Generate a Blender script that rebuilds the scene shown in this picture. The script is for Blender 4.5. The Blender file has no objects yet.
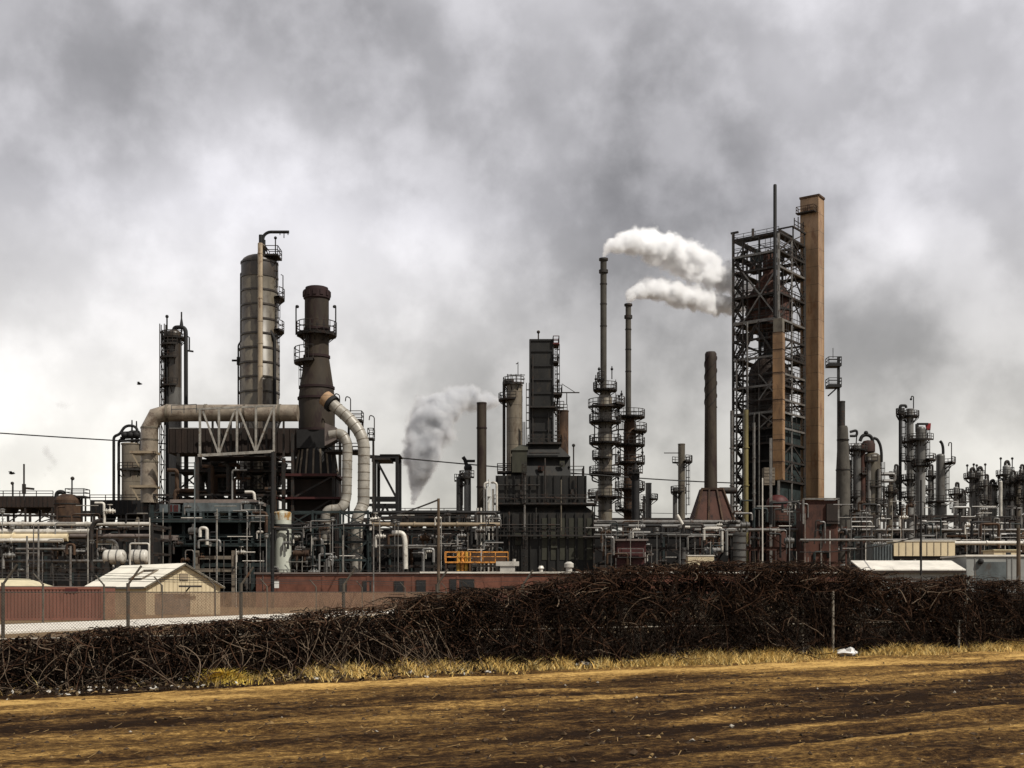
import bpy, math, random
from mathutils import Vector, Matrix, noise
random.seed(11)
R = math.radians
SC = bpy.context.scene
COL = SC.collection
F, CX, HY, CH = 1200.0, 512.0, 592.0, 2.4      # focal length in pixels, principal column, horizon row, eye height

def X(px, D): return (px - CX) * D / F
def Z(py, D): return CH + (HY - py) * D / F
def V(px, py, D): return Vector((X(px, D), D, Z(py, D)))
def S(n, D): return n * D / F

# ------------------------------------------------------------------ materials
ALB = .56
def mat(name, rgb, rough=.75, metal=0., var=.3, scale=.5, streak=0., rust=0., rustcol=(.16, .07, .03), bands=0., bump=.15, spec=.3):
    k = ALB if max(rgb) < .44 else (1 + ALB) / 2
    rgb = tuple(c * k for c in rgb); rustcol = tuple(c * ALB for c in rustcol)
    m = bpy.data.materials.new(name); m.use_nodes = True
    nt = m.node_tree; N = nt.nodes; L = nt.links
    b = N['Principled BSDF']
    b.inputs['Roughness'].default_value = rough; b.inputs['Metallic'].default_value = metal
    b.inputs['Specular IOR Level'].default_value = spec
    if any(q in name for q in ('vine', 'leaf', 'soil', 'litter')): b.inputs['Specular IOR Level'].default_value = .05
    if any(q in name for q in ('cladding', 'galvanised', 'duct', 'insulation', 'pipe')): b.inputs['Roughness'].default_value = .42; b.inputs['Specular IOR Level'].default_value = .5
    g = N.new('ShaderNodeNewGeometry')
    oi = N.new('ShaderNodeObjectInfo')
    mp = N.new('ShaderNodeMapping'); mp.inputs['Scale'].default_value = (1, 1, 1 - .88 * streak)
    L.new(g.outputs['Position'], mp.inputs['Vector'])
    n = N.new('ShaderNodeTexNoise'); n.inputs['Scale'].default_value = scale; n.inputs['Detail'].default_value = 6; n.inputs['Roughness'].default_value = .68
    L.new(mp.outputs[0], n.inputs['Vector'])
    mr = N.new('ShaderNodeMapRange'); mr.inputs[1].default_value = .36; mr.inputs[2].default_value = .64
    mr.inputs[3].default_value = 1 - var; mr.inputs[4].default_value = 1 + var
    L.new(n.outputs['Fac'], mr.inputs[0])
    mo = N.new('ShaderNodeMapRange'); mo.inputs[3].default_value = .85; mo.inputs[4].default_value = 1.15
    L.new(oi.outputs['Random'], mo.inputs[0])
    mu = N.new('ShaderNodeMath'); mu.operation = 'MULTIPLY'; L.new(mr.outputs[0], mu.inputs[0]); L.new(mo.outputs[0], mu.inputs[1])
    fac = mu.outputs[0]
    if bands:
        sx = N.new('ShaderNodeSeparateXYZ'); L.new(g.outputs['Position'], sx.inputs[0])
        md = N.new('ShaderNodeMath'); md.operation = 'MODULO'; md.inputs[1].default_value = bands; L.new(sx.outputs['Z'], md.inputs[0])
        gt = N.new('ShaderNodeMath'); gt.operation = 'LESS_THAN'; gt.inputs[1].default_value = .1; L.new(md.outputs[0], gt.inputs[0])
        m2 = N.new('ShaderNodeMapRange'); m2.inputs[3].default_value = 1; m2.inputs[4].default_value = .35; L.new(gt.outputs[0], m2.inputs[0])
        m3 = N.new('ShaderNodeMath'); m3.operation = 'MULTIPLY'; L.new(fac, m3.inputs[0]); L.new(m2.outputs[0], m3.inputs[1]); fac = m3.outputs[0]
    vm = N.new('ShaderNodeVectorMath'); vm.operation = 'SCALE'; vm.inputs[0].default_value = rgb; L.new(fac, vm.inputs['Scale'])
    out = vm.outputs[0]
    if rust:
        n2 = N.new('ShaderNodeTexNoise'); n2.inputs['Scale'].default_value = scale * 1.7; n2.inputs['Detail'].default_value = 8; n2.inputs['Roughness'].default_value = .75
        L.new(mp.outputs[0], n2.inputs['Vector'])
        r2 = N.new('ShaderNodeMapRange'); r2.inputs[1].default_value = .66 - .35 * rust; r2.inputs[2].default_value = .78 - .35 * rust
        L.new(n2.outputs['Fac'], r2.inputs[0])
        mx = N.new('ShaderNodeMix'); mx.data_type = 'RGBA'
        L.new(r2.outputs[0], mx.inputs[0]); L.new(out, mx.inputs[6]); mx.inputs[7].default_value = (*rustcol, 1); out = mx.outputs[2]
    L.new(out, b.inputs['Base Color'])
    if bump:
        bp = N.new('ShaderNodeBump'); bp.inputs['Strength'].default_value = bump; bp.inputs['Distance'].default_value = .1
        L.new(n.outputs['Fac'], bp.inputs['Height']); L.new(bp.outputs[0], b.inputs['Normal'])
    return m

M = {
 'steel':   mat('dark_steel', (.03, .027, .024), .7, var=.5, scale=.8, rust=.45, rustcol=(.06, .03, .018)),
 'black':   mat('black_steel', (.014, .013, .013), .7, var=.4),
 'teal':    mat('teal_black_paint', (.022, .034, .034), .7, var=.5, scale=.7, rust=.3, rustcol=(.03, .022, .016)),
 'ltsteel': mat('galvanised_steel', (.19, .18, .165), .6, var=.35, scale=.8, rust=.4, rustcol=(.1, .06, .04)),
 'palesteel': mat('pale_galvanised_steel', (.36, .34, .30), .5, var=.35, scale=.8, rust=.4, rustcol=(.22, .17, .12)),
 'white':   mat('white_pipe_cladding', (.56, .53, .47), .5, var=.2, scale=.7, rust=.3, rustcol=(.25, .2, .15)),
 'tan':     mat('tan_cladding', (.27, .225, .165), .6, var=.25, scale=.35, streak=.7, rust=.4, rustcol=(.13, .09, .06), bands=2.6),
 'tanduct': mat('weathered_tan_duct', (.33, .275, .21), .6, var=.3, scale=.35, rust=.45, rustcol=(.17, .12, .085)),
 'beige':   mat('beige_pipe', (.42, .33, .22), .55, var=.2, scale=.4, streak=.6, rust=.25),
 'colbrown':mat('brown_grey_cladding', (.17, .145, .105), .65, var=.35, scale=.35, streak=.7, rust=.45, rustcol=(.08, .055, .035)),
 'coltop':  mat('dark_brown_cladding', (.05, .036, .024), .7, var=.4, scale=.5, streak=.6),
 'greycol': mat('grey_column_cladding', (.13, .125, .115), .6, var=.3, scale=.35, streak=.75, rust=.4, rustcol=(.07, .055, .045)),
 'palecol': mat('pale_grey_cladding', (.27, .265, .25), .5, var=.25, scale=.35, streak=.75, rust=.35, rustcol=(.14, .12, .1)),
 'stack':   mat('scorched_stack_steel', (.05, .037, .024), .75, var=.5, scale=.25, streak=.8, rust=.5, rustcol=(.028, .012, .01)),
 'stackred':mat('scorched_red_rim', (.03, .012, .012), .8, var=.3),
 'rustcrown': mat('rust_streaked_white', (.46, .46, .38), .5, var=.2, scale=.9, streak=.5, rust=.62, rustcol=(.42, .22, .05)),
 'rust':    mat('rusty_brown_steel', (.10, .055, .03), .8, var=.45, scale=.4, streak=.6, rust=.5, rustcol=(.04, .02, .012)),
 'drum':    mat('dark_rust_drum', (.085, .034, .022), .8, var=.45, scale=.3, streak=.6, rust=.4, rustcol=(.02, .01, .008)),
 'darkred': mat('dark_red_paint', (.09, .018, .016), .6, var=.3, rust=.4, rustcol=(.05, .015, .012)),
 'orange':  mat('orange_brown_cladding', (.43, .265, .14), .65, var=.25, scale=.3, streak=.7, rust=.4, rustcol=(.28, .13, .05), bands=4.),
 'orange2': mat('dull_orange_cladding', (.36, .20, .085), .65, var=.3, scale=.3, streak=.8, rust=.5, rustcol=(.22, .11, .04), bands=3.3),
 'furn':    mat('furnace_casing', (.0125, .012, .0105), .6, var=.65, scale=.45, streak=.75, rust=.45, rustcol=(.034, .027, .019)),
 'furn2':   mat('furnace_olive_casing', (.055, .054, .036), .7, var=.4, scale=.3, streak=.6, rust=.3, rustcol=(.03, .03, .02)),
 'cone':    mat('sooty_concrete', (.10, .09, .075), .85, var=.35, scale=.4, streak=.5, rust=.3, rustcol=(.05, .04, .03)),
 'segm':    mat('segmented_white_insulation', (.43, .40, .345), .5, var=.25, scale=.5, rust=.35, rustcol=(.25, .21, .16)),
 'tank':    mat('greenish_white_tank', (.46, .475, .41), .5, var=.15, scale=.4, streak=.7, rust=.25, rustcol=(.3, .29, .2)),
 'yrust':   mat('yellow_rust', (.55, .31, .05), .6, var=.35, scale=1.2),
 'hyellow': mat('orange_yellow_paint', (.62, .26, .05), .6, var=.45, scale=1.4, rust=.5, rustcol=(.16, .07, .03)),
 'cream':   mat('cream_wall', (.66, .55, .36), .7, var=.12, scale=.5, streak=.4, rust=.15, rustcol=(.45, .33, .18)),
 'creamroof': mat('cream_white_roof', (.92, .87, .74), .6, var=.1, scale=.4, rust=.15, rustcol=(.5, .42, .3)),
 'yellowroof': mat('yellow_cream_roof', (.62, .55, .36), .6, var=.15),
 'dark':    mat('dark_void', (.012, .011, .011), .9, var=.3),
 'browncl': mat('dark_brown_panel', (.035, .022, .016), .75, var=.4, scale=.5, streak=.7),
 'bluegrey':mat('blue_grey_cladding', (.13, .155, .16), .6, var=.35, scale=.7, streak=.5, rust=.35, rustcol=(.08, .07, .06)),
 'greywall':mat('grey_white_wall', (.42, .43, .41), .6, var=.18, scale=.5, streak=.4),
 'roofwhite': mat('white_roof', (.74, .70, .62), .6, var=.15, scale=.6),
 'pinkgrey':mat('pinkish_grey_roof', (.22, .18, .16), .7, var=.3),
 'concrete':mat('concrete_frame', (.24, .20, .155), .85, var=.25, scale=.8, rust=.3, rustcol=(.13, .1, .07)),
 'wood':    mat('weathered_wood', (.12, .085, .055), .85, var=.4, scale=1.5, streak=.8),
 'post':    mat('weathered_fence_post', (.10, .085, .065), .7, var=.3, scale=2., rust=.3),
 'palepost': mat('pale_post', (.36, .32, .26), .7, var=.3, scale=2.),
 'glass':   mat('dark_window_glass', (.012, .013, .016), .15, var=.1, bump=0, spec=.6),
 'red':     mat('red_metal', (.42, .03, .03), .5, var=.2),
 'wire':    mat('dark_wire', (.03, .028, .026), .6, var=.2, bump=0),
 'sign':    mat('white_sign', (.7, .7, .66), .5, var=.1),
 'olive':   mat('olive_pipe', (.22, .18, .07), .6, var=.3, streak=.7),
 'bird':    mat('dark_feather', (.02, .02, .02), .8, var=.2, bump=0),
 'litter':  mat('white_plastic', (.75, .74, .72), .5, var=.1, scale=4),
}

def brick_mat():
    m = mat('red_brown_masonry', (.19, .075, .048), .85, var=.3, scale=.5, streak=.3, rust=.3, rustcol=(.10, .04, .028))
    return m
M['brick'] = brick_mat()

def corr_mat():
    m = mat('red_corrugated_steel', (.33, .135, .095), .65, var=.2, scale=.4, streak=.7, rust=.3, rustcol=(.2, .07, .045))
    return m
M['redcont'] = corr_mat()

def see_through(name, rgb, cell, wire, solid=0.):
    """woven or welded mesh: diagonal wires opaque, openings transparent"""
    m = mat(name, rgb, .7, var=.25, scale=1.2, bump=0)
    nt = m.node_tree; N = nt.nodes; L = nt.links
    b = N['Principled BSDF']; out = N['Material Output']
    tc = N.new('ShaderNodeTexCoord'); sp = N.new('ShaderNodeSeparateXYZ'); L.new(tc.outputs['UV'], sp.inputs[0])
    res = []
    for sgn in (1, -1):
        a = N.new('ShaderNodeMath'); a.operation = 'MULTIPLY_ADD'; a.inputs[1].default_value = sgn
        L.new(sp.outputs['X'], a.inputs[0]); L.new(sp.outputs['Y'], a.inputs[2])
        s = N.new('ShaderNodeMath'); s.operation = 'PINGPONG'; s.inputs[1].default_value = cell * .5; L.new(a.outputs[0], s.inputs[0])
        c = N.new('ShaderNodeMath'); c.operation = 'LESS_THAN'; c.inputs[1].default_value = wire; L.new(s.outputs[0], c.inputs[0])
        res.append(c)
    mx = N.new('ShaderNodeMath'); mx.operation = 'MAXIMUM'; L.new(res[0].outputs[0], mx.inputs[0]); L.new(res[1].outputs[0], mx.inputs[1])
    m2 = N.new('ShaderNodeMath'); m2.operation = 'MAXIMUM'; m2.inputs[1].default_value = solid; L.new(mx.outputs[0], m2.inputs[0])
    t = N.new('ShaderNodeBsdfTransparent'); ms = N.new('ShaderNodeMixShader')
    L.new(m2.outputs[0], ms.inputs[0]); L.new(t.outputs[0], ms.inputs[1]); L.new(b.outputs[0], ms.inputs[2]); L.new(ms.outputs[0], out.inputs['Surface'])
    return m
M['chain'] = see_through('chain_link_wire', (.16, .13, .1), .075, .0045)
M['screen'] = see_through('brown_woven_screen', (.30, .18, .105), .22, .032, .22)

# ------------------------------------------------------------------ mesh builder
class MB:
    def __init__(s): s.v = []; s.f = []; s.smooth = []
    def _add(s, vs, fs, sm=False):
        k = len(s.v); s.v += [tuple(p) for p in vs]
        for f in fs: s.f.append([i + k for i in f]); s.smooth.append(sm)
        return s
    def hexa(s, p):      # 8 points: bottom loop 0-3, top loop 4-7
        return s._add(p, [(3, 2, 1, 0), (4, 5, 6, 7), (0, 1, 5, 4), (1, 2, 6, 5), (2, 3, 7, 6), (3, 0, 4, 7)])
    def box(s, x0, x1, y0, y1, z0, z1):
        return s.hexa([(x0, y0, z0), (x1, y0, z0), (x1, y1, z0), (x0, y1, z0), (x0, y0, z1), (x1, y0, z1), (x1, y1, z1), (x0, y1, z1)])
    def obox(s, c, u, hw, hd, z0, z1):   # oriented box: centre (x,y), unit x-axis u (2D)
        ux, uy = u; vx, vy = -uy, ux
        q = [(c[0] + a * hw * ux + b * hd * vx, c[1] + a * hw * uy + b * hd * vy) for a, b in ((-1, -1), (1, -1), (1, 1), (-1, 1))]
        return s.hexa([(x, y, z0) for x, y in q] + [(x, y, z1) for x, y in q])
    def bar(s, p, q, w, h=None):
        p = Vector(p); q = Vector(q); h = h or w
        d = (q - p)
        if d.length < 1e-5: return s
        d.normalize()
        up = Vector((0, 0, 1)) if abs(d.z) < .95 else Vector((0, 1, 0))
        a = d.cross(up).normalized(); b = a.cross(d).normalized()
        a *= w / 2; b *= h / 2
        return s.hexa([p - a - b, p + a - b, q + a - b, q - a - b, p - a + b, p + a + b, q + a + b, q - a + b])
    def tube(s, pts, r, n=8, caps=True, r2=None):
        pts = [Vector(p) for p in pts]; m = len(pts); rings = []
        prev = None
        for i in range(m):
            d = (pts[min(i + 1, m - 1)] - pts[max(i - 1, 0)])
            if d.length < 1e-6: d = Vector((0, 0, 1))
            d.normalize()
            if prev is None:
                up = Vector((0, 0, 1)) if abs(d.z) < .9 else Vector((1, 0, 0))
                a = d.cross(up).normalized()
            else:
                a = (prev - d * prev.dot(d))
                a = a.normalized() if a.length > 1e-6 else d.orthogonal().normalized()
            prev = a; b = d.cross(a)
            rr = r if r2 is None else r + (r2 - r) * i / max(1, m - 1)
            rings.append([pts[i] + (a * math.cos(2 * math.pi * k / n) + b * math.sin(2 * math.pi * k / n)) * rr for k in range(n)])
        vs = [p for rg in rings for p in rg]; fs = []
        for i in range(m - 1):
            for k in range(n):
                k2 = (k + 1) % n
                fs.append((i * n + k, i * n + k2, (i + 1) * n + k2, (i + 1) * n + k))
        s._add(vs, fs, n > 5)
        if caps and n > 2:
            s._add(rings[0], [tuple(range(n - 1, -1, -1))]); s._add(rings[-1], [tuple(range(n))])
        return s
    def lathe(s, c, prof, n=24, a0=0., a1=None):    # prof: (r, z) from bottom to top, absolute z
        full = a1 is None; a1 = 2 * math.pi if full else a1
        k = n if full else n + 1; vs = []; fs = []
        for r, z in prof:
            for i in range(k):
                t = a0 + (a1 - a0) * i / n
                vs.append((c[0] + r * math.cos(t), c[1] + r * math.sin(t), z))
        for j in range(len(prof) - 1):
            for i in range(n):
                i2 = (i + 1) % k
                fs.append((j * k + i, j * k + i2, (j + 1) * k + i2, (j + 1) * k + i))
        s._add(vs, fs, True)
        if full:
            if prof[0][0] > 1e-3: s._add(vs[:k], [tuple(range(k - 1, -1, -1))])
            if prof[-1][0] > 1e-3: s._add(vs[-k:], [tuple(range(k))])
        return s
    def sphere(s, c, r, n=10, sz=1.):
        prof = [(max(1e-4, r * math.sin(math.pi * i / n)), c[2] - r * sz * math.cos(math.pi * i / n)) for i in range(n + 1)]
        return s.lathe(c, prof, n * 2)
    def poly(s, pts, thick):            # polygon extruded along +y
        n = len(pts); vs = list(pts) + [(p[0], p[1] + thick, p[2]) for p in pts]
        fs = [tuple(range(n)), tuple(range(2 * n - 1, n - 1, -1))] + [(i, n + i, n + (i + 1) % n, (i + 1) % n) for i in range(n)]
        return s._add(vs, fs)
    def build(s, name, m, parent=None, origin=None, uv=None):
        me = bpy.data.meshes.new(name)
        o0 = Vector(origin) if origin is not None else Vector((0, 0, 0))
        if parent is not None:
            o0 = Vector((0, 0, 0)); p = parent
            while p is not None: o0 = o0 + p.location; p = p.parent
        elif origin is None and s.v:
            xs = [v[0] for v in s.v]; ys = [v[1] for v in s.v]; zs = [v[2] for v in s.v]
            o0 = Vector(((min(xs) + max(xs)) / 2, (min(ys) + max(ys)) / 2, min(zs)))
        me.from_pydata([(v[0] - o0.x, v[1] - o0.y, v[2] - o0.z) for v in s.v], [], s.f)
        me.polygons.foreach_set('use_smooth', s.smooth)
        mats = m if isinstance(m, list) else [m]
        for mm in mats: me.materials.append(M[mm] if isinstance(mm, str) else mm)
        me.update(); me.set_sharp_from_angle(angle=R(38))
        o = bpy.data.objects.new(name, me); COL.objects.link(o)
        if parent is not None: o.parent = parent
        else: o.location = o0
        return o

LABELS = {}
def tag(o, label, cat, group=None, kind=None):
    o['label'] = label; o['category'] = cat
    if group: o['group'] = group
    if kind: o['kind'] = kind
    LABELS.setdefault(label, []).append(o.name)
    return o
def thing(name, label, cat, loc, group=None):
    o = bpy.data.objects.new(name, None); COL.objects.link(o); o.location = loc; o.empty_display_size = .5
    return tag(o, label, cat, group)
def solo(mb, name, m, label, cat, group=None, kind=None):
    return tag(mb.build(name, m), label, cat, group, kind)
def structure(mb, name, m):
    o = mb.build(name, m, origin=(0, 0, 0)); o['kind'] = 'structure'; return o

# ------------------------------------------------------------------ industrial kit
RR = .075      # half width of handrail stock
def rail_mb(mb, pts, h=1.15, closed=False, r=RR, step=1.8):
    pts = [Vector(p) for p in pts]
    q = pts + [pts[0]] if closed else pts
    for dz in (h, h * .5):
        for a, b in zip(q, q[1:]): mb.bar(a + Vector((0, 0, dz)), b + Vector((0, 0, dz)), r * 1.6)
    for a, b in zip(q, q[1:]):
        n = max(1, int((b - a).length / step))
        for i in range(n + (1 if b == q[-1] and not closed else 0)):
            p = a.lerp(b, i / n); mb.bar(p, p + Vector((0, 0, h)), r * 1.6)
    return mb

def ring_platform(t, c, z, r0, r1, a0=-180, a1=180, m='steel', toe=.24, rh=1.2):
    """curved gallery around a vessel: deck and brackets, its railing as a sub-part"""
    full = a1 - a0 >= 359
    n = max(5, int((a1 - a0) / 20)); d = MB()
    A0, A1 = R(a0), R(a1)
    prof = [(r0, z - .12), (r1, z - toe), (r1 + .01, z + .1), (r0, z)]
    d.lathe(c, prof, n, A0, None if full else A1)
    pts = [(c[0] + (r1 - .05) * math.cos(A0 + (A1 - A0) * i / n), c[1] + (r1 - .05) * math.sin(A0 + (A1 - A0) * i / n), z) for i in range(n + (0 if full else 1))]
    for i in range(0, n, 2):
        t_ = A0 + (A1 - A0) * (i + .5) / n
        d.bar((c[0] + r0 * math.cos(t_), c[1] + r0 * math.sin(t_), z - 1.4), (c[0] + r1 * .97 * math.cos(t_), c[1] + r1 * .97 * math.sin(t_), z - .3), .14)
    p = d.build('platform', m, t)
    rail_mb(MB(), pts, rh, full).build('railing', m, p)
    return p

def box_platform(t, x0, x1, y0, y1, z, m='steel', sides='flrb', rh=1.2, th=.3):
    p = MB().box(x0, x1, y0, y1, z - th, z).build('platform', m, t)
    r = MB()
    e = .05
    c = [(x0 + e, y0 + e, z), (x1 - e, y0 + e, z), (x1 - e, y1 - e, z), (x0 + e, y1 - e, z)]
    if 'f' in sides: rail_mb(r, [c[0], c[1]], rh)
    if 'r' in sides: rail_mb(r, [c[1], c[2]], rh)
    if 'b' in sides: rail_mb(r, [c[3], c[2]], rh)
    if 'l' in sides: rail_mb(r, [c[0], c[3]], rh)
    r.build('railing', m, p)
    return p

def ladder(t, c, r, ang, z0, z1, m='steel', cage=True):
    mb = MB(); a = R(ang); ux, uy = math.cos(a), math.sin(a); tx, ty = -uy, ux
    w = .32; q = r + .25
    def P(o, k, z): return (c[0] + ux * o + tx * k, c[1] + uy * o + ty * k, z)
    for k in (-w, w): mb.bar(P(q, k, z0), P(q, k, z1), .13)
    z = z0
    while z < z1: mb.bar(P(q, -w, z), P(q, w, z), .09); z += .7
    if cage:
        z = z0 + 2.2
        while z < z1:
            hp = [P(q, -w, z), P(q + .5, -w * 1.2, z), P(q + .8, 0, z), P(q + .5, w * 1.2, z), P(q, w, z)]
            for i in range(4): mb.bar(hp[i], hp[i + 1], .1)
            z += 1.5
        if z1 - z0 > 3:
            for o, k in ((.8, 0), (.5, w * 1.2), (.5, -w * 1.2)): mb.bar(P(q + o, k, z0 + 2.2), P(q + o, k, z1), .08)
    return mb.build('ladder', m, t)

def arc(p, c, q, n=6):
    p, c, q = Vector(p), Vector(c), Vector(q)
    return [p * (1 - t) ** 2 + c * 2 * t * (1 - t) + q * t * t for t in [i / n for i in range(n + 1)]]

def round_path(pts, rad, n=5):
    pts = [Vector(p) for p in pts]; out = [pts[0]]
    for a, b, c in zip(pts, pts[1:], pts[2:]):
        u = (a - b); w = (c - b); k = min(rad, u.length * .49, w.length * .49)
        out += arc(b + u.normalized() * k, b, b + w.normalized() * k, n)
    return out + [pts[-1]]

def column(name, label, cat, px, top, wpx, D, m, bot=None, head='dome', platforms=(), ladders=(), bands=0, bandm='steel', skirt=True, group=None, topm=None, pipes=(), cap_pipe=None):
    """vertical vessel. platforms: (py, ext_m, a0, a1); ladders: (ang, py_top, py_bot); pipes: (px, py_top, py_bot, r_m, mat)"""
    r = S(wpx, D) / 2; c = (X(px, D), D); zt = Z(top, D); z0 = 0 if bot is None else Z(bot, D)
    t = thing(name, label, cat, (c[0], c[1], z0), group)
    sh = MB()
    prof = [(r, z0), (r, zt)] if topm is None else [(r, z0), (r, zt - (zt - z0) * .2)]
    sh.lathe(c, prof, 28)
    shell = sh.build('shell', m, t)
    hd = MB()
    zb = zt if topm is None else zt - (zt - z0) * .2
    pf = [] if topm is None else [(r * 1.004, zb), (r * 1.004, zt)]
    if head == 'dome':
        pf += [(r * math.cos(R(a)) * 1.004 + .001, zt + r * .55 * math.sin(R(a))) for a in range(0, 91, 15)]
    elif head == 'cone':
        pf += [(r, zt), (r * .3, zt + r * 1.1), (r * .3, zt + r * 1.6), (.01, zt + r * 1.6)]
    else:
        pf += [(r * 1.06, zt), (r * 1.06, zt + .25), (.01, zt + .3)]
    hd.lathe(c, pf, 28)
    hd.build('head', topm or m, t)
    if bands:
        b = MB(); z = z0 + bands
        while z < zt + .2:
            b.lathe(c, [(r, z - .1), (r + .1, z - .1), (r + .1, z + .1), (r, z + .1)], 28); z += bands
        b.build('stiffener_bands', bandm, t)
    for i, p in enumerate(platforms):
        a0, a1 = p[2], p[3]
        if a1 - a0 >= 359 and (int(px * 3) + i) % 3:       # most galleries go only part of the way round
            a0 = (-75, 60, 110)[(int(px) + i) % 3]; a1 = a0 + 215
        ring_platform(t, c, Z(p[0], D), r, r + p[1], a0, a1)
    for (ang, a, b) in ladders:
        ladder(t, c, r, ang, max(z0, Z(b, D)), Z(a, D))
    for (ppx, a, b, pr, pm) in pipes:
        mb = MB(); x = X(ppx, D); y = D - math.sqrt(max(0, r * r - min(r, abs(x - c[0])) ** 2)) - pr - .05 if abs(x - c[0]) < r else D
        mb.tube([(x, y, max(0, Z(b, D))), (x, y, Z(a, D))], pr, 10)
        mb.build('riser_pipe', pm, t)
    return t

def lamp_mb(mb, p, h, r=.06, bent=.6):
    p = Vector(p); mb.tube(round_path([p, p + Vector((0, 0, h)), p + Vector((bent, 0, h))], .3), r, 6)
    mb.lathe((p.x + bent, p.y), [(.01, p.z + h - .3), (.22, p.z + h - .25), (.1, p.z + h + .05)], 8)
    return mb

def rack(name, label, x0, x1, D, levels, depth=6., bay=7., w=.32, m='steel', brace=True, cat='pipe rack', legm=None):
    """open steel pipe rack: legs, cross and long beams, bracing"""
    t = thing(name, label, cat, ((x0 + x1) / 2, D + depth / 2, 0))
    n = max(1, round((x1 - x0) / bay)); xs = [x0 + (x1 - x0) * i / n for i in range(n + 1)]
    zt = max(levels)
    for x in xs:
        g = MB()
        for y in (D, D + depth): g.bar((x, y, 0), (x, y, zt + .3), w)
        g.build('leg_frame', legm or m, t)
    b = MB()
    for z in levels:
        for y in (D, D + depth): b.bar((x0, y, z), (x1, y, z), w * .8, w * 1.1)
        for x in xs: b.bar((x, D, z), (x, D + depth, z), w * .8)
    b.build('beams', m, t)
    if brace:
        b = MB(); zs = [0] + sorted(levels)
        for i in range(0, n, 2):
            for a, c in zip(zs, zs[1:]):
                if c - a > 1.5:
                    b.bar((xs[i], D - .05, a), (xs[i + 1], D - .05, c), w * .5); b.bar((xs[i], D - .08, c), (xs[i + 1], D - .08, a), w * .5)
        b.build('bracing', m, t)
    return t

def pipe(pts, r, m, label, cat='pipe', group=None, rad=None, name='pipe', n=10, flanges=True):
    pts = [Vector(p) for p in pts]
    mb = MB().tube(round_path(pts, rad or r * 3), r, n)
    if flanges:
        for a, b in zip(pts, pts[1:]):
            L = (b - a).length; k = int(L / 9)
            for i in range(1, k + 1):
                p = a.lerp(b, i / (k + 1)); d = (b - a).normalized() * .12
                mb.tube([p - d, p + d], r * 1.35, n)
    return solo(mb, name, m, label, cat, group)
# ================================================================== camera, light, sky
cam = bpy.data.cameras.new('camera'); co = bpy.data.objects.new('camera', cam); COL.objects.link(co)
co.location = (0, 0, CH); co.rotation_euler = (R(90), 0, 0)
cam.sensor_width = 36; cam.lens = 36 * F / 1024; cam.shift_y = (HY - 384) / 1024; cam.clip_end = 6000; cam.clip_start = .1
SC.camera = co
SUN_AZ = Vector((.77, -.64, 0)).normalized(); SUN_EL = R(50)
sd = bpy.data.lights.new('sun', 'SUN'); sd.energy = 5.0; sd.angle = R(.8); sd.color = (1., .945, .85)
so = bpy.data.objects.new('sun', sd); COL.objects.link(so)
sv = SUN_AZ * math.cos(SUN_EL) + Vector((0, 0, math.sin(SUN_EL)))
so.rotation_euler = sv.to_track_quat('Z', 'Y').to_euler(); so.location = (80, -80, 90)

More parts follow.
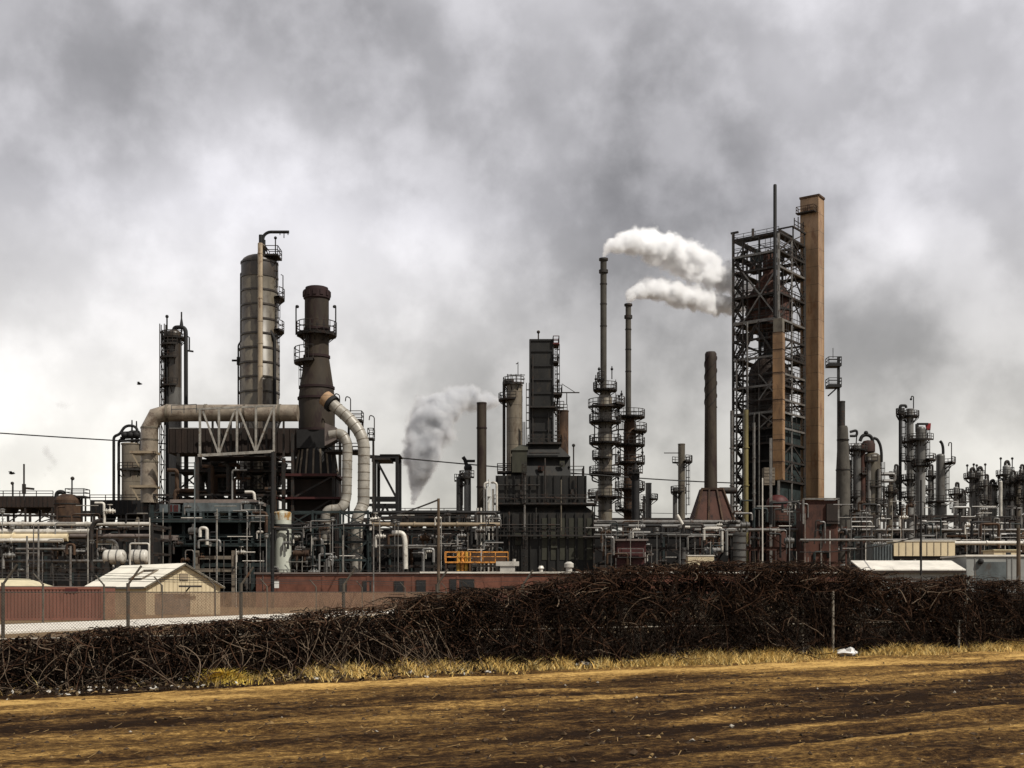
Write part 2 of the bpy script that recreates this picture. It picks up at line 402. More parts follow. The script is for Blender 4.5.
def make_world():
    w = bpy.data.worlds.new('World'); SC.world = w; w.use_nodes = True
    nt = w.node_tree; N = nt.nodes; L = nt.links; bg = N['Background']
    tc = N.new('ShaderNodeTexCoord')
    sky = N.new('ShaderNodeTexSky'); sky.sky_type = 'NISHITA'; sky.sun_disc = False; sky.sun_elevation = SUN_EL
    sky.sun_rotation = math.atan2(SUN_AZ.x, SUN_AZ.y)
    nz = N.new('ShaderNodeTexNoise'); nz.inputs['Scale'].default_value = 6.0; nz.inputs['Detail'].default_value = 6; nz.inputs['Roughness'].default_value = .55
    L.new(tc.outputs['Generated'], nz.inputs['Vector'])
    sub = N.new('ShaderNodeVectorMath'); sub.operation = 'SUBTRACT'; sub.inputs[1].default_value = (.5, .5, .5); L.new(nz.outputs['Color'], sub.inputs[0])
    sc_ = N.new('ShaderNodeVectorMath'); sc_.operation = 'SCALE'; sc_.inputs['Scale'].default_value = .12; L.new(sub.outputs[0], sc_.inputs[0])
    add = N.new('ShaderNodeVectorMath'); add.operation = 'ADD'; L.new(tc.outputs['Generated'], add.inputs[0]); L.new(sc_.outputs[0], add.inputs[1])
    nn = N.new('ShaderNodeVectorMath'); nn.operation = 'NORMALIZE'; L.new(add.outputs[0], nn.inputs[0])
    # broad light and dark banks of the cloud deck, each a soft patch round a direction
    blobs = [(240, 220, 250, .36), (335, 195, 120, .14), (425, 250, 90, .12), (20, 390, 240, .29), (100, 470, 260, .22), (180, 20, 260, -.10),
             (450, 90, 240, -.14), (690, 190, 290, -.17), (740, 350, 230, -.08), (600, 420, 220, -.10),
             (880, 250, 90, .26), (1020, 150, 160, .10), (520, -40, 220, .12), (860, -30, 230, .10), (1010, 480, 150, .13),
             (930, 380, 130, -.07), (120, 90, 190, -.13), (370, 440, 200, .13), (40, 300, 90, -.05), (560, 180, 120, .05)]
    acc = None
    for (px, py, rad, amp) in blobs:
        d = Vector(((px - CX) / F, 1, (HY - py) / F)).normalized()
        ds = N.new('ShaderNodeVectorMath'); ds.operation = 'DISTANCE'; ds.inputs[1].default_value = d; L.new(nn.outputs[0], ds.inputs[0])
        m = N.new('ShaderNodeMapRange'); m.interpolation_type = 'SMOOTHERSTEP'
        m.inputs[1].default_value = 0; m.inputs[2].default_value = rad / F; m.inputs[3].default_value = amp; m.inputs[4].default_value = 0
        L.new(ds.outputs['Value'], m.inputs[0])
        if acc is None: acc = m.outputs[0]
        else:
            a = N.new('ShaderNodeMath'); L.new(acc, a.inputs[0]); L.new(m.outputs[0], a.inputs[1]); acc = a.outputs[0]
    n2 = N.new('ShaderNodeTexNoise'); n2.inputs['Scale'].default_value = 7.5; n2.inputs['Detail'].default_value = 7; n2.inputs['Roughness'].default_value = .5
    L.new(tc.outputs['Generated'], n2.inputs['Vector'])
    m2 = N.new('ShaderNodeMapRange'); m2.inputs[1].default_value = .3; m2.inputs[2].default_value = .7; m2.inputs[3].default_value = .52; m2.inputs[4].default_value = .79; L.new(n2.outputs['Fac'], m2.inputs[0])
    a = N.new('ShaderNodeMath'); L.new(acc, a.inputs[0]); L.new(m2.outputs[0], a.inputs[1])
    n3 = N.new('ShaderNodeTexNoise'); n3.inputs['Scale'].default_value = 13.; n3.inputs['Detail'].default_value = 6; n3.inputs['Roughness'].default_value = .52; n3.inputs['Distortion'].default_value = 0
    L.new(tc.outputs['Generated'], n3.inputs['Vector'])
    m3 = N.new('ShaderNodeMapRange'); m3.interpolation_type = 'SMOOTHSTEP'; m3.inputs[1].default_value = .38; m3.inputs[2].default_value = .66; m3.inputs[3].default_value = -.10; m3.inputs[4].default_value = .10; L.new(n3.outputs['Fac'], m3.inputs[0])
    a3 = N.new('ShaderNodeMath'); L.new(a.outputs[0], a3.inputs[0]); L.new(m3.outputs[0], a3.inputs[1]); a = a3
    sp = N.new('ShaderNodeSeparateXYZ'); L.new(tc.outputs['Generated'], sp.inputs[0])
    lo = N.new('ShaderNodeMapRange'); lo.inputs[1].default_value = .02; lo.inputs[2].default_value = .3; L.new(sp.outputs['Z'], lo.inputs[0])
    mixc = N.new('ShaderNodeMix'); mixc.data_type = 'RGBA'; L.new(lo.outputs[0], mixc.inputs[0])
    mixc.inputs[6].default_value = (1.04, 1.0, .88, 1); mixc.inputs[7].default_value = (.978, .962, 1.008, 1)
    hi = N.new('ShaderNodeMapRange'); hi.inputs[1].default_value = .45; hi.inputs[2].default_value = .9; hi.inputs[3].default_value = 1; hi.inputs[4].default_value = .75; L.new(sp.outputs['Z'], hi.inputs[0])
    v = N.new('ShaderNodeMath'); v.operation = 'MULTIPLY'; L.new(a.outputs[0], v.inputs[0]); L.new(hi.outputs[0], v.inputs[1])
    cl = N.new('ShaderNodeVectorMath'); cl.operation = 'SCALE'; L.new(mixc.outputs[2], cl.inputs[0]); L.new(v.outputs[0], cl.inputs['Scale'])
    # thin blue sky light leaking through the deck
    bg2 = N.new('ShaderNodeBackground'); L.new(cl.outputs[0], bg.inputs['Color']); bg.inputs['Strength'].default_value = .97
    L.new(sky.outputs[0], bg2.inputs['Color']); bg2.inputs['Strength'].default_value = .06
    ms = N.new('ShaderNodeMixShader'); ms.inputs[0].default_value = .06
    L.new(bg.outputs[0], ms.inputs[1]); L.new(bg2.outputs[0], ms.inputs[2])
    L.new(ms.outputs[0], N['World Output'].inputs['Surface'])
make_world()
vs = SC.view_settings; vs.view_transform = 'Standard'; vs.look = 'None'; vs.exposure = 0; vs.gamma = 1
SC.cycles.use_denoising = True
SC.cycles.volume_bounces = 10; SC.cycles.max_bounces = 10; SC.cycles.diffuse_bounces = 3; SC.cycles.glossy_bounces = 2; SC.cycles.transparent_max_bounces = 24
SC.cycles.volume_step_rate = .5; SC.cycles.volume_max_steps = 256

# ================================================================== ground
FA, FB = Vector((-11.95, 28, 0)), Vector((20.5, 48, 0))          # near fence line at the picture's two edges
FD = (FB - FA).normalized(); FN = Vector((FD.y, -FD.x, 0))        # FN points to the camera side
FLEN = (FB - FA).length
def fpt(s, v=0., z=0.): p = FA + (FB - FA) * s + FN * v; return Vector((p.x, p.y, z))

def ground_mat(name, kind):
    m = bpy.data.materials.new(name); m.use_nodes = True
    nt = m.node_tree; N = nt.nodes; L = nt.links; b = N['Principled BSDF']
    b.inputs['Roughness'].default_value = .95; b.inputs['Specular IOR Level'].default_value = .04
    g = N.new('ShaderNodeNewGeometry')
    mp = N.new('ShaderNodeMapping'); mp.vector_type = 'POINT'; mp.inputs['Rotation'].default_value = (0, 0, -math.atan2(FD.y, FD.x))
    L.new(g.outputs['Position'], mp.inputs['Vector'])
    st = N.new('ShaderNodeMapping'); st.inputs['Scale'].default_value = (.16, 1.0, 1); L.new(mp.outputs[0], st.inputs['Vector'])
    n1 = N.new('ShaderNodeTexNoise'); n1.inputs['Scale'].default_value = .55; n1.inputs['Detail'].default_value = 9; n1.inputs['Roughness'].default_value = .68; n1.inputs['Distortion'].default_value = .7
    L.new(st.outputs[0], n1.inputs['Vector'])
    n2 = N.new('ShaderNodeTexNoise'); n2.inputs['Scale'].default_value = 7.; n2.inputs['Detail'].default_value = 8; n2.inputs['Roughness'].default_value = .8
    st2 = N.new('ShaderNodeMapping'); st2.inputs['Scale'].default_value = (.55, 1.0, 1); L.new(mp.outputs[0], st2.inputs['Vector']); L.new(st2.outputs[0], n2.inputs['Vector'])
    av = N.new('ShaderNodeMath'); av.operation = 'MULTIPLY_ADD'; av.inputs[1].default_value = .55
    L.new(n2.outputs['Fac'], av.inputs[0])
    h = N.new('ShaderNodeMath'); h.operation = 'MULTIPLY'; h.inputs[1].default_value = .75; L.new(n1.outputs['Fac'], h.inputs[0]); L.new(h.outputs[0], av.inputs[2])
    fac = av.outputs[0]
    cr = N.new('ShaderNodeValToRGB'); e = cr.color_ramp.elements
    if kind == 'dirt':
        at = N.new('ShaderNodeAttribute'); at.attribute_name = 'dry_rut_shade'
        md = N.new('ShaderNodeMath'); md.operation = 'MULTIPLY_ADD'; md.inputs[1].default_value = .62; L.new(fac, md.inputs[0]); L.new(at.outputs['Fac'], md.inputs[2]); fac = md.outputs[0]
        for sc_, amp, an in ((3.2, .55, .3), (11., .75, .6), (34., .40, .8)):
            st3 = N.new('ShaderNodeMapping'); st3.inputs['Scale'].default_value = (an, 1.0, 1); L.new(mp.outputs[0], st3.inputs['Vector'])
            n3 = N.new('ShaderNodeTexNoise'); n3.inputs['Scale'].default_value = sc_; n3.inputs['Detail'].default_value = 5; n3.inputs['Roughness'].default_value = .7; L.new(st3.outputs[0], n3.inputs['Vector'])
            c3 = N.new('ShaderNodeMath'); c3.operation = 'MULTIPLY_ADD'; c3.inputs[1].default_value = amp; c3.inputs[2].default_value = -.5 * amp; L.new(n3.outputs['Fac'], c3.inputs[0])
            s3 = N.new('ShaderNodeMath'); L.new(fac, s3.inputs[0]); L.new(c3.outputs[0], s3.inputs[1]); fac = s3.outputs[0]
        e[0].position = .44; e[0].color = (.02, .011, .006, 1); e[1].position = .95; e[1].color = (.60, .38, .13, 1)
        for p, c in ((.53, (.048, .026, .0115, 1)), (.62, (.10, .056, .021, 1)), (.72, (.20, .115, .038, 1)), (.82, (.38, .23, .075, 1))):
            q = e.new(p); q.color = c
    else:
        e[0].position = .45; e[0].color = (.05, .035, .022, 1); e[1].position = .85; e[1].color = (.24, .165, .09, 1)
    L.new(fac, cr.inputs[0]); L.new(cr.outputs[0], b.inputs['Base Color'])
    bp = N.new('ShaderNodeBump'); bp.inputs['Strength'].default_value = 1.; bp.inputs['Distance'].default_value = .12
    L.new(fac, bp.inputs['Height']); L.new(bp.outputs[0], b.inputs['Normal'])
    return m
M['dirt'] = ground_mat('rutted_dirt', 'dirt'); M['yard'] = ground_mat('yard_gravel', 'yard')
M['road'] = mat('pale_concrete_road', (.80, .75, .66), .9, var=.15, scale=.6, bump=.1)

structure(MB()._add([(-2500, -60, 0), (2500, -60, 0), (2500, 4000, 0), (-2500, 4000, 0)], [(0, 1, 2, 3)]), 'ground', 'yard')

def rut_z(x, y):
    p = Vector((x, y, 0)); u = p.dot(FD); v = p.dot(FN)
    z = .075 * noise.noise(Vector((u * .10, v * .9, 3.1))) + .06 * noise.noise(Vector((u * .22, v * 2.1, 9.7)))
    z += .03 * noise.noise(Vector((u * 1.3, v * 2.6, 1.7))) + .018 * noise.noise(Vector((u * 4, v * 5, 5.7)))
    return z + .13
TR = [(7.2, 1.6, .085, 0.), (8.8, 1.6, .085, .1), (12.5, 3.2, .11, 1.9), (14.2, 3.2, .11, 1.95), (17.5, 3.0, .07, 3.6), (19.3, 3.0, .07, 3.65), (10.3, 3.4, -.12, 5.), (11.9, 3.4, -.12, 5.05)]
def dry_rut_shade(x, y):
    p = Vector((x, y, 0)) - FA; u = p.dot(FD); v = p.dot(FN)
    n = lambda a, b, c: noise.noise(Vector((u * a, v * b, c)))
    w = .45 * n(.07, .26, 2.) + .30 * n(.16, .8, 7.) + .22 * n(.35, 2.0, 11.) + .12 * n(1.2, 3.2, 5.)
    for v0, A, k, ph in TR:                       # wheel tracks: damp, churned mud, plus rut shade put into the colour
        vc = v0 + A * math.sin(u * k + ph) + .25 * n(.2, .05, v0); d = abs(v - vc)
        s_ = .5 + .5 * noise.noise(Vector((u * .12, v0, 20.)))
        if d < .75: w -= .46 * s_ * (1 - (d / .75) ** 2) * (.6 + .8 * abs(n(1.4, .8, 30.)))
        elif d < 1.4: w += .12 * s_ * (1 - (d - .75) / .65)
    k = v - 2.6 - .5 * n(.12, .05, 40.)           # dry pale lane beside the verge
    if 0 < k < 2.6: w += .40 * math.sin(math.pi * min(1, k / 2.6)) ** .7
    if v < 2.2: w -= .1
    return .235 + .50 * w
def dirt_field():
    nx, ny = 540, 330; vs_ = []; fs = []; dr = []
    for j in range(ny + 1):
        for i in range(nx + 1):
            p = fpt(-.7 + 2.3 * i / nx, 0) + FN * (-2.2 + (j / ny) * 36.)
            w = dry_rut_shade(p.x, p.y); dr.append(w)
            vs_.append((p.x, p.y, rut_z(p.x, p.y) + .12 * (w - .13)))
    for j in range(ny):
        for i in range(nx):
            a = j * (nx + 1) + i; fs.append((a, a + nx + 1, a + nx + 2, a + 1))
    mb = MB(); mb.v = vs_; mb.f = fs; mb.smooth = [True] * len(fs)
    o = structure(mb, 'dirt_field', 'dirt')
    o.data.attributes.new('dry_rut_shade', 'FLOAT', 'POINT').data.foreach_set('value', dr)
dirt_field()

# pale road behind the hedge
def road():
    far = [X(-140, 66), 66], [-35.9, 84], [-17.7, 150], [-6.5, 190]
    near = [-36, 48], [-29, 68], [-14.4, 122], [-1.5, 170]
    mb = MB(); z = .12
    for (a, b) in zip(range(3), range(1, 4)):
        q = [near[a], near[b], far[b], far[a]]
        mb.hexa([(x, y, 0) for x, y in q] + [(x, y, z) for x, y in q])
    structure(mb, 'road', 'road')
road()

# ================================================================== near fence, vines, verge
def near_fence():
    t = thing('chain_link_fence', 'tall chain link fence with angled barbed wire arms, overgrown by dead vines', 'fence', fpt(.3))
    sp = .0752; k0 = -6
    ss = [.077 + sp * k for k in range(k0, 20)]
    for s in ss:
        mb = MB(); p = fpt(s, 0)
        mb.tube([p, p + Vector((0, 0, 2.62))], .045, 8)
        mb.tube([p + Vector((0, 0, 2.58)), p + FN * .1 + FD * .30 + Vector((0, 0, 3.05))], .03, 6)
        mb.build('post', 'palepost' if abs(s - .6786) < .01 or abs(s - .9) < .01 else 'post', t)
    for s, h in ((.70, 2.45), (.874, 1.35)): MB().tube([fpt(s, .62, 0), fpt(s, .62, h)], .05, 8).build('post', 'palepost', t)
    w = MB()
    for k, z in ((0.06, 2.72), (.10, 2.86), (.135, 3.0)):
        for a, b in zip(ss, ss[1:]): 
            p, q = fpt(a, k * .7, z) + FD * k * 2, fpt(b, k * .7, z) + FD * k * 2
            w.tube([p, (p + q) / 2 - Vector((0, 0, .03)), q], .0045, 4)
    w.build('barbed_wire', 'wire', t)
    for z, q in ((2.4, .009), (1.3, .022), (.25, .022)): MB().tube([fpt(ss[0], .05, z), fpt(ss[-1], .05, z)], q, 6).build('rail', 'wire' if z > 2 else 'palepost', t)
    me = bpy.data.meshes.new('wire_mesh'); n = len(ss) - 1
    vs_ = [tuple(fpt(s, .06, z) - Vector(t.location)) for s in ss for z in (.1, 2.4)]
    me.from_pydata(vs_, [], [(2 * i, 2 * i + 2, 2 * i + 3, 2 * i + 1) for i in range(n)])
    uv = me.uv_layers.new(name='UVMap')
    for i in range(n):
        for j, (a, b) in enumerate(((0, .1), (1, .1), (1, 2.4), (0, 2.4))): uv.data[i * 4 + j].uv = ((i + a) * sp * FLEN, b)
    me.materials.append(M['chain']); o = bpy.data.objects.new('wire_mesh', me); COL.objects.link(o); o.parent = t
near_fence()

VT = [(-400, 640), (0, 639), (60, 635), (128, 628), (250, 620), (300, 615), (370, 606), (430, 596), (500, 588), (560, 577), (600, 571), (650, 567), (700, 566), (760, 564), (800, 561), (840, 566), (870, 577), (915, 583), (950, 577), (1000, 581), (1024, 585), (1500, 585)]
def interp(T, x):
    if x <= T[0][0]: return T[0][1]
    for (a, p), (b, q) in zip(T, T[1:]):
        if a <= x <= b: return p + (q - p) * (x - a) / (b - a)
    return T[-1][1]
def vine_top(s):
    p = fpt(s, 0); px = p.x / p.y * F + CX
    return max(.5, Z(interp(VT, px), p.y)) + (.08 if px < 330 else .2) * noise.noise(Vector((s * 22, 2.2, 0)))
def vines():
    rnd = random.Random(5)
    mb = MB(); mi = []
    def twig(pts, r, m, r2=None):
        k = len(mb.f); mb.tube(pts, r, 3, False, r2); mi.extend([m] * (len(mb.f) - k))
    for i in range(34000):
        s = rnd.uniform(-.42, 1.42); top = vine_top(s)
        if rnd.random() > top / 3.3: continue
        v = rnd.gauss(.12, .34)
        z = top * (1 - rnd.random() ** 1.3 * .98)
        if noise.noise(Vector((s * 26, z * 1.3, 4.))) + .5 * noise.noise(Vector((s * 70, z * 3, 8.))) < -.10 and rnd.random() < .85: continue
        p = fpt(s, v, z)
        d = (FD * rnd.uniform(-1, 1) + FN * rnd.uniform(-.35, .35) + Vector((0, 0, rnd.uniform(-.9, .8)))).normalized()
        L = rnd.uniform(.4, 1.6); n = 8; pts = [p]; bend = Vector((rnd.gauss(0, .42), rnd.gauss(0, .42), rnd.gauss(-.12, .42)))
        for k in range(n):
            d = (d + bend * .5 + Vector((rnd.gauss(0, .13), rnd.gauss(0, .13), rnd.gauss(0, .13)))).normalized()
            q = pts[-1] + d * L / n
            if q.z > top + .04: q.z = top + .04 - rnd.random() * .15; d.z = -abs(d.z) * .5
            if q.z < .06: q.z = .06 + rnd.random() * .05
            pts.append(q)
        u = rnd.random()
        hi = z > top * .72; m = (0 if u < .5 else 1 if u < .95 else 2) if hi else (0 if u < .80 else 1 if u < .97 else 2)
        if s < .28 and rnd.random() < .05: m = 2
        twig(pts, rnd.uniform(.008, .017) * (1 if m < 2 else .9), m)
    # loose canes along the crown of the hedge
    for i in range(3000):
        s = rnd.uniform(-.4, 1.42); top = vine_top(s); p = fpt(s, rnd.gauss(.05, .25), top - .15)
        d = FD * rnd.uniform(-1, 1) + FN * rnd.uniform(-.3, .3) + Vector((0, 0, rnd.uniform(.3, 1.)))
        L = (rnd.uniform(.2, .5) + .5 * rnd.random() ** 4) * (.55 if s < .2 else 1); d.normalize(); pts = [p]
        for k in range(5):
            d = (d + Vector((rnd.gauss(0, .2), rnd.gauss(0, .2), -.28))).normalized(); pts.append(pts[-1] + d * L / 5)
        twig(pts, .008, rnd.choice((0, 1, 1, 1, 2)), .003)
    # arched canes falling forward to the ground, thick at the left end
    for i in range(300):
        s = rnd.uniform(-.2, .30) if i < 230 else rnd.uniform(.3, 1.15); top = vine_top(s); thin_ = s > .3
        h = top * rnd.uniform(.55, 1.02); a = fpt(s, rnd.uniform(0, .4), h); ds = rnd.gauss(0, .03)
        q = fpt(s + ds, rnd.uniform(.5, 1.5), .14); c = (a + q) / 2 + FN * rnd.uniform(-.1, .7) + FD * rnd.gauss(0, .7) + Vector((0, 0, rnd.uniform(-.7, .55)))
        twig(arc(a, c, q, 8), rnd.uniform(.006, .013), rnd.choice((0, 1, 1)) if thin_ else rnd.choice((1, 2, 2, 2, 0)), .006)
    # withered leaves caught in the tangle
    for i in range(82000):
        s = rnd.uniform(-.42, 1.42); top = vine_top(s)
        if rnd.random() > top / 3.3: continue
        z = top * (1 - rnd.random() ** 1.15) ; v = rnd.gauss(-.02, .30)
        if noise.noise(Vector((s * 26, z * 1.3, 4.))) + .5 * noise.noise(Vector((s * 70, z * 3, 8.))) < -.06 and rnd.random() < .9: continue
        p = fpt(s, v, max(.05, z)); r = rnd.uniform(.03, .085)
        a = Vector((rnd.gauss(0, 1), rnd.gauss(0, 1), rnd.gauss(0, 1))).normalized(); b = a.orthogonal().normalized() * .6
        k = len(mb.f); mb._add([p - a * r, p + b * r, p + a * r, p - b * r], [(0, 1, 2, 3)]); mi.extend([3 if rnd.random() < .86 else 1] * (len(mb.f) - k))
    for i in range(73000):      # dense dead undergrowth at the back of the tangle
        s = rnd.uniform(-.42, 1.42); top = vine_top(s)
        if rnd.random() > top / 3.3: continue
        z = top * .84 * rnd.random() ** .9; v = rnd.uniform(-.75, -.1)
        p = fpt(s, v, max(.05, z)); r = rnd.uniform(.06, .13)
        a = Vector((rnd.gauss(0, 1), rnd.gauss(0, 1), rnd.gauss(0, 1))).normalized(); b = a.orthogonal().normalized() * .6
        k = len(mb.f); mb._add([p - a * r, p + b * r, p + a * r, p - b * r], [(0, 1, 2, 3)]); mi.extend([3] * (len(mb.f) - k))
    o = mb.build('vine_thicket', [mat('dark_vine_bark', (.022, .014, .010), .9, var=.4, scale=3, bump=0), mat('brown_vine_bark', (.095, .052, .032), .9, var=.4, scale=3, bump=0),
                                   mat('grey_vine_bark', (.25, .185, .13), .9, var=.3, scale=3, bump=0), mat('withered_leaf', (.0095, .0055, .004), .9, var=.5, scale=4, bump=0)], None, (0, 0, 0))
    o.data.polygons.foreach_set('material_index', mi)
    tag(o, 'tangled dark brown dead vines covering the near chain link fence', 'vines', kind='stuff')
vines()

BAGS = [V(583, 671, CH * F / (671 - HY)), V(848, 655, 41.6)]
def verge():
    rnd = random.Random(8); mb = MB(); mi = []
    for i in range(120000):
        s = rnd.uniform(-.4, 1.42)
        px = fpt(s).x / fpt(s).y * F + CX
        dens = .006 if px < 185 else .25 if px < 240 else 1.
        nz = max(0, min(1, .5 + .55 * noise.noise(Vector((s * 30, 1.3, 0))) + .55 * noise.noise(Vector((s * 95, 4.3, 0)))))
        if rnd.random() > dens * (.06 + 1.1 * nz ** 1.4): continue
        v = .55 + abs(rnd.gauss(0, .6)) * (.5 + .8 * nz); p = fpt(s, v)
        if any((p.x - q.x) ** 2 + (p.y - q.y) ** 2 < .36 or (abs(p.x - q.x * p.y / q.y) < .4 and q.y - 1.3 < p.y < q.y) for q in BAGS): continue
        p.z = rut_z(p.x, p.y) - .03
        h = rnd.uniform(.06, .46) * rnd.uniform(.6, 1.1) * (.7 + .8 * nz) * (1.25 - min(.8, v * .35)); w = rnd.uniform(.006, .012)
        a = rnd.uniform(0, 6.28); t = Vector((math.cos(a), math.sin(a), 0)); l = Vector((rnd.gauss(0, .4), rnd.gauss(0, .4), 1)) * h
        mid = p + l * .55; tip = p + l + Vector((l.x, l.y, -.15 * h)) * .6
        mb._add([p - t * w, p + t * w, mid + t * w * .7, mid - t * w * .7, tip], [(0, 1, 2, 3), (3, 2, 4)])
        u = rnd.random(); mi += [0 if u < .5 else 1 if u < .72 else 2] * 2
    o = mb.build('dry_grass', [mat('straw_grass', (.85, .56, .17), .85, var=.3, scale=2, bump=0), mat('pale_straw', (.80, .62, .27), .85, var=.3, scale=2, bump=0), mat('green_brown_grass', (.30, .21, .05), .85, var=.3, scale=2, bump=0)], None, (0, 0, 0))
    o.data.polygons.foreach_set('material_index', mi)
    tag(o, 'strip of dry yellow grass along the foot of the vine covered fence', 'grass', kind='stuff')
    # stalks, clods and stones lying on the field
    mb = MB(); mi = []
    for i in range(7000):
        p = fpt(rnd.uniform(-.3, 1.2), rnd.uniform(1.2, 26)); z = rut_z(p.x, p.y); r = rnd.uniform(.012, .045) * (1.5 if rnd.random() < .1 else 1)
        q = [Vector((rnd.gauss(0, 1), rnd.gauss(0, 1), rnd.gauss(0, .7))).normalized() * r for _ in range(6)]
        c = Vector((p.x, p.y, z + r * .3))
        k = [(r, 0, 0), (-r, 0, 0), (0, r, 0), (0, -r, 0), (0, 0, r * .8), (0, 0, -r * .8)]
        mb._add([c + Vector(a) + b * .35 for a, b in zip(k, q)], [(0, 2, 4), (2, 1, 4), (1, 3, 4), (3, 0, 4), (2, 0, 5), (1, 2, 5), (3, 1, 5), (0, 3, 5)])
        u = rnd.random(); mi += [0 if u < .8 else 1 if u < .985 else 2] * 8
    for i in range(2600):
        p = fpt(rnd.uniform(-.3, 1.2), 1.2 + 24 * rnd.random() ** 1.3); z = rut_z(p.x, p.y) + .012
        a = rnd.gauss(0, .7) + math.atan2(FD.y, FD.x); d = Vector((math.cos(a), math.sin(a), rnd.gauss(.1, .2))) * rnd.uniform(.04, .11); c = Vector((p.x, p.y, z))
        mb.tube([c - d, c + d], .006, 3, False); mi += [1 if rnd.random() < .7 else 0] * 3
    o = mb.build('clods_and_straw', [mat('dirt_clod', (.09, .054, .026), .95, var=.4, scale=3, bump=0), mat('pale_straw_stalk', (.36, .23, .09), .9, var=.3, scale=3, bump=0), mat('pale_stone', (.45, .4, .33), .8, var=.2, scale=3, bump=0)], None, (0, 0, 0))
    o.data.polygons.foreach_set('material_index', mi)
    tag(o, 'small clods, stones and straw scattered over the rutted dirt field', 'debris', kind='stuff')
    # leaf litter under the canes at the left
    mb = MB(); mi = []
    for i in range(5200):
        s = rnd.uniform(-.2, .34); p = fpt(s, .2 + abs(rnd.gauss(0, .75))); z = rut_z(p.x, p.y) + rnd.uniform(0, .09); r = rnd.uniform(.03, .085)
        a = Vector((rnd.gauss(0, 1), rnd.gauss(0, 1), rnd.gauss(0, .5))).normalized(); b = a.orthogonal().normalized() * .6; c = Vector((p.x, p.y, z))
        mb._add([c - a * r, c + b * r, c + a * r, c - b * r], [(0, 1, 2, 3)]); u = rnd.random(); mi += [0 if u < .68 else 1 if u < .94 else 2]
    o = mb.build('leaf_litter', [mat('dark_litter', (.03, .02, .014), .9, var=.4, scale=3, bump=0), mat('tan_litter', (.2, .14, .075), .9, var=.4, scale=3, bump=0), mat('pale_litter', (.5, .47, .42), .8, var=.2, scale=3, bump=0)], None, (0, 0, 0))
    o.data.polygons.foreach_set('material_index', mi)
    tag(o, 'brown leaf litter under the arching canes at the left end of the fence', 'leaf litter', kind='stuff')
    # yellow tussock
    mb = MB(); c0 = V(205, 592, 1) ; s0 = .133; c0 = fpt(s0, .95)
    for i in range(900):
        a = rnd.uniform(0, 6.28); q = abs(rnd.gauss(0, .33)); p = c0 + Vector((math.cos(a) * q * 1.25, math.sin(a) * q * .6, 0)); p.z = rut_z(p.x, p.y) - .02
        h = rnd.uniform(.3, .62) * math.exp(-q); w = .012; t = Vector((math.sin(a), -math.cos(a), 0)); l = Vector((math.cos(a) * .6 * rnd.random(), math.sin(a) * .5 * rnd.random(), 1)) * h
        tip = p + l + Vector((l.x, l.y, -.25 * h)); m_ = p + l * .6
        mb._add([p - t * w, p + t * w, m_ + t * w * .6, m_ - t * w * .6, tip], [(0, 1, 2, 3), (3, 2, 4)])
    solo(mb, 'grass_tussock', mat('yellow_tussock', (1., .72, .14), .85, var=.3, scale=2, bump=0), 'bright yellow round grass tussock by the leaf litter, largest on the verge', 'grass tussock')
verge()

M['soil'] = mat('dark_soil', (.03, .02, .014), .95, var=.4, scale=1.5)
q_ = [fpt(-.4, 1.2), fpt(1.4, 1.2), fpt(1.4, -26), fpt(.45, -22), fpt(-.4, -5)]
structure(MB()._add([(p.x, p.y, .045) for p in q_], [(0, 1, 2, 3, 4)]), 'hedge_shade_strip', 'soil')  # dark ground sheet added so the gaps in the vines read as shade
def litter():
    rnd = random.Random(3)
    def bag(px, py, w, h, label, D=None):
        D = D or CH * F / (py - HY); c = V(px, py, D); mb = MB(); n = 9; vs_ = []; 
        for j in range(7):
            for i in range(n):
                a = 2 * math.pi * i / n; k = math.sin(math.pi * (j + .3) / 6.8)
                r = k * (1 + .35 * rnd.uniform(-1, 1))
                vs_.append((c.x + w / 2 * r * math.cos(a), c.y + w * .4 * r * math.sin(a), rut_z(c.x, c.y) - .03 + h * (j / 6) * (1 + .2 * rnd.uniform(-1, 1))))
        fs = [(j * n + i, j * n + (i + 1) % n, (j + 1) * n + (i + 1) % n, (j + 1) * n + i) for j in range(6) for i in range(n)] + [tuple(range(6 * n, 7 * n))]
        mb._add(vs_, fs); solo(mb, 'plastic_bag', 'litter', label, 'plastic bag', 'white litter along the verge')
    bag(583, 671, .50, .2, 'small white crumpled plastic bag on the dirt beside the grass strip')
    bag(848, 655, .72, .33, 'larger white plastic bag caught at the foot of the vines', 41.6)
    for px, py, w, l in ((152, 679, .34, 'white scrap of paper in the leaf litter left of the yellow tussock'), (176, 681, .25, 'tiny pale paper scrap nearest the left of the yellow tussock'), (120, 684, .22, 'pale paper scrap lying farthest left in the leaf litter')):
        D = CH * F / (py - HY); c = V(px, py, D); mb = MB(); z0 = .17
        q = [(c.x - w / 2, c.y - .1, z0), (c.x, c.y - .13, z0 + .09), (c.x + w / 2, c.y - .08, z0 + .02), (c.x + w / 2, c.y + .13, z0 + .06), (c.x, c.y + .1, z0 + .13), (c.x - w / 2, c.y + .12, z0 + .05)]
        mb._add(q + [(a, b, z - .012) for a, b, z in q], [(0, 1, 4, 5), (1, 2, 3, 4), (11, 10, 7, 6), (10, 9, 8, 7), (0, 6, 7, 1), (1, 7, 8, 2), (2, 8, 9, 3), (3, 9, 10, 4), (4, 10, 11, 5), (5, 11, 6, 0)])
        solo(mb, 'paper_scrap', 'litter', l, 'litter', 'white litter along the verge')
litter()

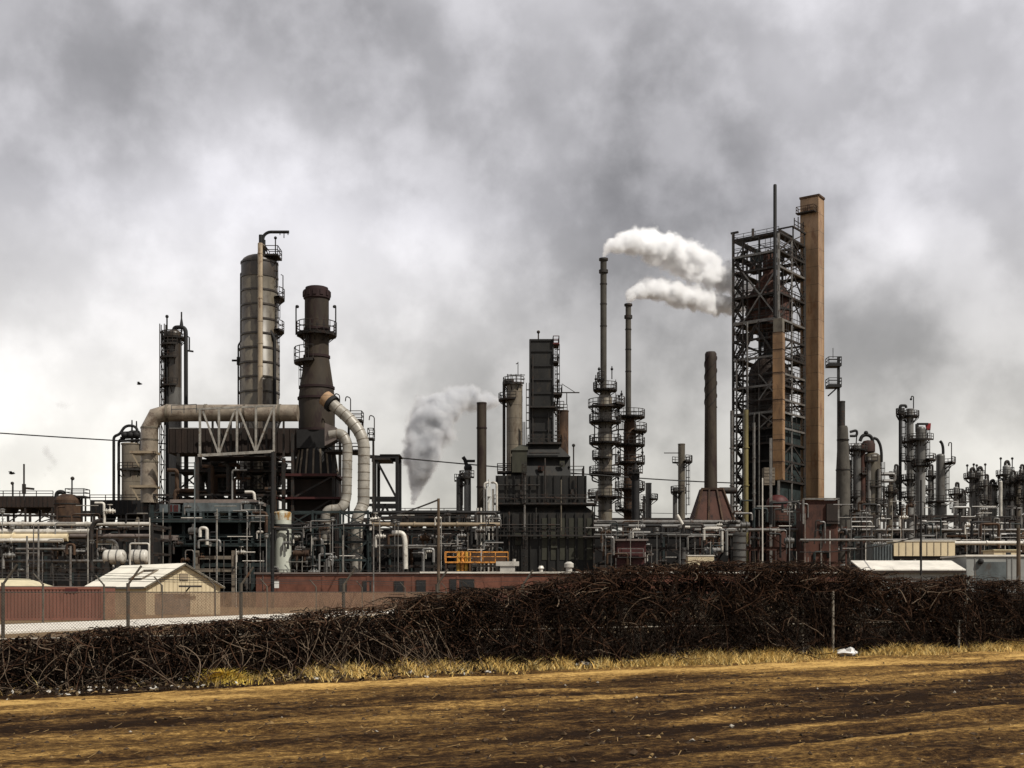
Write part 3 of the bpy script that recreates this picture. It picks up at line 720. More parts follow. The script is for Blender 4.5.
# ================================================================== screened yard fence
def inv_far(px): return 1 / (.01042 - (px - 104) * 1.41e-5)
def yard_fence():
    pxs = [-130, -75, -16, 43, 104, 162, 215, 267, 316, 362, 405, 446, 486]
    P = [Vector((X(p, inv_far(p)), inv_far(p), 0)) for p in pxs]
    t = thing('screened_fence', 'long brown mesh screened yard fence with angled posts beside the pale road', 'fence', P[5])
    for p, q in zip(P, P[1:] + [P[-1] * 2 - P[-2]]):
        d = (q - p).normalized(); mb = MB()
        mb.tube([p, p + Vector((0, 0, 3.0))], .085, 8); mb.tube([p + Vector((0, 0, 2.96)), p - Vector((1, 0, 0)) * .7 + Vector((0, 0, 3.75))], .065, 6)
        mb.build('post', 'post', t)
    r = MB()
    for a, b in zip(P, P[1:]):
        for z in (2.38, .1): r.tube([a + Vector((0, 0, z)), b + Vector((0, 0, z))], .04, 6)
    r.build('rail', 'post', t)
    w = MB()
    for k in (.3, .5, .7):
        for a, b in zip(P, P[1:]): w.tube([a + Vector((-k, 0, 2.96 + k * 1.1)), b + Vector((-k, 0, 2.96 + k * 1.1))], .02, 4)
    w.build('barbed_wire', 'wire', t)
    me = bpy.data.meshes.new('screen'); base = 4
    vs_ = []; u = [0]
    for i in range(base, len(P)):
        p = P[i] - Vector(t.location) + Vector((0, -.1, 0)); vs_ += [(p.x, p.y, .05), (p.x, p.y, 2.4)]
    for i in range(base, len(P) - 1): u.append(u[-1] + (P[i + 1] - P[i]).length)
    n = len(P) - base - 1
    me.from_pydata(vs_, [], [(2 * i, 2 * i + 2, 2 * i + 3, 2 * i + 1) for i in range(n)])
    uv = me.uv_layers.new(name='UVMap')
    for i in range(n):
        for j, (a, b) in enumerate(((i, .05), (i + 1, .05), (i + 1, 2.4), (i, 2.4))): uv.data[i * 4 + j].uv = (u[a], b)
    me.materials.append(M['screen']); o = bpy.data.objects.new('mesh_screen', me); COL.objects.link(o); o.parent = t
yard_fence()

# ================================================================== smoke
def smoke(name, label, path, dens, col, noise_sc, amp, soft, group=None, thin=0., vox=.9, sub_n=3, billow=.5):
    """path: (px, py, D, radius_px). Vapour whose density falls off round a drifting line of puffs, torn by noise."""
    P = [(V(a, b, D), S(r, D)) for a, b, D, r in path]; pts = []
    for (p, r), (q, r2) in zip(P, P[1:]):
        for i in range(sub_n): k = i / sub_n; pts.append((p.lerp(q, k), r + (r2 - r) * k))
    pts.append(P[-1]); n_ = len(pts)
    mb = MB()
    for p, r in pts: mb.sphere(p, r * (1 + amp * .62) + .3, 6)
    m = bpy.data.materials.new(name + '_vapour'); m.use_nodes = True; nt = m.node_tree; N = nt.nodes; K = nt.links
    N.remove(N['Principled BSDF']); pv = N.new('ShaderNodeVolumePrincipled'); pv.inputs['Color'].default_value = (*col, 1); pv.inputs['Anisotropy'].default_value = .1
    def math_(op, a, b=None, c=None):
        x = N.new('ShaderNodeMath'); x.operation = op
        for i, v in enumerate((a, b, c)):
            if v is None: continue
            if isinstance(v, (int, float)): x.inputs[i].default_value = v
            else: K.new(v, x.inputs[i])
        return x.outputs[0]
    g = N.new('ShaderNodeNewGeometry'); best = None
    for i, (p, r) in enumerate(pts):
        d = N.new('ShaderNodeVectorMath'); d.operation = 'DISTANCE'; d.inputs[1].default_value = p; K.new(g.outputs['Position'], d.inputs[0])
        q = math_('MULTIPLY_ADD', d.outputs['Value'], 1 / r, thin * (i / (n_ - 1)) ** 1.5)
        best = q if best is None else math_('SMOOTH_MIN', best, q, .25)
    n = N.new('ShaderNodeTexNoise'); n.inputs['Scale'].default_value = noise_sc; n.inputs['Detail'].default_value = 4.5; n.inputs['Roughness'].default_value = .58; n.inputs['Distortion'].default_value = .3; K.new(g.outputs['Position'], n.inputs['Vector'])
    v = N.new('ShaderNodeTexVoronoi'); v.feature = 'SMOOTH_F1'; v.inputs['Scale'].default_value = noise_sc * 1.5; v.inputs['Smoothness'].default_value = .6; K.new(g.outputs['Position'], v.inputs['Vector'])
    t = math_('MULTIPLY_ADD', math_('SUBTRACT', n.outputs['Fac'], .5), amp * 3.2, math_('SUBTRACT', 1., best))
    t = math_('MULTIPLY_ADD', math_('SUBTRACT', .35, v.outputs['Distance']), billow, t)
    r_ = N.new('ShaderNodeMapRange'); r_.interpolation_type = 'SMOOTHSTEP'; r_.inputs[1].default_value = 0; r_.inputs[2].default_value = soft; r_.inputs[3].default_value = 0; r_.inputs[4].default_value = dens
    K.new(t, r_.inputs[0]); K.new(r_.outputs[0], pv.inputs['Density']); K.new(pv.outputs[0], N['Material Output'].inputs['Volume'])
    o = mb.build(name, m)
    rm = o.modifiers.new('remesh', 'REMESH'); rm.mode = 'VOXEL'; rm.voxel_size = vox
    return tag(o, label, 'smoke plume', group)
smoke('steam_plume', 'white steam plume from the taller thin stack, drifting right', [(604, 256, 250, 3), (608, 248, 250.5, 7), (625, 242, 252, 13), (648, 244, 255, 20), (672, 253, 259, 22), (695, 264, 265, 24), (718, 276, 272, 24), (745, 288, 282, 22)], 2.4, (.985, .99, 1.0), .33, .45, .46, 'white steam plumes', .34, billow=.34)
smoke('steam_plume', 'lower white steam plume from the shorter thin stack', [(628.5, 302, 256, 3), (632, 294, 256.5, 8), (648, 288, 258, 13), (670, 292, 261, 16), (693, 299, 266, 18), (715, 303, 272, 18), (742, 304, 280, 17)], 2.4, (.985, .99, 1.0), .33, .45, .46, 'white steam plumes', .34, billow=.34)
smoke('smoke_plume', 'billowing grey smoke plume rising behind the low racks', [(413, 503, 300, 3), (416, 488, 300, 8), (420, 470, 300, 16), (425, 448, 300, 26), (428, 428, 301, 29), (437, 414, 303, 29), (454, 404, 306, 25), (474, 398, 310, 20), (494, 402, 316, 15)], 2.2, (.80, .81, .83), .20, .42, .6, None, .45, 1.2, billow=.28)
smoke('smoke_puff', 'faint grey smoke puff, lower one, above the left yard', [(47, 452, 420, 7), (54, 462, 420, 8), (45, 474, 420, 5)], .11, (.6, .6, .62), .2, .5, .9, 'faint smoke puffs', .2, 1.2, 2)
smoke('smoke_puff', 'faint grey smoke puff, upper smaller one, in the bright left sky', [(58, 405, 420, 4), (66, 406, 420, 6), (72, 404, 420, 4)], .11, (.6, .6, .62), .2, .5, .9, 'faint smoke puffs', .2, 1.2, 2)
# ================================================================== low buildings in front
def red_container():
    D = 101.; x0, x1 = X(-60, D), X(104, D); z1 = Z(587, D); dp = 3.
    t = thing('red_container', 'long low red corrugated steel container behind the left end of the screened fence', 'container', ((x0 + x1) / 2, D + dp / 2, 0))
    b = MB(); n = 46
    for i in range(n):
        a = x0 + .1 + (x1 - x0 - .2) * i / n; w = (x1 - x0 - .2) / n
        b.box(a, a + w * .6, D - .06, D + .03, .2, z1 - .2)
    b.box(x0 + .05, x1 - .05, D, D + dp, .15, z1 - .05); b.build('wall', 'redcont', t)
    f = MB()
    f.box(x0, x1, D - .1, D + .05, z1 - .2, z1); f.box(x0, x1, D - .1, D + .05, .02, .2)
    for x in (x0, x1 - .2): f.box(x, x + .2, D - .12, D + .06, .01, z1)
    f.build('frame', 'redcont', t)
    MB().box(x0 - .02, x1 + .02, D - .08, D + dp + .05, z1 + .003, z1 + .06).build('roof', 'pinkgrey', t)
    MB().box(X(66, D), X(78, D), D - .16, D - .11, z1 - .38, z1 - .1).build('vent_plate', 'darkred', t)
red_container()

def gable_shed():
    D = 125.; a = R(32); W = 7.9; L = 15.5; c = Vector((X(146, D), D, 0))
    g = Vector((math.cos(a), math.sin(a), 0)); l = Vector((-math.sin(a), math.cos(a), 0)); l = Vector((-.66, .75, 0)).normalized()
    ze, zr = Z(586, D), Z(564.5, D + 2.5)
    t = thing('gable_shed', 'cream gabled shed with pale sheet roof and square roof hatch', 'shed', c + g * W / 2)
    P = lambda u, v, z: c + g * u + l * v + Vector((0, 0, z))
    w = MB()
    q = [P(0, 0, 0), P(W, 0, 0), P(W, 0, ze), P(W / 2, 0, zr - .12), P(0, 0, ze)]; q2 = [p + l * L for p in q]
    w._add(q + q2, [(0, 1, 2, 3, 4), (9, 8, 7, 6, 5), (0, 5, 6, 1), (1, 6, 7, 2), (0, 4, 9, 5)])
    for k in range(18):     # board ribs on the gable
        u = W * (k + .5) / 18; zt = ze + (zr - ze) * (1 - abs(u - W / 2) / (W / 2)) - .25
        w.bar(P(u, -.03, .1), P(u, -.03, zt), .05)
    w.build('wall', 'cream', t)
    r = MB(); e = .35
    sl = (zr - ze) / (W / 2)
    for sg in (0, 1):
        u0 = -e if sg == 0 else W + e; z0 = ze - sl * e
        A = [P(u0, -e, z0), P(W / 2, -e, zr), P(W / 2, L + e, zr), P(u0, L + e, z0)]
        r._add(A + [p + Vector((0, 0, .14)) for p in A], [(3, 2, 1, 0), (4, 5, 6, 7), (0, 1, 5, 4), (1, 2, 6, 5), (2, 3, 7, 6), (3, 0, 4, 7)])
    roof = r.build('roof', 'creamroof', t)
    f = MB()
    for u0 in (-e, W + e): f.bar(P(u0, -e - .06, ze - sl * e + .0), P(W / 2, -e - .06, zr + .02), .08, .16)
    f.bar(P(-e - .06, -e, ze - sl * e), P(-e - .06, L + e, ze - sl * e), .12, .22)
    f.build('fascia', 'colbrown', t)
    # hatch on the roof slope facing us
    h = MB()
    def Q(u, v, dz): return P(u, v, ze + sl * u + dz)
    A = [Q(1.0, 3.2, .16), Q(2.6, 3.2, .16), Q(2.6, 6.4, .16), Q(1., 6.4, .16)]
    for p, q in zip(A, A[1:] + A[:1]): h.bar(p, q, .3, .3)
    hh = h.build('roof_hatch', 'concrete', roof)
    d = MB()
    q = [P(.9, -.05, .05), P(4.6, -.05, .05), P(4.6, -.05, 2.25), P(.9, -.05, 2.25)]
    d._add(q + [p - l * .06 for p in q], [(3, 2, 1, 0), (4, 5, 6, 7), (0, 1, 5, 4), (1, 2, 6, 5), (2, 3, 7, 6), (3, 0, 4, 7)])
    d.build('door', 'greycol', t)
    v = MB(); vc = P(W / 2, -.08, ze + 1.0); v.bar(vc - g * .45, vc + g * .45, .1, .7); v.build('gable_vent', 'beige', t)
    lm = MB(); lp = P(W * .53, -.1, 2.5); lm.bar(lp, lp - l * .9 + Vector((0, 0, .5)), .12); lm.bar(lp - l * .9 + g * -1.2 + Vector((0, 0, .5)), lp - l * .9 + g * 1.2 + Vector((0, 0, .5)), .22, .2); lm.build('flood_lamp', 'steel', t)
gable_shed()

def cream_hut():
    D = 118.; x0, x1 = X(-40, D), X(34, D); z0, z1 = Z(586, D), Z(578.5, D)
    t = thing('cream_hut', 'small hut with low cream hipped roof showing over the red container', 'hut', ((x0 + x1) / 2, D + 2, 0))
    MB().box(x0 + .4, x1 - .4, D + .3, D + 4.6, 0, z0).build('wall', 'cream', t)
    r = MB(); k = 1.7
    r._add([(x0, D, z0), (x1, D, z0), (x1, D + 5, z0), (x0, D + 5, z0), (x0 + k, D + 2, z1), (x1 - k, D + 2, z1), (x1 - k, D + 3, z1), (x0 + k, D + 3, z1)],
           [(3, 2, 1, 0), (4, 5, 6, 7), (0, 1, 5, 4), (1, 2, 6, 5), (2, 3, 7, 6), (3, 0, 4, 7)]); r.build('roof', 'yellowroof', t)
cream_hut()

def brick_building():
    D = 186.; x0, x1 = X(256, D), X(884, D); zt = Z(572, D); dp = 9.
    xm = X(560, D)
    t = thing('brick_building', 'very long low red brown masonry building with small dark windows', 'building', ((x0 + x1) / 2, D + dp / 2, 0))
    MB().box(x0, x1, D, D + dp, 0, zt - .3).build('wall', 'brick', t)
    r = MB().box(x0 - .3, x1 + .3, D - .25, D + dp + .3, zt - .3, zt - .05).build('roof', 'pinkgrey', t)
    MB().box(X(420, D), x1 + .3, D - .32, D - .26, zt - .2, zt + .05).build('parapet_trim', 'roofwhite', r)
    for px, w, a, b in ((343, 8, 578, 592), (367, 9, 581, 592), (399, 10, 581, 593), (421, 10, 580, 592), (462, 25, 579, 591), (508, 14, 586, 592)):
        xa, xb = X(px - w / 2, D), X(px + w / 2, D); za, zb = Z(b, D), Z(a, D)
        f = MB()
        for q in ((xa, xb, za, za + .12), (xa, xb, zb - .12, zb), (xa, xa + .12, za + .12, zb - .12), (xb - .12, xb, za + .12, zb - .12)): f.box(q[0], q[1], D - .1, D + .02, q[2], q[3])
        if w > 20: f.box((xa + xb) / 2 - .06, (xa + xb) / 2 + .06, D - .09, D + .02, za + .12, zb - .12)
        w_ = f.build('window', 'browncl', t)
        MB().box(xa + .12, xb - .12, D - .05, D - .01, za + .12, zb - .12).build('pane', 'glass', w_)
    p = MB()
    for i in range(14):
        x = x0 + (x1 - x0) * (i + .5) / 14; p.box(x - .2, x + .2, D - .07, D - .003, 0, zt - .31)
    p.build('pilasters', 'brick', t)
brick_building()

# ================================================================== left tall units
def tan_tank():
    D = 230.
    column('storage_vessel', 'upright tan cylindrical vessel with looping black pipes on top, behind the big duct', 'vessel', 132, 445, 20, D, 'tan', head='flat', platforms=[(470, .8, -170, 10)])
    for i, (px, tx, ty) in enumerate(((115.5, 131, 431), (120.5, 135, 437))):
        pipe([(X(px, D), D - 1, 0), (X(px, D), D - 1, Z(437 + 4 * i, D)), (X(px + 6, D), D - 1, Z(435 + 4 * i, D)), (X(tx - 4, D), D - 1, Z(ty - 5, D)), (X(tx + 8, D), D - 1, Z(ty - 4, D)), (X(tx + 8, D), D - 1, Z(ty + 10, D))], .27, 'black',
             ('outer' if i == 0 else 'inner') + ' black riser pipe looping over the upright tan vessel', rad=1.2, flanges=False, group='looping black risers')
    mb = MB()
    for px, a in ((132, 420), (136.5, 421)): mb.tube([(X(px, D), D, Z(446, D)), (X(px, D), D, Z(a, D))], .3, 8, r2=.12)
    for py in (434, 439, 442): mb.tube([(X(123, D), D - 1.5, Z(py, D)), (X(142, D), D - 1.5, Z(py - 1, D))], .25, 8)
    for px in (127, 133, 139): mb.sphere((X(px, D), D - 1.5, Z(436, D)), .65, 6)
    solo(mb, 'valve_manifold', 'black', 'black valve manifold with two vent spikes on top of the upright tan vessel', 'valves')
tan_tank()

def slim_column():
    D = 242.
    t = column('distillation_tower', 'slim dark grey column with brown top, left of the banded column', 'tower', 174, 334, 15, D, 'greycol', topm='coltop',
               platforms=[(345, 1.0, 150, 300), (358, 1., 150, 300), (386, 1.1, 130, 300), (338, .9, -180, 180)], ladders=[(180, 330, 425)],
               pipes=[(169, 350, 520, .18, 'black')])
    r = S(15, D) / 2; x = X(174, D)
    mb = MB(); mb.tube(round_path([(x, D, Z(334, D)), (x, D, Z(327.5, D)), (X(186.5, D), D - .5, Z(327.5, D)), (X(187, D), D - .5, 0)], 1.6), .42, 10); mb.build('overhead_pipe', 'black', t)
    s = MB()     # scaffold tower with cross bracing up the left flank
    xa, xb, ya, yb = X(161.5, D), X(166, D), D - 1.2, D - .2
    for xx in (xa, xb):
        for y in (ya, yb): s.bar((xx, y, 0), (xx, y, Z(325, D)), .16)
    z = 4.; zt = Z(325, D); k = 0
    while z < zt - 2:
        for q in (((xa, ya, z), (xb, ya, z)), ((xa, yb, z), (xb, yb, z)), ((xa, ya, z), (xb, ya, z + 3)) if k % 2 else ((xb, ya, z), (xa, ya, z + 3))): s.bar(*q, .13)
        z += 3; k += 1
    s.build('access_frame', 'steel', t)
    v = MB()
    for px, a in ((167, 315), (181.5, 312)): v.tube([(X(px, D), D, Z(334, D)), (X(px, D), D, Z(a, D))], .16, 6)
    v.sphere((X(167, D), D, Z(316.5, D)), .35, 6); v.tube([(X(181.5, D), D, Z(326, D)), (X(181.5, D), D, Z(318, D))], .4, 8, r2=.15)
    v.build('vent_pipe', 'black', t)
    b = MB(); b.tube([(X(187, D), D - .5, Z(351, D)), (X(194, D), D - .5, Z(352, D))], .2, 6); b.tube([(X(190, D), D - .5, Z(351, D)), (X(190, D), D - .5, Z(338, D)), (X(187, D), D - .5, Z(336, D))], .15, 6); b.build('relief_valve', 'black', t)
slim_column()

def banded_column():
    D = 226.; cx, w = 259.5, 36
    r = S(w, D) / 2; x = X(cx, D)
    t = thing('fractionator', 'tall fat banded brown column with domed top and hooked crane arm', 'tower', (x, D, 0))
    zt = Z(264, D); zs = Z(278, D)
    MB().lathe((x, D), [(r * 1.08, 0), (r * 1.08, Z(345, D)), (r, Z(343, D)), (r, zs)], 32).build('shell', 'colbrown', t)
    hd = [(r * 1.005, zs), (r * 1.005, zt)] + [(r * math.cos(R(a)) + .001, zt + r * .5 * math.sin(R(a))) for a in range(10, 91, 16)]
    MB().lathe((x, D), hd, 32).build('head', 'coltop', t)
    b = MB(); py = 264.
    while py < 500:
        z = Z(py, D); rr = r if py < 344 else r * 1.08; b.lathe((x, D), [(rr, z - .16), (rr + .14, z - .16), (rr + .14, z + .16), (rr, z + .16)], 32); py += 14.4
    b.build('stiffener_bands', 'coltop', t)
    bp = MB(); xx = X(265, D); y = D - r * 1.08 - .65
    bp.tube([(xx, y, 0), (xx, y, Z(250, D)), (xx, D - 1, Z(249, D))], .46, 12)
    for py in range(260, 480, 22): bp.tube([(xx, y, Z(py, D) - .12), (xx, y, Z(py, D) + .12)], .52, 12)
    bp.build('downcomer_pipe', 'beige', t)
    n = MB(); n.tube([(X(261, D), D, Z(256, D)), (X(261, D), D, Z(235, D))], .42, 8); n.tube([(X(264, D), D, Z(256, D)), (X(264, D), D, Z(240, D))], .3, 8); n.tube([(X(258.5, D), D, Z(250, D)), (X(267, D), D, Z(249, D))], .35, 8); n.build('vent_pipe', 'black', t)
    c = MB(); c.tube(round_path([(X(263, D), D, Z(246, D)), (X(263, D), D, Z(236, D)), (X(268, D), D, Z(232, D)), (X(289, D), D, Z(232, D))], 1.5), .3, 8)
    for px in (280, 284, 288): c.bar((X(px, D), D, Z(232, D)), (X(px, D), D, Z(235 + (px == 284) * 3, D)), .14)
    c.build('davit_crane', 'black', t)
    lp = MB(); xl = X(242.5, D); 
    lp.tube(round_path([(X(246, D), D - 1, Z(275, D)), (X(242, D), D - 1, Z(274, D)), (X(242, D), D - 1, Z(343, D)), (X(239.5, D), D - 1, Z(346, D)), (X(239.5, D), D - 1, 0)], .8), .16, 6); lp.build('instrument_pipe', 'black', t)
    # platforms up the right flank
    for py, px1 in ((298.5, 284.5), (331, 284)):
        ring_platform(t, (x, D), Z(py, D), r, S(px1 - cx, D), -28, 50, rh=1.7)
    box_platform(t, X(268, D), X(281, D), D - 3, D + 1, Z(258, D), rh=1.5)
    ladder(t, (X(273, D), D - 1), 0.1, 0, Z(300, D), Z(255, D)); ladder(t, (X(275, D), D - 1), .1, 0, Z(331, D), Z(300, D)); ladder(t, (X(273.5, D), D), .1, 0, Z(410, D), Z(331, D))
    q = MB(); q.tube([(X(276.5, D), D - 1, Z(258, D)), (X(276.5, D), D - 1, Z(238, D))], .12, 6); q.sphere((X(276.5, D), D - 1, Z(239.5, D)), .3, 6); q.tube([(X(284, D), D - 1, Z(298, D)), (X(284, D), D - 1, Z(277, D)), (X(282, D), D - 1, Z(276, D))], .1, 6); q.build('lamp_post', 'black', t)
    e = MB(); e.tube(round_path([(X(272, D), D - 2, Z(333, D)), (X(276.5, D), D - 2, Z(340, D)), (X(277, D), D - 2, Z(500, D))], 1.5), .32, 8); e.build('side_pipe', 'black', t)
    h = MB(); h.tube([(X(241, D), D, Z(360.5, D)), (X(232, D), D, Z(360.5, D))], .2, 6); h.tube([(X(238.5, D), D, Z(357, D)), (X(238.5, D), D, Z(365, D))], .35, 6); h.build('nozzle', 'black', t)
banded_column()

def scorched_stack():
    D = 214.; cx = 316.8; x = X(cx, D)
    q = lambda w: S(w, D) / 2
    t = thing('furnace_stack', 'thick scorched brown black furnace stack with flared base and two galleries', 'stack', (x, D, 0))
    sh = MB().lathe((x, D), [(q(24), Z(395, D)), (q(24), Z(300, D))], 32); 
    sh.lathe((x, D), [(q(36), Z(432, D)), (q(36), Z(398, D)), (q(33.5), Z(388, D)), (q(24.2), Z(357, D)), (q(24.2), Z(350, D))], 32); sh.build('shell', 'stack', t)
    rm = MB().lathe((x, D), [(q(24.5), Z(300, D)), (q(26.5), Z(299, D)), (q(26.5), Z(291, D)), (q(23), Z(290.5, D)), (q(22.5), Z(288, D)), (q(20), Z(287.5, D)), (q(19), Z(292, D)), (.01, Z(292.5, D))], 32)
    for a in range(0, 360, 30): rm.obox((x + q(26.6) * math.cos(R(a)), D + q(26.6) * math.sin(R(a))), (math.cos(R(a)), math.sin(R(a))), .12, .3, Z(297, D), Z(292, D))
    rm.build('rim', 'stackred', t)
    b = MB()
    for py, w in ((388, 33.5), (399, 36), (357, 24.5), (330, 24.2), (431, 36)): z = Z(py, D); b.lathe((x, D), [(q(w), z - .2), (q(w) + .2, z - .2), (q(w) + .2, z + .2), (q(w), z + .2)], 32)
    b.build('stiffener_bands', 'stackred', t)
    ring_platform(t, (x, D), Z(334, D), q(24), q(40), -180, 180, rh=2.0, toe=.45)
    ring_platform(t, (x, D), Z(362, D), q(24), q(45), 150, 270, rh=2.4, toe=.4)
    lp = MB()
    for sg in (-1, 1): lp.tube(round_path([(x + sg * q(39.5), D - 1, Z(336, D)), (x + sg * q(39.5), D - 1, Z(307, D)), (x + sg * q(36), D - 1, Z(307, D))], .6), .13, 6); lp.sphere((x + sg * q(36.5), D - 1, Z(308, D)), .28, 6)
    lp.build('lamp_post', 'black', t)
    ladder(t, (x, D), q(24), 200, Z(400, D), Z(362, D)); ladder(t, (x, D), q(24), 235, Z(362, D), Z(334, D))
    # lower burner box and hopper
    lo = MB(); lo.box(x - q(34), x + q(30), D - 3.2, D + 3.5, Z(450, D), Z(431.8, D)); lo.lathe((x, D), [(q(44), Z(478, D)), (q(36), Z(450.2, D))], 24); lo.build('burner_box', 'black', t)
    st = MB()
    for i in range(9):
        a = R(180 + 20 * i + 10); st.bar((x + q(36.5) * math.cos(a), D + q(36.5) * math.sin(a), Z(451, D)), (x + q(44.5) * math.cos(a), D + q(44.5) * math.sin(a), Z(477, D)), .3)
    st.build('hopper_ribs', 'concrete', t)
    lg = MB()
    for a, b_ in ((-1, -1), (1, -1), (1, 1), (-1, 1)): lg.bar((x + a * q(40), D + b_ * 4, 0), (x + a * q(40), D + b_ * 4, Z(436, D)), .5)
    for py in (478, 500, 525, 550):
        for a in (-1, 1): lg.bar((x - q(40), D + a * 4, Z(py, D)), (x + q(40), D + a * 4, Z(py, D)), .45); lg.bar((x + a * q(40), D - 4, Z(py, D)), (x + a * q(40), D + 4, Z(py, D)), .4)
    for (p0, p1) in ((500, 478), (525, 500), (550, 525)): lg.bar((x - q(40), D - 4.1, Z(p0, D)), (x + q(40), D - 4.1, Z(p1, D)), .3)
    lg.build('support_frame', 'steel', t)
    MB().box(X(285, D), X(341, D), D - 4.6, D + 4.6, Z(478.5, D), Z(476, D)).build('deck', 'darkred', t); MB().box(X(280, D), X(345, D), D - 4.8, D + 4.6, Z(501, D), Z(499, D)).build('deck', 'darkred', t)
    fb = MB().box(X(289, D), X(338, D), D - 2, D + 4, 0, Z(480, D)); fb.build('firebox', 'browncl', t)
scorched_stack()

def big_duct():
    D = 206.; r = S(17, D) / 2
    t = thing('flue_duct', 'big weathered tan flue duct bending from the ground across to the scorched stack', 'duct', (X(149.5, D), D, 0))
    x0, xa, z1 = X(149.5, D), X(165, D), Z(413, D)
    zb = Z(428, D)
    mb = MB(); mb.tube([(x0, D, Z(503, D)), (x0, D, zb), (X(156, D), D, Z(416, D)), (X(168, D), D, z1), (X(298, D), D, z1)], r, 20); mb.build('duct_shell', 'tanduct', t)
    f = MB()
    for px in (168, 206, 245, 280): f.tube([(X(px, D) - .2, D, z1), (X(px, D) + .2, D, z1)], r * 1.06, 20)
    for py in (428, 440, 462): f.tube([(x0, D, Z(py, D) - .13), (x0, D, Z(py, D) + .13)], r * 1.05, 20)
    f.build('flanges', 'colbrown', t)
    for py in (453, 487):
        z = Z(py, D); k = MB(); k.box(X(133, D), X(158, D), D - r - .5, D + r, z - .25, z + .15); k.bar((X(135, D), D - r - .3, z - .2), (X(142, D), D - r - .3, z - 2.4), .2); k.build('bracket', 'beige', t)
    for px in (146, 153): MB().bar((X(px, D), D, 0), (X(px, D), D, Z(503, D)), .8).build('leg', 'steel', t)
big_duct()

def truss_bridge():
    D = 201.; dp = 3.; w = .33
    t = thing('truss_bridge', 'pale steel truss bridge with V bracing carrying the big tan duct', 'truss bridge', (X(237, D), D + dp / 2, Z(455, D)))
    xs = [200, 219, 237, 256, 274]
    top = lambda px: Z(409 - (px - 200) * .045, D); bot = lambda px: Z(455.5 - (px - 200) * .055, D)
    for y, nm in ((D, 'front_truss'), (D + dp + 5.5, 'rear_truss')):
        m = MB()
        m.bar((X(196, D), y, top(196)), (X(276, D), y, top(276)), w, w); m.bar((X(198, D), y, bot(198)), (X(273, D), y, bot(273)), w * 1.3, w * 1.4)
        for px in xs: m.bar((X(px, D), y - .02, bot(px)), (X(px, D), y - .02, top(px)), w)
        for a, b in ((203, 219), (235, 219), (239, 256), (273, 256)): m.bar((X(a, D), y - .06, top(a) - .4), (X(b, D), y - .06, bot(b)), w * .85)
        m.build(nm, 'palesteel' if nm == 'front_truss' else 'steel', t)
    r = MB(); rail_mb(r, [(X(172, D), D - .3, Z(414, D)), (X(197, D), D - .3, Z(413, D))], 1.4); r.box(X(170, D), X(198, D), D - .4, D + .4, Z(429, D), Z(428, D)); r.build('side_walkway', 'ltsteel', t)
    for px, dpp in ((197, 0), (274, 0), (197, 8.5), (274, 8.5)): MB().bar((X(px, D), D + dpp, 0), (X(px, D), D + dpp, bot(px) - .2), .6).build('leg', 'steel', t)
    k = MB(); k.box(X(200, D), X(274, D), D + 1, D + 8, Z(456, D), Z(455, D)); k.build('deck', 'steel', t)
truss_bridge()

def duct_gallery():
    D = 212.
    t = thing('clad_enclosure', 'dark brown clad enclosure hanging below the tan duct behind the truss', 'enclosure', (X(235, D), D + 3, 0))
    w = MB(); w.box(X(168, D), X(298, D), D, D + 6, Z(453, D), Z(428, D))
    for i in range(22): x = X(170 + i * 6, D); w.box(x, x + .35, D - .12, D - .001, Z(453, D) + .1, Z(428, D) - .1)
    w.build('wall', 'browncl', t)
    g = MB()
    for px in (178, 200, 222, 245, 270, 294):
        for y in (D + .3, D + 5.7): g.bar((X(px, D), y, 0), (X(px, D), y, Z(453, D)), .5)
    for py in (470, 490, 510, 535):
        for y in (D + .3, D + 5.7): g.bar((X(178, D), y, Z(py, D)), (X(294, D), y, Z(py, D)), .4)
    for a, b in ((178, 200), (245, 270)): g.bar((X(a, D), D + .2, Z(490, D)), (X(b, D), D + .2, Z(470, D)), .25); g.bar((X(a, D), D + .15, Z(470, D)), (X(b, D), D + .15, Z(490, D)), .25)
    g.build('support_frame', 'steel', t)
    for py in (471, 491): box_platform(t, X(178, D), X(294, D), D - 1.2, D + 5, Z(py, D), rh=1.3, sides='f')
duct_gallery()
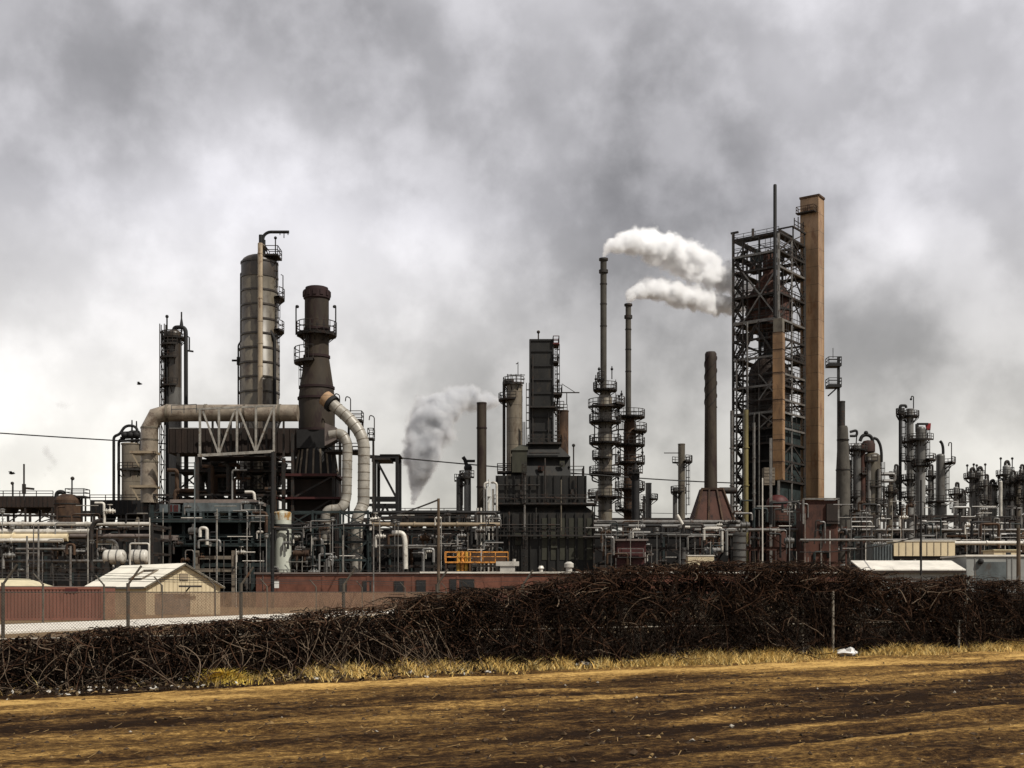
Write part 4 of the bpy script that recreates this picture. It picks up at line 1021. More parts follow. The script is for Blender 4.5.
def dark_hoppers():
    for i, (a, b, p0, p1, D, lab) in enumerate(((199, 232, 459, 490, 217, 'black boxy hopper under the dark clad enclosure, left one'), (262, 284, 462, 486, 218.5, 'smaller black boxy hopper under the dark clad enclosure beside the scorched stack'))):
        t = thing('hopper', lab, 'hopper', (X((a + b) / 2, D), D + 2, 0)); x0, x1 = X(a, D), X(b, D); m_ = (x0 + x1) / 2
        MB().hexa([(x0 + 1.2, D + 1, Z(p1, D)), (x1 - 1.2, D + 1, Z(p1, D)), (x1 - 1.2, D + 3, Z(p1, D)), (x0 + 1.2, D + 3, Z(p1, D)), (x0, D, Z(p0, D)), (x1, D, Z(p0, D)), (x1, D + 4, Z(p0, D)), (x0, D + 4, Z(p0, D))]).build('shell', 'black', t)
        l = MB()
        for x in (x0 + .3, x1 - .3): MB().bar((x, D + 2, 0), (x, D + 2, Z(p0, D)), .4).build('leg', 'steel', t)
        r = MB(); rail_mb(r, [(x0, D - .2, Z(p0, D)), (x1, D - .2, Z(p0, D))], 1.2); r.build('railing', 'steel', t)
        d = MB(); d.tube([(m_, D + 2, Z(p1, D)), (m_, D + 2, 1)], .5, 10); d.build('chute', 'steel', t)
    rr_ = random.Random(77)
    for k in range(16):
        D = rr_.uniform(203, 211); px, py = rr_.uniform(172, 296), rr_.uniform(458, 492); q = [V(px, py + rr_.uniform(8, 40), D), V(px, py, D), V(px + rr_.choice((-1, 1)) * rr_.uniform(5, 22), py, D)]
        pipe(q, rr_.choice((.16, .24, .35)), rr_.choice(('black', 'steel', 'ltsteel', 'palecol', 'rust')), 'one of the bent pipes tangled beneath the truss bridge', group='bent pipes beneath the truss bridge', name='bent_pipe', rad=.5, flanges=False, n=8)
dark_hoppers()

def segmented_ducts():
    D = 207.
    def seg(pts, r, rad, name, label, m='segm', flange=True):
        P = round_path([Vector((X(a, D), D + dy, Z(b, D))) for a, b, dy in pts], rad, 6)
        t = thing(name, label, 'duct', P[-1], 'segmented ducts')
        MB().tube(P, r, 18).build('duct_shell', m, t)
        bands = MB(); acc = 0
        for a, b in zip(P, P[1:]):
            L = (b - a).length; d = (b - a).normalized(); k = 1.4 - acc
            while k < L: q = a + d * k; bands.tube([q - d * .06, q + d * .06], r * 1.045, 18); k += 1.4
            acc = (acc + L) % 1.4
        bands.build('seam_bands', 'concrete', t)
        return t, P
    t, P = seg([(333, 405, -1), (352, 421, -1.5), (365.5, 440, -2), (365, 505, -2), (361.5, 513, -2.6), (359, 521, -3), (358, 580, -3)], S(11.5, D) / 2 * 1.03, 3.2, 'segmented_duct', 'outer white segmented duct curving down from an orange flange on the stack')
    f = MB(); a = V(325.5, 398.5, D); a.y = D - .6; b = V(332, 404, D); b.y = D - 1; f.tube([a, a.lerp(b, .8)], 1.35, 18); f.build('end_cone', 'orange', t)
    k = MB(); k.tube([a.lerp(b, .85), b + (b - a) * .3], 1.5, 18); k.build('flange', 'black', t)
    t, P = seg([(331, 436, -1.2), (343, 434, -1.5), (349, 444, -1.8), (348, 499, -1.8), (344, 510, -2.4), (330, 511, -2.4), (327.5, 518, -2.4), (327.5, 545, -2.4)], S(9.5, D) / 2 * 1.05, 2.4, 'segmented_duct', 'inner white segmented duct under the outer one, elbowing left near the ground')
    h = MB(); h._add([V(326, 424, D) + Vector((0, -1.5, 0)), V(326, 447, D) + Vector((0, -1.5, 0)), V(338, 441, D) + Vector((0, -2, 0)), V(338, 429, D) + Vector((0, -2, 0)), V(326, 424, D) + Vector((0, 2, 0)), V(326, 447, D) + Vector((0, 2, 0)), V(338, 441, D) + Vector((0, 1, 0)), V(338, 429, D) + Vector((0, 1, 0))],
           [(3, 2, 1, 0), (4, 5, 6, 7), (0, 1, 5, 4), (1, 2, 6, 5), (2, 3, 7, 6), (3, 0, 4, 7)]); h.build('transition_hood', 'pinkgrey', t)
    # lamp hooks and gallery over the ducts
    g = thing('duct_gallery', 'small dark gallery with hooked lamps above the white segmented ducts', 'gallery', (X(350, D), D + 2, 0))
    box_platform(g, X(345, D), X(361, D), D + 1, D + 4, Z(418, D), rh=1.4); box_platform(g, X(367, D), X(373, D), D + .5, D + 3, Z(437, D), rh=1.6)
    box_platform(g, X(325, D), X(362, D), D - .5, D + 4, Z(450.5, D), rh=1.2)
    for px in (346, 360, 371): MB().bar((X(px, D), D + 3.5, 0), (X(px, D), D + 3.5, Z(418 if px < 365 else 437, D)), .35).build('leg', 'steel', g)
    for px, a, b in ((338, 404, 393), (349, 410, 396), (373, 436, 415)):
        m = MB(); p = V(px, a, D) + Vector((0, 2, 0)); q = V(px, b, D) + Vector((0, 2, 0)); m.tube(round_path([p, q, q + Vector((-.8, 0, .3)), q + Vector((-.9, 0, -.6))], .4), .1, 6); m.build('hook_lamp', 'steel', g)
segmented_ducts()

def cantilever_frame():
    D = 222.
    t = thing('braced_frame', 'dark braced steel frame with overhanging top beam right of the segmented ducts', 'steel frame', (X(385, D), D + 3, 0))
    m = MB()
    for px in (375, 397):
        for y in (D, D + 6): m.bar((X(px, D), y, 0), (X(px, D), y, Z(456, D)), .55)
    for py in (457, 498, 505):
        for y in (D, D + 6): m.bar((X(368, D), y, Z(py, D)), (X(398, D), y, Z(py, D)), .5)
    m.build('posts_and_beams', 'black', t)
    b = MB()
    for a, b_, c, d in ((376, 459, 396, 497), (385, 504, 375, 530), (385, 504, 396, 530)):
        b.bar((X(a, D), D - .1, Z(b_, D)), (X(c, D), D - .1, Z(d, D)), .4)
    b.build('bracing', 'black', t)
    r = MB(); r.box(X(372, D), X(390, D), D - .5, D + 6.5, Z(460, D), Z(458, D)); r.box(X(380, D), X(400, D), D - .4, D + 6.5, Z(457, D) + .3, Z(456, D) + .3); r.build('top_deck', 'steel', t)
cantilever_frame()

# ================================================================== left yard, low
def white_tank():
    D = 199.; c = (X(282.5, D), D); r = S(17.5, D) / 2
    t = thing('storage_tank', 'upright greenish white tank with rusty yellow top and round black manhole', 'tank', (c[0], c[1], 0))
    z0, z1 = Z(577, D), Z(512, D)
    MB().lathe(c, [(r, .1), (r, z1 - 1.4)], 28).build('shell', 'tank', t)
    MB().lathe(c, [(r * 1.01, z1 - 1.39), (r * 1.01, z1 - .2), (r * .9, z1), (.01, z1 + .3)], 28).build('rusty_crown', 'rustcrown', t)
    z = Z(526, D); MB().lathe(c, [(r, z - .25), (r + .2, z - .25), (r + .2, z + .25), (r, z + .25)], 28).build('ring_pipe', 'black', t)
    y = D - r - .05; xm, zm = X(277.5, D), Z(570, D)
    m = MB(); m.tube([(xm, y + .4, zm), (xm, y - .3, zm)], .62, 16); mh = m.build('manhole', 'palecol', t)
    MB().tube([(xm, y - .31, zm), (xm, y - .36, zm)], .4, 16).build('manhole_opening', 'black', mh)
    l = MB(); l.box(c[0] - r - .3, c[0] + r + 1.6, D - r - .6, D + r, .02, Z(578, D)); l.build('plinth', 'teal', t)
    rl = MB(); rail_mb(rl, [(X(275, D), D - r - .5, Z(578, D)), (X(297, D), D - r - .5, Z(578, D))], 1.3); rl.build('railing', 'ltsteel', t)
white_tank()

def horizontal_drum(name, label, px0, px1, py, rpx, D, m, saddles=True, gap=None, group=None):
    r = S(rpx, D); x0, x1, z = X(px0, D), X(px1, D), Z(py, D)
    t = thing(name, label, 'vessel', ((x0 + x1) / 2, D, 0), group)
    b = MB(); n = 18
    prof = [(x0 + r * .5 * (1 - math.cos(R(a))), r * math.sin(R(a))) for a in range(0, 91, 15)] + [(x1 - r * .5 * (1 - math.cos(R(a))), r * math.sin(R(a))) for a in range(90, -1, -15)]
    vs_ = [(x, D + max(.01, q) * math.cos(2 * math.pi * k / n), z + max(.01, q) * math.sin(2 * math.pi * k / n)) for x, q in prof for k in range(n)]
    fs = [(j * n + k, (j + 1) * n + k, (j + 1) * n + (k + 1) % n, j * n + (k + 1) % n) for j in range(len(prof) - 1) for k in range(n)]
    b._add(vs_, fs, True); b.build('shell', m, t)
    s = MB()
    for f in (.25, .75): x = x0 + (x1 - x0) * f; MB().box(x - .25, x + .25, D - r * .8, D + r * .8, 0, z - r * .6).build('saddle', 'steel', t)
    k = MB()
    for f in (.33, .66): x = x0 + (x1 - x0) * f; k.tube([(x - .08, D, z), (x + .08, D, z)], r * 1.03, n)
    k.tube([((x0 + x1) / 2, D, z + r * .8), ((x0 + x1) / 2, D, z + r * 1.5)], .2, 8)
    k.build('nozzle_bands', 'ltsteel', t)
    return t
horizontal_drum('white_drum', 'fat white horizontal drum, left of the pair behind the gabled shed', 103, 126, 557, 7.4, 157, 'white', group='white horizontal drums')
horizontal_drum('white_drum', 'shorter white horizontal drum, right of the pair behind the gabled shed', 129, 149, 557, 7.4, 157.5, 'white', group='white horizontal drums')

def teal_building():
    D = 193.
    t = thing('process_building', 'dark teal open process building with blue grey cladding band at its top', 'process building', (X(210, D), D + 6, 0))
    g = MB(); xs = [152, 170, 184, 203, 218, 240, 253, 268]
    for px in xs:
        for y in (D, D + 10): g.bar((X(px, D), y, 0), (X(px, D), y, Z(505, D)), .5)
    for py in (520, 536, 545, 565):
        for y in (D, D + 10): g.bar((X(152, D), y, Z(py, D)), (X(268, D), y, Z(py, D)), .45, .6)
    g.build('steel_frame', 'teal', t)
    c = MB(); c.box(X(184, D), X(251, D), D - .3, D + 10, Z(511.5, D), Z(503, D)); c.box(X(160, D), X(180, D), D - .3, D + 9, Z(513, D), Z(504.5, D)); c.build('cladding', 'bluegrey', t)
    r = MB(); r.box(X(170, D), X(255, D), D - .1, D + 10, Z(503, D) + .02, Z(499.5, D)); r.build('roof', 'pinkgrey', t)
    pn = MB(); 
    for i, px in enumerate((171, 174.5, 177)): pn.box(X(px, D), X(px + 1.8, D), D - .42, D - .31, Z(512, D), Z(505, D))
    pn.build('louvre_panel', 'darkred', t)
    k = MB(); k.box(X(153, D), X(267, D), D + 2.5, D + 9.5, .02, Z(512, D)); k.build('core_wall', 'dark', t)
    co_ = MB()
    for px in (188, 200, 218, 229, 240, 252): co_.box(X(px, D), X(px + 2, D), D - .35, D + .2, Z(521, D), Z(511.6, D))
    co_.build('pilasters', 'bluegrey', t)
    for py in (521, 545): box_platform(t, X(152, D), X(268, D), D - 1.6, D + 2.4, Z(py, D), 'teal', rh=1.3, sides='f')
    f = MB()
    for px in (201, 237): f.box(X(px - 1.7, D), X(px + 1.7, D), D - 2.6, D - 1.7, 0, Z(551, D))
    for py in (558, 570.5): f.box(X(200, D), X(238, D), D - 2.5, D - 1.8, Z(py + 1.7, D), Z(py - 1.7, D))
    f.build('concrete_portal', 'concrete', t)
    b = MB(); b.box(X(140, D), X(181, D), D - 2.4, D - 1., Z(541, D), Z(536, D)); b.build('front_beam', 'pinkgrey', t)
teal_building()
# ================================================================== middle units
def twin_vessels():
    D = 226.
    t = column('slim_vessel', 'slim pale vessel with valve on top, right of the pair by the brown chimney', 'vessel', 467.5, 472, 7, D, 'palecol', head='cone', platforms=[(477.5, .9, -180, 180)], ladders=[(180, 474, 505)], group='pair of slim vessels')
    m = MB(); m.tube([(X(468, D), D, Z(470, D)), (X(465, D), D, Z(460, D)), (X(463, D), D, Z(457, D))], .35, 8); m.tube([(X(465, D), D, Z(461, D)), (X(475, D), D, Z(461, D))], .25, 8); m.sphere((X(468, D), D, Z(468, D)), .8, 6); m.build('relief_valve', 'black', t)
    column('slim_vessel', 'slim grey vessel, left of the pair by the brown chimney', 'vessel', 459.5, 478, 6.5, D + 1, 'greycol', platforms=[(480, .7, -180, 180)], group='pair of slim vessels')
twin_vessels()
column('brown_stack', 'plain slim dark brown chimney standing left of the black furnace', 'chimney', 481.7, 404, 9.6, 224, 'stack', head='flat', bands=11., bandm='stackred')

def black_furnace():
    D = 216.; 
    t = thing('process_furnace', 'huge black stepped furnace with square riveted stack and ribbed olive casing', 'furnace', (X(542, D), D + 6, 0))
    yb = D + 13
    q_ = 0
    b = MB()
    b.hexa([(X(500, D), D, 0), (X(593, D), D, 0), (X(593, D), yb, 0), (X(500, D), yb, 0), (X(500, D), D, Z(512, D)), (X(594, D), D, Z(512, D)), (X(594, D), yb, Z(512, D)), (X(500, D), yb, Z(512, D))])
    b.hexa([(X(500, D), D + .01, Z(512, D)), (X(594, D), D + .01, Z(512, D)), (X(594, D), yb, Z(512, D)), (X(500, D), yb, Z(512, D)), (X(500, D), D + 1, Z(505.9, D)), (X(586, D), D + 1, Z(505.9, D)), (X(586, D), yb, Z(505.9, D)), (X(500, D), yb, Z(505.9, D))])
    b.box(X(495.5, D), X(587, D), D + 1.02, yb - .02, Z(506, D), Z(475, D))
    b.build('firebox', 'furn', t)
    k = MB()     # ribs and pilasters of the casing
    for px in range(503, 594, 9): k.box(X(px, D), X(px + .9, D), D - .3, D - .002, 0, Z(513, D))
    for px in range(498, 588, 8): k.box(X(px, D), X(px + .9, D), D + .75, D + 1.015, Z(505, D), Z(475, D))
    k.build('casing_ribs', 'furn', t)
    p = MB()
    for px in range(541, 590, 9): p.box(X(px + .9, D), X(px + 6.5, D), D - .1, D - .003, Z(560, D), Z(518, D))
    p.build('casing_panels', 'furn2', t)
    u = MB()     # transition hoods
    def hood(a0, a1, b0, b1, p0, p1, y0=1.5, y1=3.):
        u.hexa([(X(a0, D), D + y0, Z(p0, D)), (X(a1, D), D + y0, Z(p0, D)), (X(a1, D), yb - 2, Z(p0, D)), (X(a0, D), yb - 2, Z(p0, D)), (X(b0, D), D + y1, Z(p1, D)), (X(b1, D), D + y1, Z(p1, D)), (X(b1, D), yb - 3, Z(p1, D)), (X(b0, D), yb - 3, Z(p1, D))])
    hood(511, 571, 511, 571, 475, 456); hood(511, 571, 528, 557, 455.9, 441); u.build('hood', 'furn', t)
    d = MB(); d.box(X(512, D), X(527, D), D + .4, D + 6, Z(472, D), Z(450, D)); d._add([(X(511, D), D + .2, Z(450, D)), (X(528, D), D + .2, Z(450, D)), (X(528, D), D + 6, Z(450, D)), (X(511, D), D + 6, Z(450, D)), (X(520, D), D + 3, Z(443, D)), (X(528, D), D + 3, Z(443, D))], [(0, 1, 5, 4), (2, 3, 4, 5), (3, 0, 4), (1, 2, 5)]); d.build('side_housing', 'furn2', t)
    s = MB(); s.box(X(530.5, D), X(553.5, D), D + 3.5, D + 7.5, Z(441, D), Z(335.5, D)); st = s.build('stack', 'furn', t)
    r = MB()
    for py in (336, 347, 362, 376, 390, 404, 414, 428, 440): r.box(X(530, D), X(554, D), D + 3.3, D + 7.7, Z(py, D) - .16, Z(py, D) + .16)
    for px in (530.3, 553.7): r.box(X(px, D) - .15, X(px, D) + .15, D + 3.25, D + 3.45, Z(441, D), Z(335.5, D))
    r.build('stiffeners', 'black', st)
    box_platform(t, X(530, D), X(556, D), D + 2.1, D + 8, Z(404, D), rh=1.4, sides='r'); box_platform(t, X(553.6, D), X(560, D), D + 3, D + 7, Z(339, D), 'darkred', rh=1.2)
    box_platform(t, X(553.6, D), X(559.5, D), D + 3, D + 7, Z(357.5, D), rh=1.2); box_platform(t, X(554, D), X(563, D), D + 3, D + 7, Z(390, D), rh=1.4); box_platform(t, X(528, D), X(562, D), D + 1.8, D + 7, Z(441, D), rh=1.3)
    box_platform(t, X(494, D), X(596, D), D - .8, D + 1, Z(503, D), rh=1.4, sides='f'); box_platform(t, X(494, D), X(596, D), D - 1.2, D - .4, Z(535, D), rh=1.3, sides='f')
    box_platform(t, X(569, D), X(585, D), D + 2, D + 8, Z(474.5, D), rh=1.7); box_platform(t, X(497, D), X(512, D), D + 1.3, D + 5, Z(470, D), rh=1.3)
    ladder(t, (X(556, D), D + 5), .05, -45, Z(440, D), Z(339, D)); ladder(t, (X(524, D), D - .6), .1, -90, Z(503, D), Z(462, D)); ladder(t, (X(525, D), D - 1.), .1, -90, 2, Z(535, D))
    for px, a, b_ in ((539, 335, 326), (575, 474, 442), (559, 400, 376)):
        m = MB(); m.tube([(X(px, D), D + 5, Z(a, D)), (X(px, D), D + 5, Z(b_, D))], .14, 6); m.sphere((X(px, D), D + 5, Z(b_, D)), .32, 6); m.build('lamp_post', 'steel', t)
    f = MB(); f.tube([(X(585, D), D + 1, Z(505, D)), (X(596, D), D + 1, Z(505, D)), (X(598, D), D + 1, Z(490, D))], .2, 8)
    for py in (500, 492): f.tube([(X(588, D), D + 2, Z(py, D)), (X(600, D), D + 2, Z(py, D))], .16, 6)
    f.build('side_pipes', 'steel', t)
    rf = random.Random(31)
    for px, a, b_, r_, m_ in ((524.5, 540, 478, .2, 'ltsteel'), (536, 534, 508, .12, 'steel'), (545, 500, 458, .16, 'steel'), (561, 535, 480, .12, 'colbrown'), (576, 500, 476, .14, 'steel'), (509, 565, 512, .16, 'steel'), (533, 440, 352, .13, 'steel'), (549, 440, 410, .12, 'steel')):
        yy = D - .55 if a > 506 else D + .55 if a > 476 else D + 3.15
        MB().tube([(X(px, D), yy, Z(a, D)), (X(px, D), yy, Z(b_, D))], r_, 8).build('wall_pipe', m_, t)
    for px, a, w_, h_ in ((515, 545, 6, 12), (520, 498, 5, 9), (551, 548, 6, 10), (570, 497, 7, 8), (538, 470, 6, 5), (560, 466, 5, 6)):
        yy = D - .3 if a > 506 else D + .75 if a > 476 else D + 1.45; f_ = MB().box(X(px, D), X(px + w_, D), yy, yy + .28, Z(a, D), Z(a - h_, D)).build('access_hatch', rf.choice(['furn2', 'drum', 'colbrown', 'steel']), t)
        MB().tube([(X(px + w_ * .5, D), yy - .15, Z(a - h_ * .5, D)), (X(px + w_ * .5, D), yy + .01, Z(a - h_ * .5, D))], .3, 10).build('sight_port', 'steel', f_)
    for z_, x0_, x1_ in ((Z(497.5, D), 497, 586), (Z(525, D), 501, 560), (Z(485, D), 497, 540), (Z(452, D), 529, 560)):
        yy = D + .45 if z_ > Z(506, D) and z_ < Z(476, D) else D - .6 if z_ < Z(506, D) else D + 1.3
        MB().tube([(X(x0_, D), yy, z_), (X(x1_, D), yy, z_)], .13, 8).build('wall_pipe', 'steel', t)
    cl = MB(); z = Z(388, D); cl.bar((X(563, D), D + 5, z), (X(581, D), D + 5, z), .2); cl.bar((X(568, D), D + 5, z), (X(568, D), D + 5, Z(400, D)), .16); cl.bar((X(563, D), D + 5, Z(379, D)), (X(577, D), D + 5, z), .1); cl.build('jib_arm', 'steel', t)
black_furnace()
def furnace_neighbours():
    D = 236.
    t = column('tan_tower', 'stout tan brown column with scaffold top, just left of the black furnace stack', 'tower', 514.5, 386, 16, D, 'tan', head='flat', platforms=[(400, 1.6, -180, 180), (384, .7, -180, 180)], pipes=[(504, 382, 560, .3, 'steel')])
    x = X(514.5, D); m = MB()
    for px in (507.5, 511, 516, 521): m.bar((X(px, D), D, Z(386, D)), (X(px, D), D, Z(374, D)), .15)
    for py in (375, 379): m.bar((X(507, D), D, Z(py, D)), (X(525, D), D, Z(py, D)), .15)
    m.tube(round_path([(X(504, D), D, Z(385, D)), (X(504, D), D, Z(381, D)), (X(514, D), D, Z(381, D))], 1), .3, 8); m.bar((X(518, D), D, Z(375, D)), (X(518, D), D, Z(362, D)), .15); m.bar((X(518, D), D, Z(363, D)), (X(516, D), D, Z(364, D)), .15); m.build('top_frame', 'steel', t)
    ladder(t, (X(524, D), D - 1), .2, 0, Z(440, D), Z(384, D))
    D = 237.
    t = column('rusty_tower', 'rust tan column mostly hidden behind the black furnace stack, with top gallery', 'tower', 562.5, 412, 12, D, 'rust', head='flat', platforms=[(409, .9, -180, 180)])
    m = MB()
    for px in (526, 527.5, 529): m.bar((X(px - 3, D), D - 3, Z(450, D)), (X(px - 3, D), D - 3, Z(424, D)), .16)
    solo(m, 'vent_rods', 'steel', 'three thin dark vent rods between the tan column and the black furnace stack', 'vent')
    D = 212.; xs = (477.5, 481, 484.5, 488.5, 493, 496.8); tops = (508, 508, 484, 486, 489, 484)
    for i, (px, a) in enumerate(zip(xs, tops)):
        y = D - .5 * (i % 2)
        pts = [(X(px, D), y, 2), (X(px, D), y, Z(a, D))]
        if i in (2, 5): pts += [(X(px + (2.5 if i == 2 else -2.5), D), y, Z(a - 1.5, D)), (X(px + (5 if i == 2 else -5), D), y + .6, Z(a - 1.5, D))]
        pipe(pts, .21, 'white', ['outermost left short white pipe of the upright bundle by the black furnace', 'second short white pipe of the upright bundle by the black furnace', 'white pipe with bent top, left side of the upright bundle by the furnace', 'white pipe inside the bent pair of the upright bundle by the furnace', 'white pipe under the small white box of the upright bundle by the furnace', 'white pipe with bent top nearest the black furnace casing'][i], group='upright white pipe bundle', rad=.5, flanges=False)
    m = MB(); m.box(X(487.5, D), X(491, D), D - 1.3, D - .8, Z(497, D), Z(487, D)); m.tube([(X(488, D), D - 1, Z(503, D)), (X(491, D), D - 1, Z(497, D))], .2, 8); m.tube([(X(489.3, D), D - 1, Z(487, D)), (X(489.3, D), D - 1, Z(480, D))], .15, 8)
    solo(m, 'junction_box', 'sign', 'small white junction box mounted on the upright pipe bundle', 'box')
furnace_neighbours()

def thin_stack(name, label, px, ptop, pbase, w, cw, ctop, D, plats, seed):
    t = thing(name, label, 'stack', (X(px, D), D, 0), 'thin steaming stacks')
    c = (X(px, D), D); r = S(w, D) / 2; R_ = S(cw, D) / 2
    cc = (X(px + 1.6, D), D)
    MB().lathe(cc, [(R_, 0), (R_, Z(ctop, D)), (r * 1.1, Z(ctop - 8, D)), (.01, Z(ctop - 8, D))], 24).build('column_shell', 'colbrown' if seed == 1 else 'rust', t)
    MB().lathe(c, [(r, Z(ctop, D)), (r, Z(ptop, D)), (r * .8, Z(ptop, D)), (r * .8, Z(ptop + 3, D)), (.01, Z(ptop + 3, D))], 18).build('stack_pipe', 'cone', t)
    cp = MB()
    for a, b, k in ((ptop + 2, ptop, 1.45), (ptop + 14.5, ptop + 11.5, 1.45), (ptop + 26, ptop + 25, 1.15), (ptop + 46, ptop + 45, 1.12), (ptop + 68, ptop + 67, 1.12)):
        cp.lathe(c, [(r, Z(a, D)), (r * k, Z(a, D)), (r * k, Z(b, D)), (r, Z(b, D))], 18)
    cp.build('collar', 'steel', t)
    b = MB(); py = ctop + 9
    while py < 560: z = Z(py, D); b.lathe(cc, [(R_, z - .12), (R_ + .1, z - .12), (R_ + .1, z + .12), (R_, z + .12)], 24); py += 13
    b.build('stiffener_bands', 'coltop', t)
    rnd = random.Random(seed)
    for py, e, a0, a1 in plats: ring_platform(t, cc, Z(py, D), min(R_, r if py < ctop - 4 else R_), S(e, D), a0, a1, rh=1.5, toe=.26)
    pys = [p[0] for p in plats] + [540]
    for i, (a, b_) in enumerate(zip(pys, pys[1:])): ladder(t, cc, R_ + .5, (185, -5)[i % 2] if i % 3 else -150, Z(a, D), Z(b_, D), cage=i % 2 == 0)
    m = MB()
    for i, py in enumerate([p[0] for p in plats][:5]):
        for sg in (-1, 1):
            if rnd.random() < .75: x = cc[0] + sg * S(plats[i][1] * .8, D); m.tube([(x, D - 1, Z(py, D)), (x, D - 1, Z(py - 9 - rnd.random() * 6, D))], .12, 6); m.sphere((x, D - 1, Z(py - 10, D)), .3, 5)
    m.build('lamp_post', 'black', t)
    v = MB()
    for i, py in enumerate(range(int(ctop) + 6, 520, 17)):
        sg = (-1, 1)[i % 2]; v.tube(round_path([(cc[0] + sg * R_, D - .6, Z(py, D)), (cc[0] + sg * (R_ + 1.2), D - .8, Z(py, D)), (cc[0] + sg * (R_ + 1.3), D - .8, Z(py + 9, D)), (cc[0] + sg * R_ * .95, D - 1, Z(py + 11, D))], .4), .16, 6)
    v.build('side_pipes', 'steel', t)
    return t
thin_stack('thin_stack', 'taller of the two thin steaming stacks, on a brown column with many galleries', 603.5, 258.5, 590, 6.3, 14, 398, 250, [(390, 12, -180, 180), (380, 8, 100, 260), (407, 17, -180, 20), (405, 20, -60, 60), (422, 16, -180, 180), (443, 16, -180, 180), (458, 13, 120, 300), (474, 16, -180, 180), (497, 17, -180, 180)], 1)
thin_stack('thin_stack', 'shorter of the two thin steaming stacks, on a slimmer rusty column', 628.3, 304, 590, 5.6, 12.5, 424, 256, [(417, 15, -180, 180), (431, 17, -80, 60), (445, 15, -180, 180), (463, 15, -180, 180), (489, 15, -180, 180), (510, 15, -180, 180)], 2)
column('blower_stack', 'short black stack standing right before the slimmer rusty column', 'stack', 635.6, 470, 8, 232, 'black', head='cone', platforms=[(473, .8, -180, 180)])
t_ = column('far_tower', 'small distant grey column with one gallery, right of the steaming stacks', 'tower', 648.5, 484, 6, 300, 'greycol', head='flat', platforms=[(499, 1.6, -180, 180)], pipes=[(644, 496, 560, .35, 'greycol')])
D_ = 262.
t_ = column('slender_tower', 'slender brown grey column with two galleries between the steaming stacks and the ribbed chimney', 'tower', 681.5, 445, 7, D_, 'colbrown', head='flat', platforms=[(461.5, 1.6, -180, 180), (492, 1.6, -180, 180)], ladders=[(0, 460, 515)], pipes=[(675, 488, 560, .5, 'greycol')])
MB().bar((X(664, D_), D_, Z(453, D_)), (X(679, D_), D_, Z(453, D_)), .18).build('jib_arm', 'steel', t_)

def strake_stack():
    D = 250.; c = (X(710.7, D), D); r = S(11.6, D) / 2
    t = thing('straked_chimney', 'round dark rust chimney with spiral strakes near its top and a wide hood base', 'chimney', (c[0], D, 0))
    MB().lathe(c, [(r * 1.12, Z(489, D)), (r * 1.05, Z(430, D)), (r, Z(360, D)), (r, Z(354, D)), (r * .8, Z(352, D)), (.01, Z(352, D))], 24).build('shell', 'stack', t)
    s = MB(); z0, z1 = Z(408, D), Z(357, D)
    for k in range(3):
        n = 36; vs_ = []; 
        for i in range(n + 1):
            a = 2 * math.pi * (k / 3 + 1.35 * i / n); z = z0 + (z1 - z0) * i / n
            for rr in (r, r + .15): 
                for dz in (0, .2): vs_.append((c[0] + rr * math.cos(a), D + rr * math.sin(a), z + dz))
        fs = []
        for i in range(n):
            q = i * 4; fs += [(q, q + 2, q + 6, q + 4), (q + 1, q + 5, q + 7, q + 3), (q + 2, q + 3, q + 7, q + 6)]
        s._add(vs_, fs)
    s.build('spiral_strakes', 'steel', t)
    h = MB(); w0, w1 = S(20, D), S(6.3, D)
    za, zb, zc = Z(524, D), Z(489, D), Z(487, D)
    h._add([(c[0] - w0, D - 5, za), (c[0] + w0, D - 5, za), (c[0] + w0, D + 5, za), (c[0] - w0, D + 5, za), (c[0] - S(10, D), D - 2, zb), (c[0] + S(10, D), D - 2, zb), (c[0] + S(10, D), D + 2, zb), (c[0] - S(10, D), D + 2, zb)], [(3, 2, 1, 0), (4, 5, 6, 7), (0, 1, 5, 4), (1, 2, 6, 5), (2, 3, 7, 6), (3, 0, 4, 7)])
    h.box(c[0] - w0, c[0] + w0, D - 5, D + 5, 0, za - .002); h.build('hood', 'drum', t)
    b = MB()
    for f in (0, .35, .7, 1):
        x0 = c[0] + w0 * (2 * f - 1); x1 = c[0] + S(10, D) * (2 * f - 1); b.bar((x0, D - 5.15, za), (x1, D - 2.15, zb), .35)
    for g in (.02, .98): b.bar((c[0] - w0 + (w0 - S(10, D)) * g, D - 5.2 + 3 * g, za + (zb - za) * g), (c[0] + w0 - (w0 - S(10, D)) * g, D - 5.2 + 3 * g, za + (zb - za) * g), .4)
    b.build('hood_ribs', 'rust', t)
    d = MB(); d.tube([(c[0] + S(8, D), D - 1, Z(491, D)), (X(735, D), D - 1, Z(491, D))], .7, 10); d.build('side_duct', 'steel', t)
strake_stack()

